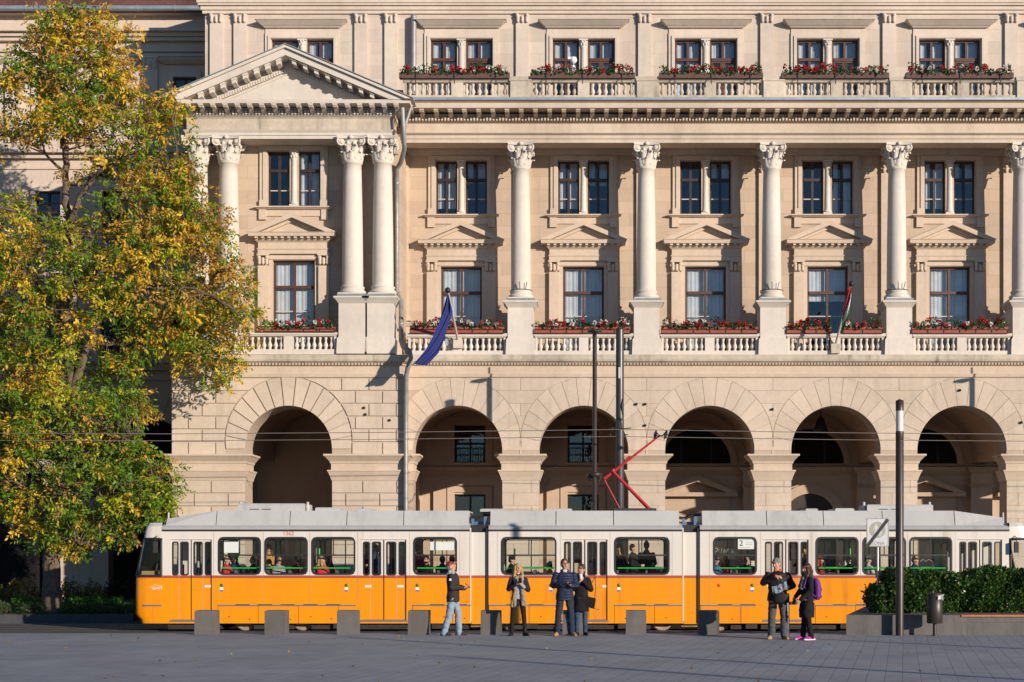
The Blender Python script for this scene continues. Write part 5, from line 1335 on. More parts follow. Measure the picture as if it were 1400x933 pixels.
    m_ = MB(); m_.lathe(TX(xe)+sg*-.02+sg*.05, YC-.4, [(.035,TZ(716)),(.03,TZ(700))], 8); m_.build('aerial', 'tramgrey', root)
    return root
nose(-1, 222, 'nose'); nose(1, 1380, 'nose')
# windows: rubber frame with rounded corners > pane, sliding bar
for side, y0, sg in (('near', YN, -1), ('far', YF, 1)):
    for w0, w1 in WINS:
        q = MB(); a, b_, c, d = TX(w0), TX(w1), TZ(786.4), TZ(734.2)
        ring(q, rrect(a, b_, c, d, .17), rrect(a+.055, b_-.055, c+.05, d-.055, .11), min(y0+sg*.012, y0-sg*.05), max(y0+sg*.012, y0-sg*.05))
        zm = TZ(759.3); q.box(a+.075, b_-.075, min(y0+sg*.0, y0-sg*.03), max(y0+sg*.0, y0-sg*.03), zm-.022, zm+.022)
        xv = a + (b_-a)*(.5 if side == 'far' else .5)
        q.box(xv-.015, xv+.015, min(y0-sg*.004, y0-sg*.026), max(y0-sg*.004, y0-sg*.026), zm+.022 if side == 'near' else c+.06, d-.07)
        fr = tp(q, 'window', 'rubber')
        q = MB(); q.quad((a+.06,y0-sg*.018,c+.05),(b_-.06,y0-sg*.018,c+.05),(b_-.06,y0-sg*.018,d-.06),(a+.06,y0-sg*.018,d-.06)); q.build('pane', 'tramglass', fr, -TL+TL)
    for d0 in DOORS:
        wd = DWID[d0]; k = wd/55.5; z0, z1 = TZ(847.5), TZ(738.5); yy = y0 - sg*.03; ya_, yb_ = sorted((yy, yy-sg*.035))
        leaves = [(0, 10.3, 1.7, 9), (10.9, 26.2, 13, 23), (27.8, 43.2, 31, 42), (43.8, 55, 46.5, 54)]
        q = MB(); zs0, zs1 = TZ(786), TZ(741.5)
        for l0, l1, g0, g1 in leaves:
            q.holed(TX(d0+l0*k), TX(d0+l1*k), z0, z1, yy, yy-sg*.035, [(TX(d0+g0*k), TX(d0+g1*k), zs0, zs1)], tmat, (zr, zo))
        for xj in (10.6, 43.5): q.box(TX(d0+xj*k)-.012, TX(d0+xj*k)+.012, ya_+.004, yb_, z0, z1, 3)
        q.box(TX(d0+27*k)-.04, TX(d0+27*k)+.04, min(yy-sg*.02, yy-sg*.05), max(yy-sg*.02, yy-sg*.05), z0, z1, 4); q.box(TX(d0+55.3*k)-.03, TX(d0+55.3*k)+.03, min(yy+sg*.01, yy-sg*.05), max(yy+sg*.01, yy-sg*.05), z0, z1, 4)
        root = tp(q, 'door', ['tramwhite', 'tramyellow', 'tramred', 'steel', 'rubber'])
        for l0, l1, g0, g1 in leaves:
            m_ = MB(); ring(m_, rrect(TX(d0+g0*k)-.02, TX(d0+g1*k)+.02, zs0-.02, zs1+.02, .06), rrect(TX(d0+g0*k)+.022, TX(d0+g1*k)-.022, zs0+.022, zs1-.022, .04), min(yy+sg*.006, yy-sg*.036), max(yy+sg*.006, yy-sg*.036)); pr_ = m_.build('pane_rubber', 'rubber', root)
            m_ = MB(); a, b_ = TX(d0+g0*k), TX(d0+g1*k); m_.quad((a,yy-sg*.015,zs0),(b_,yy-sg*.015,zs0),(b_,yy-sg*.015,zs1),(a,yy-sg*.015,zs1)); m_.build('pane', 'tramglass', root)
        m_ = MB(); m_.box(TX(d0)-.04, TX(d0+wd)+.04, min(y0+sg*.02, y0), max(y0+sg*.02, y0), z0-.06, z0-.015); m_.build('step_edge', 'bluesteel', root)
        m_ = MB(); m_.box(TX(d0)-.03, TX(d0+wd)+.03, min(y0+sg*.014, y0), max(y0+sg*.014, y0), TZ(738), TZ(736.8)); m_.build('drip_rail', 'tramwhite', root)
# roof fairing panels and boxes
def fair(x0_, x1_, zl, zh0, zh1, name='roof_panel'):
    q = MB(); a, b_ = TX(x0_)+.012, TX(x1_)-.012
    pts = []
    for xx, zh in ((a, zh0), (b_, zh1)):
        pts += [(xx, YN+.10, zl), (xx, YN+.26, zh), (xx, YF-.26, zh), (xx, YF-.10, zl)]
    q.add(pts, [(0,4,5,1),(1,5,6,2),(2,6,7,3),(3,7,4,0),(0,1,2,3),(7,6,5,4)]); tp(q, name, 'tramgrey')
zl = TZ(718.6); zh = TZ(698.2)
fair(225, 294, zl, TZ(709), zh)
for a, b_ in ((294,395),(395,473),(473,551),(551,640.5),(669.5,760),(760,839),(839,929.5),(960,1049),(1049,1127),(1127,1208),(1208,1307)): fair(a, b_, zl, zh, zh)
fair(1307, 1374, zl, zh, TZ(707.5))
for a, b_, py in ((320,412,688.5),(427,461,694),(481,503,695.5),(655,690,695.8),(745,782,695.5),(1105,1122,695.5),(1146,1172,695),(1190,1281,690)):
    q = MB(); q.mold(TX(a), TX(b_), YN+.5, YF-.5, [(zh-.02,0,Z(py,YN+.5)-.03,0),(Z(py,YN+.5)-.03,.0,Z(py,YN+.5),-.03)])
    if b_-a > 60:
        for t in (.18, .36): q.box(TX(a+(b_-a)*t), TX(a+(b_-a)*t)+.28, YN+.488, YN+.5, Z(697,YN+.5), Z(696,YN+.5), 1)
        for xx in (a-3 if a > 1000 else b_+3, a+2 if a < 1000 else b_-3): q.lathe(TX(xx), YN+.7, [(.05,zh-.02),(.05,zh+.06),(.075,zh+.14),(.04,zh+.2),(.045,zh+.27),(.0,zh+.29)], 10)
    tp(q, 'roof_box', ['tramgrey', 'rubber'])
for px_ in (222, 1388): pass
q = MB()
for a, b_ in ((298,486.5),(564,642),(670,932),(958,1034),(1115,1302)):
    for xx in np.arange(a-3, b_+4, 31.5):
        if any(w0-4 < xx < w1+4 for w0, w1 in WINS): q.box(TX(xx)-.004, TX(xx)+.004, YN-.003, YN, TZ(827), TZ(791)) if False else None
for xx in (292, 360, 423.3, 489, 560, 628, 680, 766, 834, 919, 970, 1040, 1110, 1176.5, 1241, 1306): q.box(TX(xx)-.004, TX(xx)+.004, YN-.0025, YN, TZ(827), TZ(728))
tp(q, 'panel_seam', 'pipe')
# side trim: lower hinge strip, skirt panel joints, stickers, number, emblem
q = MB()
for a, b_ in ((298,486.5),(564,644),(668.5,761),(840,932),(958,1034),(1115,1302)):
    q.box(TX(a), TX(b_), YN-.016, YN-.0, TZ(828.8), TZ(827.2), 0)
    xx = a+24
    while xx < b_-10: q.box(TX(xx), TX(xx)+.42, YN-.012, YN-.0, TZ(827.1), TZ(826.3), 1); xx += 31
    for xx in np.arange(a, b_+1, 55): q.box(TX(xx)-.006, TX(xx)+.006, YN-.004, YN-.0, TZ(852.5), TZ(829), 1)
    for xx in np.arange(a+15, b_-5, 28): q.ell((TX(xx), YN-.0, TZ(845+2*math.sin(xx))), (.022,.008,.022), 8, 4, 1)
tp(q, 'skirt_trim', ['bluesteel', 'rubber'])
M['stickgreen'] = plain('green_button', (.02,.14,.07), .4); M['stickblue'] = plain('blue_sticker', (.06,.10,.5), .5); M['redpaint'] = plain('red_lettering', (.55,.06,.03), .5)
for px_ in (303, 473.5, 570.5, 753, 846, 1028.5, 1117):
    q = MB(); q.ell((TX(px_), YN, TZ(800.5)), (.055,.02,.055), 12, 6, 0); q.box(TX(px_)-.05, TX(px_)+.05, YN-.004, YN, TZ(807), TZ(803.2), 1); q.box(TX(px_)-.05, TX(px_)+.05, YN-.005, YN, TZ(809), TZ(807.02), 2)
    tp(q, 'door_button', ['stickgreen', 'whitep', 'stickblue'])
for px_ in (279.5, 499, 543, 823.5, 1049): 
    q = MB(); q.box(TX(px_), TX(px_+8.5), YN+.02, YN+.031, TZ(803.3), TZ(800.3)); q.box(TX(px_)+.03, TX(px_+8.5)-.03, YN+.0185, YN+.02, TZ(802), TZ(801.4), 1); tp(q, 'door_sticker', ['whitep', 'pipe'])
q = MB(); q.ell((TX(983), YN, TZ(800.5)), (.055,.02,.055), 12, 6, 0); tp(q, 'side_marker', 'redpaint')
text_mesh('1362', .17, 'redpaint', tram, Vector((TX(394.3), YN-.004, TZ(729.9)))-TL, name='fleet_number')
q = MB()
def stroke(pts, w_): q.tube([(TX(a), YN-.006, TZ(b_)) for a, b_ in pts], w_, 5)
stroke([(204,803.2),(210,803),(216,803.6),(221,802.6)], .006); stroke([(211,802.6),(209,801.2),(211,800),(214,799.8)], .006); stroke([(213,801),(217,801.4),(223,802.2)], .007)
stroke([(207.5,805.5),(208,804.4),(213,804.6),(217,804.4)], .010); stroke([(208,806),(211,806.3),(214,805.4)], .007); stroke([(216,804.4),(218,805),(216.6,807)], .008); stroke([(219,803.4),(221,803.8),(220,806.6)], .008)
tp(q, 'emblem', 'whitep')
def side_card(x0_, x1_, y0_, y1_, name='window_card'):
    q = MB(); q.box(TX(x0_), TX(x1_), YN+.022, YN+.026, TZ(y1_), TZ(y0_)); return tp(q, name, 'whitep')
side_card(306, 326.5, 741, 756); side_card(588, 622.5, 741, 752.5)
c_ = side_card(1009, 1031.5, 736.3, 751, 'line_card')
text_mesh('2', .24, 'black', tram, Vector((TX(1013.5), YN+.020, TZ(743.3)))-TL, name='line_number')
q = MB()
for zz_, a, b_ in ((737.8,1011,1027),(748.6,1011,1026),(742,1019,1029),(744.5,1019,1028.5)): q.box(TX(a), TX(b_), YN+.0205, YN+.0218, TZ(zz_+.5), TZ(zz_))
tp(q, 'line_card_print', 'pipe')
M['etch'] = plain('scratched_glass_writing', (.30,.28,.25), .8)
def scribble(pts_list, w_):
    q = MB()
    for pts in pts_list: q.tube([(TX(a), YN+.014, TZ(b_)) for a, b_ in pts], w_, 5)
    return tp(q, 'window_scratching', 'etch')
scribble([[(977,750),(981,750),(980,754),(977.5,755)],[(983,751),(981.5,755.5),(985,756),(987,750.5)],[(989,756),(990.5,750.5),(993,756),(995.5,750.5)],[(1001,751.5),(997.5,752.5),(998,755.5),(1001.5,755),(1001.5,753.3)]], .013)
scribble([[(1258,768),(1262,765),(1266,768),(1270,765),(1275,768)]], .010)
# running gear
q = MB()
for a, b_ in ((230,300),(345,400),(424,640),(702,890),(1000,1180),(1285,1372)):
    q.box(TX(a), TX(b_), YN+.22, YF-.22, TZ(861), zb_t+.02)
for d0 in DOORS: q.box(TX(d0)-.1, TX(d0+56)+.1, YN+.04, YN+.20, TZ(860.5), TZ(854.6)); q.box(TX(d0)-.1, TX(d0+56)+.1, YN+.015, YN+.04, TZ(858), TZ(855.2))
for a in (455, 590, 720, 845, 1020, 1150): q.box(TX(a), TX(a)+.35, YN+.1, YN+.22, TZ(860), TZ(853))
tp(q, 'underframe', 'under')
for c0 in ((332,411),(616,697),(906,986),(1190,1269)):
    xm = (TX(c0[0])+TX(c0[1]))/2; q = MB(); 
    for y_ in (YN+.30, YF-.36): q.box(TX(c0[0])-.3, TX(c0[1])+.3, y_, y_+.06, ST+.24, ST+.42); q.box(xm-.3, xm+.3, y_-.02, y_+.08, ST+.14, ST+.5); q.box(TX(c0[0])-.18, TX(c0[0])+.18, y_-.07, y_, ST+.2, ST+.46); q.box(TX(c0[1])-.18, TX(c0[1])+.18, y_-.07, y_, ST+.2, ST+.46)
    q.box(xm-.5, xm+.5, YN+.5, YF-.5, ST+.2, ST+.5); bg_ = tp(q, 'bogie', 'wheel')
    for px_ in c0:
        for y_ in (46.4, 47.85):
            m_ = MB(); s_ = -1 if y_ < YC else 1
            prof = [(.05,-.09),(.10,-.085),(.12,-.05),(.22,-.035),(.27,-.06),(.325,-.065),(.335,-.05),(.335,.05),(.35,.055),(.345,.07),(.0,.07)]
            v = []; n = 28
            for r_, o_ in prof:
                for k in range(n): v.append((TX(px_)+r_*math.cos(2*math.pi*k/n), y_-s_*-o_*1.0*1.0 if False else y_+s_*-o_, ST+.347+r_*math.sin(2*math.pi*k/n)))
            m_.add(v, [(j*n+k, j*n+(k+1)%n, (j+1)*n+(k+1)%n, (j+1)*n+k) for j in range(len(prof)-1) for k in range(n)], 0, True); m_.add(v[:n], [tuple(range(n))])
            m_.build('wheel', 'wheel', bg_)
# interior: seats, green rails, poles
q = MB()
for a, b_ in ((298,486),(565,628),(685,761),(840,916),(975,1035),(1115,1302)):
    for y_ in (YN+.12, YF-.14): q.tube([(TX(a)+.1,y_,TZ(777)),(TX(b_)-.1,y_,TZ(777))], .022, 7)
for px_, y_ in ((433,46.4),(1166,46.4),(1294,46.6),(306,47.9),(700,47.9)): q.tube([(TX(px_),y_,zfl+1.0),(TX(px_),y_,zt_-.5)], .024, 7)
tp(q, 'handrail', 'greenbar')
q = MB()
for px_ in (290, 425, 490, 562, 680, 766, 836, 920, 1040, 1110, 1306): q.tube([(TX(px_),47.13+.3*math.sin(px_),zfl),(TX(px_),47.13+.3*math.sin(px_),zt_-.06)], .02, 7)
q.tube([(TX(230),46.7,zt_-.25),(TX(640),46.7,zt_-.25)], .015, 6); q.tube([(TX(670),46.7,zt_-.25),(TX(930),46.7,zt_-.25)], .015, 6); q.tube([(TX(960),46.7,zt_-.25),(TX(1370),46.7,zt_-.25)], .015, 6)
tp(q, 'grab_pole', 'tramin')
sm = MB(); sm.box(-.20,.22,-.21,.21,.38,.45); sm.box(-.25,-.19,-.21,.21,.42,.98); sm.box(-.12,.12,-.12,.12,0,.38)
s0 = None
for w0, w1 in WINS:
    for t in (.2, .72):
        for y_ in (46.32, 47.94):
            if s0 is None: s0 = o = sm.build('seat', 'seat', tram)
            else: o = s0.copy(); COL.objects.link(o); o.parent = tram
            o.location = Vector((TX(w0+(w1-w0)*t), y_, zfl))-TL; o.rotation_euler = (0,0,0 if int(w0) % 2 else math.pi)
q = MB()
for px_ in (562,): q.box(TX(px_)-.02, TX(px_)+.02, YN+.1, YF-.1, zfl, zt_-.06 if px_ != 562 else zfl+1.0)
tp(q, 'cabin_partition', 'tramin')
# pantograph
pj = lambda px, py, d=YC: Vector((X(px,d), d, Z(py,d)))
base = pj(872, 697.5); el = pj(826, 655); hd = pj(903, 595)
q = MB(); q.box(base.x-.75, base.x+.55, YC-.5, YC+.5, zh, zh+.09)
for xx in (-.6, .4):
    for yy in (-.4, .4): q.lathe(base.x+xx, YC+yy, [(.06,zh),(.08,zh+.05),(.05,zh+.1)], 8)
pr_ = tp(q, 'pantograph', 'under')
q = MB()
for yy in (-.06, .06): q.tube([pj(887.5,696)+Vector((0,yy*3,0)), pj(837.5,644.5)+Vector((0,yy,0))], [.05,.042], 8)
q.build('lower_arm', 'pantored', pr_)
q = MB(); q.tube([el, el.lerp(hd,.5), hd], [.05,.038,.028], 8); q.tube([el+Vector((.28,.0,.30)), el+Vector((.28,.0,.14))], .055, 8)
q.tube([el.lerp(hd,.42)+Vector((-.07,0,.02)), el.lerp(hd,.5)+Vector((-.07,0,.02))], .03, 6); q.build('upper_arm', 'pantored', pr_)
q = MB(); q.tube([pj(847.5,696), el], .02, 6); q.build('control_rod', 'pantored', pr_)
q = MB()
for dx in (-.16, .16): q.tube([hd+Vector((dx,-.75,-.06)), hd+Vector((dx,-.5,.09)), hd+Vector((dx,.5,.09)), hd+Vector((dx,.75,-.06))], .022, 6); q.tube([hd+Vector((dx,-.4,.09)), hd+Vector((dx*.4,-.2,-.02)), hd+Vector((0,0,-.03))], .014, 5); q.tube([hd+Vector((dx,.4,.09)), hd+Vector((dx*.4,.2,-.02)), hd+Vector((0,0,-.03))], .014, 5)
q.box(hd.x-.19, hd.x-.12, YC-.06, YC+.06, hd.z-.10, hd.z+.06); q.box(hd.x+.12, hd.x+.19, YC-.06, YC+.06, hd.z-.10, hd.z+.06)
q.build('collector_head', 'iron', pr_)
# ---------------------------------------------------------------- people
from mathutils import noise as mnoise
DG = bpy.context.evaluated_depsgraph_get
class Blob(MB):
    def cap(s, p0, r0, p1, r1, flat=None):
        p0, p1 = Vector(p0), Vector(p1); s.tube([p0, p0.lerp(p1, .5), p1], [r0, (r0+r1)/2, r1], 12); s.ell(p0, r0*.999, 10, 8); s.ell(p1, r1*.999, 10, 8)
    def loft(s, rows_, n=20):
        v = []; f = []
        for z, cx, cy, rx, ry in rows_:
            for k in range(n):
                a = 2*math.pi*k/n; ca, sa = math.cos(a), math.sin(a)
                v.append((cx+rx*math.copysign(abs(ca)**.85, ca), cy+ry*math.copysign(abs(sa)**.85, sa), z))
        for j in range(len(rows_)-1):
            for k in range(n): f.append((j*n+k, j*n+(k+1)%n, (j+1)*n+(k+1)%n, (j+1)*n+k))
        f += [tuple(range(n-1,-1,-1)), tuple(range((len(rows_)-1)*n, len(rows_)*n))]; s.add(v, f, 0, True)
    def fused(s, name, mats, parent, voxel=.009, smooth=3, wrinkle=0, ws=9, paint=None, loc=(0,0,0)):
        """one continuous surface from the overlapping shapes."""
        me = bpy.data.meshes.new(name); me.from_pydata(s.v, [], s.f); o = bpy.data.objects.new(name, me); COL.objects.link(o)
        m = o.modifiers.new('fuse', 'REMESH'); m.mode = 'VOXEL'; m.voxel_size = voxel; m.use_smooth_shade = True
        m2 = o.modifiers.new('soft', 'SMOOTH'); m2.iterations = smooth; m2.factor = .5
        bpy.context.view_layer.update()
        r_ = bpy.data.meshes.new_from_object(o.evaluated_get(DG())); bpy.data.objects.remove(o); bpy.data.meshes.remove(me); r_.name = name
        if wrinkle:
            nv = len(r_.vertices); co = np.empty(nv*3); r_.vertices.foreach_get('co', co); no = np.empty(nv*3); r_.vertices.foreach_get('normal', no)
            co = co.reshape(-1,3); no = no.reshape(-1,3)
            for i in range(nv):
                p = co[i]; q = mnoise.noise(Vector((p[0]*ws, p[1]*ws, p[2]*ws*1.4))) + .5*mnoise.noise(Vector((p[0]*ws*2.1+5, p[1]*ws*2.1, p[2]*ws*3)))
                co[i] = p + no[i]*q*wrinkle
            r_.vertices.foreach_set('co', co.ravel()); r_.update()
        for mm in (mats if isinstance(mats, (list, tuple)) else [mats]): r_.materials.append(M[mm] if isinstance(mm, str) else mm)
        if paint:
            for p in r_.polygons: p.material_index = paint(p.center)
        r_.polygons.foreach_set('use_smooth', [True]*len(r_.polygons))
        return link(name, r_, parent, loc)
def cloth_mat(name, col, rough=.85, var=.12): 
    if name not in M: M[name] = plain(name, col, rough, spec=.2, var=var, scale=22, bump=.25, bscale=70)
    return M[name]
M['skin'] = plain('skin', (.46,.25,.17), .5, spec=.35, var=.06, scale=18); M['skinpink'] = plain('flushed_skin', (.48,.24,.17), .5, spec=.35, var=.08, scale=18)
M['eye'] = plain('dark_eye', (.015,.012,.01), .2); M['lip'] = plain('lips', (.30,.09,.075), .5)
def vv(*a): return Vector(a)
def hand(b, w_, d, n, k=1.0, curl=.9):
    d = Vector(d).normalized(); n = Vector(n); n = (n - d*n.dot(d)).normalized(); s = d.cross(n)
    w_ = Vector(w_); pe = w_ + d*.085*k
    for t in (-.028,-.010,.010,.027): b.cap(w_+d*.012*k+s*t*.7*k, .017*k, pe+s*t*k, .0125*k)
    for t, ln in ((-.030,.058),(-.010,.07),(.010,.066),(.029,.05)):
        p0 = pe+s*t*k; d1 = (d*math.cos(curl*.5)+n*math.sin(curl*.5)); p1 = p0+d1*ln*.55*k; d2 = d*math.cos(curl*1.3)+n*math.sin(curl*1.3); b.cap(p0, .0105*k, p1, .0095*k); b.cap(p1, .0095*k, p1+d2*ln*.5*k, .0075*k)
    tb = w_+d*.022*k-s*.022*k; t1 = tb+(d*.5-s*.6+n*.35).normalized()*.042*k; b.cap(tb, .015*k, t1, .0115*k); b.cap(t1, .0115*k, t1+(d*.8-s*.1+n*.4).normalized()*.032*k, .0085*k)
ST_J = dict(hR=(-.09,0,.92), kR=(-.10,-.02,.50), aR=(-.11,.02,.085), hL=(.09,0,.92), kL=(.10,-.02,.50), aL=(.11,.02,.085), sR=(-.185,0,1.42), eR=(-.24,.03,1.14), wR=(-.22,-.08,.92),
            sL=(.185,0,1.42), eL=(.24,.03,1.14), wL=(.22,-.08,.92), dR=(0,-.1,-1), dL=(0,-.1,-1), nR=(1,0,0), nL=(-1,0,0), head=(0,0,0), fR=(-.1,-1,0), fL=(.1,-1,0), off=0.0, w=1.0, lean=0.0)
TORSO = [(.84,0,0,.15,.11),(.93,0,.005,.168,.118),(1.06,0,0,.145,.102),(1.24,0,0,.163,.115),(1.36,0,.005,.172,.108),(1.43,0,.01,.13,.085),(1.48,0,.012,.065,.06)]
def headm(j):
    """turns the head about the neck: (nod, turn, tilt) in degrees."""
    nod, turn, tilt = j['head']; c = Vector((0, .005, 1.52+j['off']))
    return Matrix.Translation(c) @ Matrix.Rotation(R(turn),4,'Z') @ Matrix.Rotation(R(nod),4,'X') @ Matrix.Rotation(R(tilt),4,'Y') @ Matrix.Translation(-c)
def body(j, parent, skin='skin', voxel=.0085, browcol='eye', hands=True):
    b = Blob(); o = j['off']; hm = headm(j); h3 = hm.to_3x3(); T = lambda x, y, z: hm @ Vector((x, y, z+o))
    b.loft([(z+o, x, y, rx*.93*j['w'], ry*.93*j['w']) for z, x, y, rx, ry in TORSO])
    b.cap((0,.015,1.42+o), .062, T(0,0,1.56), .054)
    b.ell(T(0,.004,1.665), (.076,.094,.108), 18, 14, 0, h3.to_4x4()); b.ell(T(0,-.022,1.60), (.060,.068,.070), 16, 12, 0, h3.to_4x4()); b.ell(T(0,-.062,1.562), (.026,.024,.022), 10, 8)
    b.cap(T(0,-.090,1.655), .010, T(0,-.112,1.622), .0155); b.ell(T(-.012,-.098,1.618), .011, 8, 6); b.ell(T(.012,-.098,1.618), .011, 8, 6)
    for sx in (-1, 1): b.ell(T(sx*.079,.008,1.635), (.011,.024,.033), 10, 8, 0, h3.to_4x4()); b.ell(T(sx*.04,-.068,1.615), (.024,.022,.02), 8, 6); b.ell(T(sx*.032,-.084,1.683), (.024,.012,.009), 8, 6)
    b.ell(T(0,-.088,1.588), (.024,.012,.009), 10, 6)
    for s in 'RL':
        b.cap(j['s'+s], .052, j['e'+s], .043); b.cap(j['e'+s], .043, j['w'+s], .029)
        if hands: hand(b, j['w'+s], j['d'+s], j['n'+s])
        else: b.ell(Vector(j['w'+s])+Vector(j['d'+s]).normalized()*.07, (.035,.05,.05), 10, 8)
        b.cap(j['h'+s], .082, j['k'+s], .056); b.cap(j['k'+s], .056, j['a'+s], .04); f = Vector(j['f'+s]).normalized(); a = Vector(j['a'+s]); b.cap(a+vv(0,0,-.04)-f*.03, .04, a+vv(0,0,-.052)+f*.15, .028)
    inv = hm.inverted()
    def paint(c):
        p = inv @ c; p.z -= o
        if p.z < 1.54: return 0
        if p.y < -.06:
            for sx in (-1, 1):
                if abs(p.x-sx*.031) < .011 and abs(p.z-1.664) < .0055: return 1
                if abs(p.x-sx*.031) < .02 and abs(p.z-1.688) < .006: return 2
            if abs(p.x) < .022 and abs(p.z-1.587) < .0075: return 3
        return 0
    return b.fused('body', [skin, 'eye', browcol, 'lip'], parent, voxel, 2, paint=paint)
def hair(j, parent, kind, mat, voxel=.009, curly=0):
    b = Blob(); o = j['off']; hm = headm(j); h3 = hm.to_3x3().to_4x4(); T = lambda x, y, z: hm @ Vector((x, y, z+o))
    if kind in ('short', 'long', 'tied'):
        b.ell(T(0,.016,1.688), (.085,.098,.100), 16, 12, 0, h3); b.ell(T(0,.045,1.645), (.080,.072,.085), 14, 10, 0, h3)
        for sx in (-1, 1): b.ell(T(sx*.070,-.008,1.69), (.018,.045,.045), 10, 8, 0, h3)
    if kind == 'long':
        for sx in (-1, 1):
            b.cap(T(sx*.075,-.015,1.68), .030, T(sx*.088,-.03,1.55), .034); b.cap(T(sx*.088,-.03,1.55), .034, vv(sx*.105,-.09,1.36+o), .028); b.cap(T(sx*.07,.06,1.64), .05, vv(sx*.09,.07,1.40+o), .05)
        b.cap(T(0,.07,1.64), .07, vv(0,.09,1.42+o), .06)
    if kind == 'tied': b.cap(T(0,.10,1.66), .05, T(0,.13,1.55), .04)
    if kind == 'fringe_ring':                              # balding: hair only round the sides and back
        b.ell(T(0,.03,1.635), (.083,.078,.055), 14, 10, 0, h3)
    return b.fused('hair', mat, parent, voxel, 2, .006+curly, 26 if not curly else 14)
def hat(j, parent, kind, mat, voxel=.008, name='cap', mats=None):
    b = Blob(); o = j['off']; hm = headm(j); h3 = hm.to_3x3().to_4x4(); T = lambda x, y, z: hm @ Vector((x, y, z+o))
    b.ell(T(0,.008,1.705), (.090,.106,.080), 16, 12, 0, h3); b.ell(T(0,.008,1.69), (.092,.107,.035), 16, 8, 0, h3)
    if kind == 'peak': b.ell(T(0,-.125,1.692), (.072,.075,.010), 14, 6, 0, h3 @ Matrix.Rotation(R(8),4,'X'))
    if kind == 'brim': b.ell(T(0,.0,1.70), (.125,.145,.012), 18, 6, 0, h3)
    if kind == 'beanie': b.ell(T(0,.03,1.76), (.06,.07,.06), 12, 8, 0, h3)
    paint = None
    if mats:
        inv = hm.inverted(); paint = lambda c: (1 if (inv @ c).y < -.105 else 0) if kind == 'peak' else (1 if 1.69+o < (inv @ c).z < 1.706+o+.01 else 0)
    return b.fused(name, mats or mat, parent, voxel, 2, 0, paint=paint)
def coat(j, parent, mat, zlo, hem=1.12, thick=.028, name='jacket', sleeves=True, collar=True, voxel=.011, wr=.008, hood=False, flare=1.0, lowr=None):
    b = Blob(); o = j['off']; w_ = j['w']; t = thick
    rows_ = [(z+o, x, y, (rx+t)*w_, (ry+t)*w_) for z, x, y, rx, ry in TORSO if z+o > zlo+.03 and z < 1.45]
    z0 = rows_[0]; k = hem; rows_ = [(zlo, 0, z0[2], z0[3]*k*flare, z0[4]*k*flare)] + rows_
    rows_ += [(1.45+o, 0, .01, .10*w_+t, .085+t), (1.495+o, 0, .012, .068+t*.6, .066+t*.6)]
    b.loft(rows_)
    if collar: b.cap((-.03,.02,1.485+o), .062, (.03,.02,1.485+o), .062)
    for s in 'RL':
        b.ell(Vector(j['s'+s])*.97+vv(0,0,-.02), .060+t*.5, 12, 8); b.cap(Vector(j['s'+s])+vv(0,0,-.02), .054+t*.7, j['e'+s], .048+t*.7)
        if sleeves: e, q = Vector(j['e'+s]), Vector(j['w'+s]); b.cap(e, .050+t*.8, e.lerp(q,.93), .038+t*.5)
    if hood: b.cap((-.07,.07,1.49+o), .055, (.07,.07,1.49+o), .055); b.ell((0,.10,1.44+o), (.11,.05,.08), 12, 8)
    return b.fused(name, mat, parent, voxel, 3, wr, 8)
def trousers(j, parent, mat, width=.03, zhi=1.0, name='trousers', voxel=.011, cuff=.03, wr=.009):
    b = Blob(); o = j['off']
    b.loft([(.84+o, 0, .0, .16, .12), (.92+o, 0, .003, .172+width*.3, .125+width*.3), (zhi+o, 0, .0, .155, .115)])
    for s in 'RL':
        h, k, a = Vector(j['h'+s]), Vector(j['k'+s]), Vector(j['a'+s]); b.cap(h, .085+width*.5, k, .056+width*.75); b.cap(k, .056+width*.75, a+vv(0,0,-.02), .042+cuff)
    return b.fused(name, mat, parent, voxel, 2, wr, 10)
def shoes(j, parent, mat, boot=0.0, sole=None, size=1.0, name='shoe'):
    for s in 'RL':
        b = Blob(); a = Vector(j['a'+s]); f = Vector(j['f'+s]).normalized(); g = a.z-.085
        b.cap(vv(a.x,a.y,g+.045)-f*.05, .042*size, vv(a.x,a.y,g+.04)+f*.10, .044*size); b.cap(vv(a.x,a.y,g+.035)+f*.10, .042*size, vv(a.x,a.y,g+.03)+f*.17*size, .030*size); b.cap(vv(a.x,a.y,g+.05), .045, vv(a.x,a.y,g+.10+boot), .05)
        for p in (-.06, .02, .10, .16): b.ell(vv(a.x,a.y,g+.012)+f*p, (.046*size,.05*size,.013), 10, 6)
        b.fused(name, [mat, sole] if sole else mat, parent, .008, 2, paint=(lambda c: 1 if c.z < .028 else 0) if sole else None)
def J(**k): d = dict(ST_J); d.update(k); return d
def person(px, py, label, yaw, scale, d=None):
    d = d or EYE*F/(py-VY); return empty('person', (X(px,d), d, 0), label, 'person', None, R(yaw))
def held(name, mb, mats, at, label, cat, root, scale, rot=None):
    """a thing carried by a person: top-level, placed in the person's frame."""
    mw = Matrix.Translation(root.location) @ Matrix.Rotation(root.rotation_euler.z,4,'Z') @ Matrix.Scale(scale,4)
    o = mb.build(name, mats, None); o.matrix_world = mw @ Matrix.Translation(at) @ (rot or Matrix()); return tag(o, label, cat)
def finish(root, s): root.scale = (s, s, s)
M['hgrey'] = cloth_mat('grey_hair', (.17,.155,.14), .7); M['hblond'] = cloth_mat('blonde_hair', (.36,.22,.09), .6, .3); M['hbrown'] = cloth_mat('brown_hair', (.07,.04,.025), .6, .3); M['hdark'] = cloth_mat('dark_hair', (.022,.016,.013), .6, .2)
M['phone'] = plain('phone_black', (.01,.01,.011), .2, spec=.6)

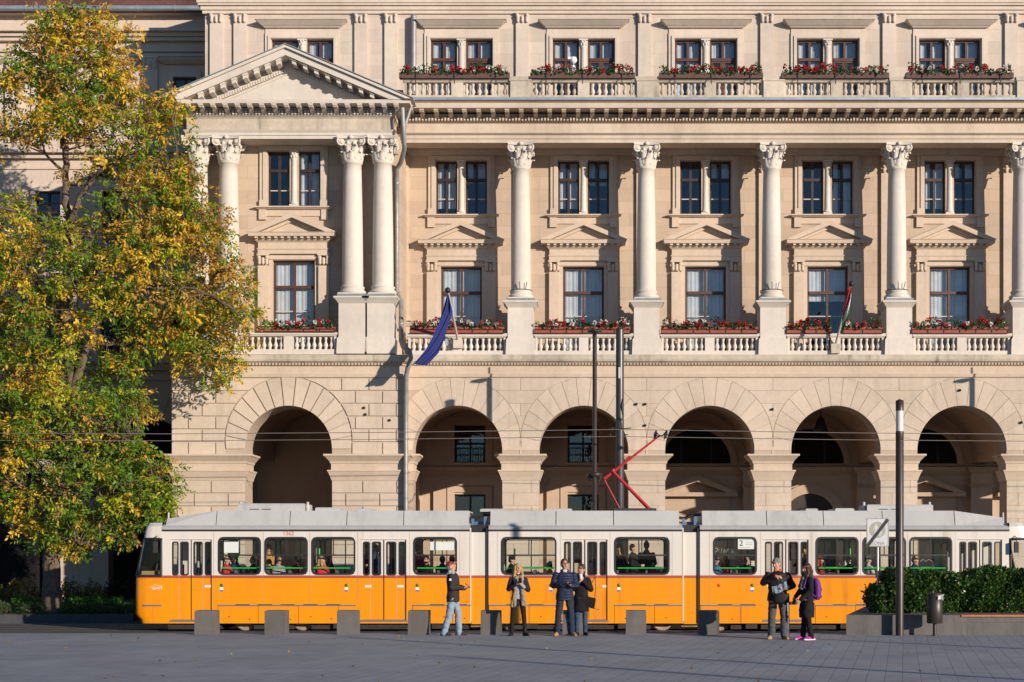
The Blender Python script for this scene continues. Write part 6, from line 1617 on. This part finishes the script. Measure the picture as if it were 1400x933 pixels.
# man in the red cap, in profile, reading his phone
s = 1.0; j = J(head=(-24,0,0), aR=(-.10,.20,.085), kR=(-.10,.07,.50), aL=(.10,-.12,.085), kL=(.10,-.10,.51), eR=(-.25,-.02,1.16), wR=(-.10,-.27,1.13), eL=(.25,-.02,1.15), wL=(.09,-.27,1.12), dR=(.35,-1,.25), dL=(-.35,-1,.2), nR=(.4,0,1), nL=(-.4,0,1))
p = person(619.5, 869, 'man in a red cap, black jacket and pale jeans reading his phone in profile', 82, s)
body(j, p, 'skinpink', browcol='hgrey'); hair(j, p, 'short', 'hgrey')
M['capred'] = cloth_mat('dark_red_cap', (.27,.018,.025)); M['capyel'] = cloth_mat('yellow_cap_peak', (.55,.33,.03)); hat(j, p, 'peak', None, mats=['capred', 'capyel'])
coat(j, p, cloth_mat('charcoal_jacket', (.030,.026,.026)), .80, 1.03, .035, wr=.012); M['hoodgrey'] = cloth_mat('grey_hood', (.33,.35,.37))
b = Blob(); b.cap((-.06,.06,1.50), .06, (.06,.06,1.50), .06); b.cap((-.075,-.01,1.49), .045, (-.05,.07,1.50), .05); b.cap((.075,-.01,1.49), .045, (.05,.07,1.50), .05); b.ell((0,.11,1.45), (.10,.05,.07)); b.fused('hood', 'hoodgrey', p, .01, 2, .006)
trousers(j, p, cloth_mat('pale_blue_jeans', (.20,.27,.34)), .035, cuff=.035, wr=.014); shoes(j, p, cloth_mat('dark_brown_leather', (.045,.03,.022), .5))
q = MB(); q.box(-.085,-.03,-.002,.0,-.02,.02)
q = MB(); q.box(-.036,-.012,0,.001,0,.001)
b = MB(); b.box(-.038,.038,-.075,.075,-.005,.005); finish(p, s); held('phone', b, 'phone', vv(0,-.36,1.19), 'phone held by the man in the red cap', 'phone', p, s, Matrix.Rotation(R(40),4,'X'))
b = MB(); b.quad((0,-.03,-.02),(0,.03,-.02),(0,.025,.03),(0,-.02,.03)); o = b.build('sleeve_patch', 'whitep', p, (-.315,-.005,1.33)); o.rotation_euler = (0, R(8), 0)

# blonde woman with scarf
s = .97; j = J(w=.86, head=(-14,14,0), sR=(-.165,0,1.40), sL=(.165,0,1.40), aR=(-.165,.02,.085), kR=(-.135,0,.5), aL=(.165,-.03,.085), kL=(.135,-.03,.5), eR=(-.23,-.02,1.15), wR=(-.06,-.20,1.27), eL=(.24,-.02,1.13), wL=(.12,-.21,1.22), dR=(.5,-.5,.6), dL=(-.55,-.35,.6), nR=(.8,.3,-.3), nL=(-.8,.3,-.3), fR=(-.35,-1,0), fL=(.45,-1,0))
p = person(708.5, 869.5, 'young blonde woman with a long beige scarf and black leggings looking at her phone', 6, s)
body(j, p, browcol='hbrown'); hair(j, p, 'long', 'hblond', curly=.004)
M['navy'] = cloth_mat('navy_cloth', (.016,.02,.042)); coat(j, p, 'navy', .78, 1.0, .022, wr=.008)
b = Blob(); b.loft([(.90,0,-.015,.125,.115),(1.05,0,-.02,.115,.107),(1.25,0,-.025,.105,.115)]); b.fused('shirt', cloth_mat('pale_blue_shirt', (.26,.31,.38)), p, .011, 2, .005)
M['scarf'] = cloth_mat('beige_scarf', (.25,.185,.125), .95, .3); b = Blob(); b.cap((-.06,-.02,1.45), .055, (.06,-.02,1.45), .055); b.ell((0,-.07,1.42), (.085,.06,.06))
b.fused('scarf', 'scarf', p, .010, 2, .009, 16)
for sx, z0 in ((-1,.70),(1,.72)):
    b = Blob(); b.cap((sx*.05,-.10,1.43), .045, (sx*.085,-.145,1.15), .048); b.cap((sx*.08,-.145,1.15), .045, (sx*.115,-.15,.9), .05); b.cap((sx*.085,-.145,.95), .04, (sx*.10,-.135,z0+.05), .045); b.cap((sx*.14,-.14,.95), .03, (sx*.165,-.12,z0+.03), .04)
    b.fused('scarf_end', 'scarf', p, .010, 2, .012, 18)
trousers(j, p, cloth_mat('black_leggings', (.012,.011,.012)), .006, cuff=.006, wr=.003); shoes(j, p, cloth_mat('black_leather', (.012,.011,.011), .45), .08)
b = MB(); b.box(-.036,.036,-.005,.005,-.07,.07); finish(p, s); held('phone', b, 'phone', vv(.03,-.29,1.36), 'phone held up by the blonde woman with the scarf', 'phone', p, s, Matrix.Rotation(R(-25),4,'X'))
b = Blob(); b.cap((.02,-.25,1.30), .045, (.12,-.22,1.20), .05); b.fused('cuff', cloth_mat('grey_knit', (.28,.27,.26)), p, .010, 2, .006)

# man in the quilted jacket
s = 1.03; j = J(w=1.0, head=(-6,16,0), aR=(-.17,.02,.085), kR=(-.14,-.02,.5), aL=(.17,-.02,.085), kL=(.145,-.03,.5), sR=(-.205,0,1.42), sL=(.205,0,1.42), eR=(-.265,-.03,1.17), wR=(-.08,-.245,1.165), eL=(.265,-.03,1.17), wL=(.13,-.235,1.16), dR=(.9,-.35,.05), dL=(-.75,-.4,.45), nR=(0,-.3,.9), nL=(0,-.3,.9), fR=(-.35,-1,0), fL=(.4,-1,0))
p = person(772, 869.5, 'smiling man in a navy quilted jacket, jeans and tan boots holding a phone', 4, s)
body(j, p, 'skinpink', browcol='hgrey'); hair(j, p, 'short', 'hbrown')
def quilt(name, col):
    m = plain(name, col, .55, spec=.35, var=.12, scale=18); t = m.node_tree; n = t.nodes; b_ = n['Principled BSDF']
    g = n.new('ShaderNodeNewGeometry'); wv = n.new('ShaderNodeTexWave'); wv.bands_direction = 'Z'; wv.inputs['Scale'].default_value = 4.2; wv.inputs['Distortion'].default_value = 1.2; wv.inputs['Detail Scale'].default_value = 3
    t.links.new(g.outputs['Position'], wv.inputs['Vector']); bp = n.new('ShaderNodeBump'); bp.inputs['Strength'].default_value = .8; bp.inputs['Distance'].default_value = .03; t.links.new(wv.outputs['Fac'], bp.inputs['Height']); t.links.new(bp.outputs[0], b_.inputs['Normal']); return m
M['quilt'] = quilt('navy_quilted_nylon', (.018,.025,.058)); coat(j, p, 'quilt', .82, 1.0, .038, wr=.008)
b = Blob(); b.loft([(1.40,0,-.045,.05,.07),(1.52,0,-.02,.062,.068)]); b.fused('shirt', cloth_mat('pale_shirt', (.45,.45,.50)), p, .01, 1); 
b = Blob(); b.cap((-.075,-.01,1.50), .03, (.0,.06,1.53), .035); b.cap((.075,-.01,1.50), .03, (.0,.06,1.53), .035); b.fused('collar', 'quilt', p, .01, 2)
trousers(j, p, cloth_mat('dark_blue_jeans', (.018,.028,.052)), .03, cuff=.03, wr=.012); shoes(j, p, cloth_mat('tan_suede', (.36,.20,.085), .9), .0, size=1.1)
def glasses(j, p):
    b = MB(); o = j['off']; hm = headm(j)
    for sx in (-1, 1):
        b.tube([hm @ vv(sx*.033+.024*math.cos(t), -.104, 1.662+o+.018*math.sin(t)) for t in np.linspace(0, 2*math.pi, 15)], .003, 5); b.tube([hm @ vv(sx*.057,-.102,1.668+o), hm @ vv(sx*.082,-.02,1.665+o)], .003, 5)
    b.tube([hm @ vv(-.01,-.107,1.664+o), hm @ vv(.01,-.107,1.664+o)], .003, 5); b.build('glasses', 'eye', p)
glasses(j, p); b = MB(); b.box(-.038,.038,-.006,.006,-.07,.07); finish(p, s); held('phone', b, 'phone', vv(.035,-.325,1.20), 'phone held low by the man in the quilted jacket', 'phone', p, s, Matrix.Rotation(R(-55),4,'X') @ Matrix.Rotation(R(60),4,'Y'))

# woman in the black coat behind him
s = .955; j = J(w=.92, head=(-4,-24,6), sR=(-.17,0,1.40), sL=(.17,0,1.40), aR=(-.11,.03,.085), aL=(.11,-.05,.085), eR=(-.22,-.05,1.16), wR=(-.02,-.22,1.33), eL=(.25,-.03,1.15), wL=(.07,-.215,1.38), dR=(.3,-.2,.9), dL=(-.3,-.25,.9), nR=(.6,.6,0), nL=(-.6,.6,0), fR=(-.2,-1,0), fL=(.5,-1,0))
p = person(794.5, 868.3, 'woman in a black knee-length coat and glasses drinking from a white cup', -8, s, 36.55)
body(j, p, browcol='hdark'); hair(j, p, 'tied', 'hbrown'); M['blackcoat'] = cloth_mat('black_wool', (.011,.011,.012)); coat(j, p, 'blackcoat', .60, 1.22, .03, name='coat', wr=.008)
b = Blob(); b.cap((-.05,-.01,1.49), .05, (.05,-.01,1.49), .05); b.fused('scarf', 'blackcoat', p, .01, 2, .006, 16)
trousers(j, p, cloth_mat('blue_jeans', (.03,.055,.10)), .015, cuff=.012); shoes(j, p, cloth_mat('black_leather', (.012,.011,.011), .45), .12); glasses(j, p)
b = MB(); b.lathe(0,0,[(.032,-.055),(.042,.05),(.044,.055)], 14); b.lathe(0,0,[(.045,.055),(.04,.065)], 14); finish(p, s)
held('paper_cup', b, 'whitep', vv(.03,-.275,1.47), 'white paper cup at the lips of the woman in the black coat', 'cup', p, s, Matrix.Rotation(R(15),4,'X'))
b = MB(); b.mold(-.15,.15,-.06,.06,[(0,.0,.24,-.02),(.24,-.02,.26,-.03)]); b.tube([(-.10,0,.25),(-.09,.0,.52),(-.02,.02,.78)], .009, 6); b.tube([(.10,0,.25),(.06,.0,.52),(-.02,.02,.78)], .009, 6); b.box(.1,.28,-.006,.006,.0,.012)
held('handbag', b, cloth_mat('black_bag_leather', (.014,.013,.013), .4), vv(.19,-.06,.70), 'black handbag hanging from the shoulder of the woman in the black coat', 'handbag', p, s, Matrix.Rotation(R(14),4,'Y'))

# older man with the map
s = 1.04; j = J(w=1.1, head=(8,-34,-6), aR=(-.13,.02,.085), kR=(-.125,-.02,.5), aL=(.15,-.02,.085), kL=(.14,-.03,.5), sR=(-.205,0,1.42), sL=(.21,0,1.42), eR=(-.31,-.03,1.24), wR=(-.05,-.20,1.375), eL=(.33,-.0,1.17), wL=(.14,-.24,1.10), dR=(1,-.2,-.05), dL=(-.75,-.5,-.1), nR=(0,.5,-.6), nL=(0,-.2,.9), fR=(-.45,-1,0), fL=(.3,-1,0))
p = person(1063, 874.2, 'grey-haired man in a black jacket with orange collar looking aside, map in hand', -4, s)
body(j, p, 'skinpink', browcol='hgrey'); hair(j, p, 'short', 'hgrey'); M['blackshell'] = cloth_mat('black_shell_jacket', (.013,.012,.013), .6); M['orange'] = cloth_mat('orange_lining', (.55,.10,.02))
coat(j, p, 'blackshell', .84, 1.0, .036, wr=.011); b = Blob(); b.cap((-.055,-.03,1.50), .035, (0,-.065,1.44), .03); b.cap((.055,-.03,1.50), .035, (0,-.065,1.44), .03); b.cap((-.05,.03,1.51), .04, (.05,.03,1.51), .04); b.fused('collar', 'orange', p, .009, 2)
b = Blob(); b.loft([(.805,0,.0,.205,.155),(.86,0,.0,.207,.157)]); b.fused('hem', 'orange', p, .01, 1); b = Blob(); e, q = Vector(j['eR']), Vector(j['wR']); b.cap(e.lerp(q,.86), .053, e.lerp(q,.97), .05); b.fused('cuff', 'orange', p, .009, 1)
trousers(j, p, cloth_mat('washed_grey_jeans', (.065,.075,.085)), .04, cuff=.04, wr=.014); shoes(j, p, cloth_mat('tan_suede', (.36,.20,.085), .9), size=1.12)
finish(p, s); b = MB(); rs = np.random.RandomState(2)
v = [(-.17+.34*u/6+.03*(w_/3), -.02*(u % 2)+.012*w_+rs.normal()*.006, -.10+.20*w_/3+.05*u/6+rs.normal()*.008) for w_ in range(4) for u in range(7)]
b.add(v, [(w_*7+u, w_*7+u+1, w_*7+u+8, w_*7+u+7) for w_ in range(3) for u in range(6)], 0, False)
b.m = [0 if (k*7) % 5 else 1 for k in range(18)]
M['scarfgrey'] = cloth_mat('grey_knit_scarf', (.17,.16,.16))
held('folded_map', b, [cloth_mat('pale_blue_map_paper', (.20,.26,.30), .7, .25), 'scarfgrey'], vv(.02,-.30,1.10), 'crumpled pale blue map held at the waist of the grey-haired man', 'map', p, s, Matrix.Rotation(R(-14),4,'Y') @ Matrix.Rotation(R(-25),4,'X'))
b = Blob(); b.loft([(.0,0,0,.16,.055),(.05,0,0,.175,.065),(.18,0,0,.175,.06),(.21,0,0,.165,.05)]); o = b.fused('waist_bag', cloth_mat('black_bag_nylon', (.011,.011,.012), .6), None, .012, 2, .004); o.matrix_world = Matrix.Translation(p.location) @ Matrix.Scale(s,4) @ Matrix.Translation((.06,-.20,.80)); tag(o, 'black bag worn at the front of the grey-haired man below the map', 'bag')

# woman with the purple backpack
s = .98; j = J(w=.92, head=(10,10,0), sR=(-.165,0,1.40), sL=(.165,0,1.40), aR=(-.10,-.06,.085), aL=(.10,.06,.085), eR=(-.23,-.04,1.14), wR=(-.17,-.22,.99), eL=(.23,-.02,1.14), wL=(.14,-.24,.93), dR=(.2,-.6,-.7), dL=(-.2,-.7,-.55), nR=(.6,0,-.3), nL=(-.6,0,-.3), fR=(0,-1,0), fL=(.1,-1,0))
p = person(1103.5, 875.3, 'woman in black with a brimmed cap and bright pink trainers, camera in hand', -72, s)
body(j, p, browcol='hdark'); hair(j, p, 'long', 'hbrown', curly=.012); hat(j, p, 'brim', None, mats=['blackcoat', 'lip'], name='cap')
coat(j, p, 'blackcoat', .80, 1.08, .03, wr=.01); b = Blob(); b.loft([(.52,0,-.01,.185,.16),(.7,0,-.01,.195,.165),(.86,0,0,.185,.15)]); b.fused('skirt', 'blackcoat', p, .012, 2, .012); M['scarfgrey'] = cloth_mat('grey_knit_scarf', (.17,.16,.16))
b = Blob(); b.cap((-.05,-.03,1.46), .055, (.05,-.03,1.46), .055); b.cap((.02,-.10,1.42), .05, (.05,-.16,1.2), .055); b.fused('scarf', 'scarfgrey', p, .01, 2, .008, 16)
trousers(j, p, cloth_mat('black_leggings', (.012,.011,.012)), .02, cuff=.02); shoes(j, p, cloth_mat('magenta_trainer', (.62,.015,.30), .6), sole='whitep', size=1.08)
finish(p, s); mw = Matrix.Translation(p.location) @ Matrix.Rotation(R(-72),4,'Z') @ Matrix.Scale(s,4)
M['purple'] = cloth_mat('purple_nylon', (.105,.025,.19), .6); b = Blob(); b.loft([(.92,0,.22,.12,.06),(.98,0,.23,.15,.09),(1.2,0,.24,.15,.10),(1.38,0,.21,.12,.075),(1.43,0,.19,.07,.04)]); b.cap((-.10,.29,1.0), .04, (.10,.29,1.0), .04); b.cap((-.09,.30,1.15), .035, (.09,.30,1.15), .035)
for sx in (-1, 1): b.cap((sx*.12,.13,1.43), .022, (sx*.125,-.085,1.40), .022); b.cap((sx*.125,-.085,1.40), .022, (sx*.135,-.15,1.22), .02); b.cap((sx*.135,-.15,1.22), .018, (sx*.17,.12,1.0), .018)
b.cap((-.15,.12,.93), .022, (-.12,-.14,.93), .02); b.cap((.15,.12,.93), .022, (.12,-.14,.93), .02)
o = b.fused('backpack', 'purple', None, .011, 2, .006); o.matrix_world = mw; tag(o, 'purple backpack on the back of the woman in pink trainers', 'backpack')
b = Blob(); b.loft([(-.045,0,0,.065,.035),(.04,0,0,.065,.035)]); b.cap((0,-.02,0), .04, (0,-.10,-.01), .038); b.ell((0,0,.05), (.03,.03,.02)); o = b.fused('photo_camera', 'black', None, .006, 1); o.matrix_world = mw @ Matrix.Translation((-.03,-.31,.86)); tag(o, 'black photo camera in the hands of the woman with the backpack', 'camera')

# passengers: one of each kind, then copies with their own hair and clothes
SH = -.43
SJ = J(off=SH, hR=(-.09,.02,.50), kR=(-.10,-.40,.51), aR=(-.11,-.40,.085), hL=(.09,.02,.50), kL=(.10,-.40,.51), aL=(.11,-.40,.085), sR=(-.18,0,.99), sL=(.18,0,.99), eR=(-.23,-.06,.73), wR=(-.10,-.27,.62), eL=(.23,-.06,.73), wL=(.10,-.27,.62), dR=(.3,-1,-.2), dL=(-.3,-1,-.2), nR=(0,0,-1), nL=(0,0,-1))
SP = J(SJ=0) if False else dict(SJ, wR=(-.05,-.22,.98), eR=(-.22,-.14,.78), dR=(.3,-.3,1), nR=(.5,.5,0), head=(0,20,0))
UJ = J(wR=(-.10,-.24,1.12), eR=(-.24,0,1.15), dR=(.3,-1,.1), head=(-6,0,0))
UP = J(wR=(-.14,-.20,1.62), eR=(-.26,-.10,1.38), dR=(0,-.1,1), head=(-4,12,0))
KIND = {}
for kn, jj in (('seated', SJ), ('resting', SP), ('upright', UJ), ('reaching', UP)):
    r_ = empty('kind_source'); bo = body(jj, r_, voxel=.014, hands=True, browcol='eye'); co = coat(jj, r_, 'blackcoat', .44 if jj['off'] else .78, 1.0, .03, voxel=.017, wr=.01)
    tr = trousers(jj, r_, 'navy', .03, 1.0, voxel=.018)
    KIND[kn] = dict(body=bo.data, coat=co.data, trousers=tr.data, hair={k: hair(jj, r_, k, 'hdark', .013).data for k in ('short', 'long', 'fringe_ring')}, hats={k: hat(jj, r_, k, 'black', .013).data for k in ('beanie', 'brim')})
    for ch in list(r_.children): bpy.data.objects.remove(ch)
    bpy.data.objects.remove(r_)
HC_ = {'blond': 'hblond', 'grey': 'hgrey', 'brown': 'hbrown', 'dark': 'hdark', 'ginger': cloth_mat('ginger_hair', (.22,.05,.02), .6)}
def col(name, c): return cloth_mat(name + '_coat', c)
CC = {'red': col('red', (.48,.02,.03)), 'navy': col('navy', (.02,.03,.08)), 'black': M['blackcoat'], 'tan': col('tan', (.36,.19,.06)), 'grey': col('grey', (.24,.24,.25)), 'darkred': col('dark_red', (.24,.02,.025)), 'yellow': col('yellow', (.52,.26,.02)), 'light': col('light_grey', (.40,.38,.36)), 'blue': col('blue', (.04,.08,.22))}
def passenger(px, y, kind, yaw, cc, hk, hc, label, sc_=1.0, dz_=0):
    dz_ += .07 if kind in ('seated', 'resting') else 0
    root = empty('person', (X(px,y), y, zfl+dz_), label, 'person', 'tram passengers', R(yaw)); K = KIND[kind]; root.scale = (sc_,)*3
    def kid(nm, me, mt):
        o = link(nm, me, root)
        if mt: o.material_slots[0].link = 'OBJECT'; o.material_slots[0].material = M[mt] if isinstance(mt, str) else mt
    kid('body', K['body'], None); kid('coat', K['coat'], CC[cc]); kid('trousers', K['trousers'], None)
    if hk in K['hair']: kid('hair', K['hair'][hk], HC_[hc])
    elif hk in K['hats']: kid('hair', K['hair']['short'], 'hdark'); kid('hat', K['hats'][hk], CC.get(hc, M['blackcoat']))
PS = [
 (310,46.40,'seated',80,'red','fringe_ring','grey','balding passenger in red facing into the tram, first window behind the front door'),
 (319,46.85,'seated',170,'navy','beanie','black','passenger in a black hat and navy jacket seen from behind, beside the white window card'),
 (346,46.45,'seated',-80,'black','short','brown','brown-haired passenger in black sitting opposite the balding man in red'),
 (367,47.1,'upright',25,'tan','long','brown','standing woman in a tan coat under the fleet number'),
 (381,46.6,'seated',50,'grey','short','brown','passenger in a grey jacket sitting under the fleet number'),
 (404,46.60,'seated',-60,'darkred','short','dark','dark-haired passenger in dark red, window under the fleet number'),
 (440,46.35,'seated',70,'red','long','blond','blonde woman in a red coat by the window before the second door'),
 (450,46.95,'seated',60,'darkred','long','dark','dark-haired woman in dark red just past the blonde woman in red'),
 (503,47.2,'upright',10,'black','short','brown','passenger in black standing behind the second tram door, nearer the nose'),
 (514,46.9,'reaching',60,'navy','short','dark','passenger in navy holding on behind the second tram door'),
 (572,47.3,'upright',150,'red','short','dark','standing passenger in a red top at the edge of the window above the red cap'),
 (583,46.8,'seated',-30,'black','short','brown','brown-haired passenger seated in front of the standing one in red'),
 (605,46.6,'resting',150,'navy','short','dark','passenger lifting a hand in the window above the red cap'),
 (618,46.9,'seated',170,'black','beanie','black','dark-hatted passenger at the far edge of the window above the red cap'),
 (700,46.4,'seated',85,'black','beanie','black','passenger in a black beanie facing along the tram, above the blonde woman'),
 (751,46.4,'seated',-100,'yellow','beanie','grey','small passenger in a yellow jacket and grey beanie',.86),
 (848,47.0,'upright',120,'black','long','blond','standing passenger with pale hair in the crowded wide window'),
 (866,46.6,'upright',75,'black','short','dark','standing man in black looking across the crowded wide window'),
 (884,46.9,'upright',175,'black','beanie','black','tall hooded passenger in black with back turned in the crowded wide window',1.04),
 (893,46.8,'seated',-20,'red','short','dark','child in red seated below the hooded passenger',.88),
 (979,46.5,'seated',60,'blue','short','dark','passenger in blue under the scratched writing of the line card window'),
 (991,46.9,'seated',-60,'darkred','long','ginger','red-haired passenger in the line card window'),
 (1021,46.85,'seated',0,'black','short','dark','dark passenger below the line number card'),
 (1097,47.1,'upright',-60,'black','long','blond','fair-haired passenger standing behind the door by the man with the map'),
 (1121,46.4,'seated',80,'darkred','long','ginger','red-haired passenger in the window above the purple backpack'),
 (1160,46.4,'resting',-75,'black','short','dark','dark passenger with hand to mouth in the window before the zone sign'),
 (1187,46.4,'seated',110,'light','short','grey','grey-haired passenger in a pale coat behind the zone sign'),
 (1251,46.4,'seated',60,'navy','short','blond','blond passenger in the last window before the rear door')]
for a in PS: passenger(*a)
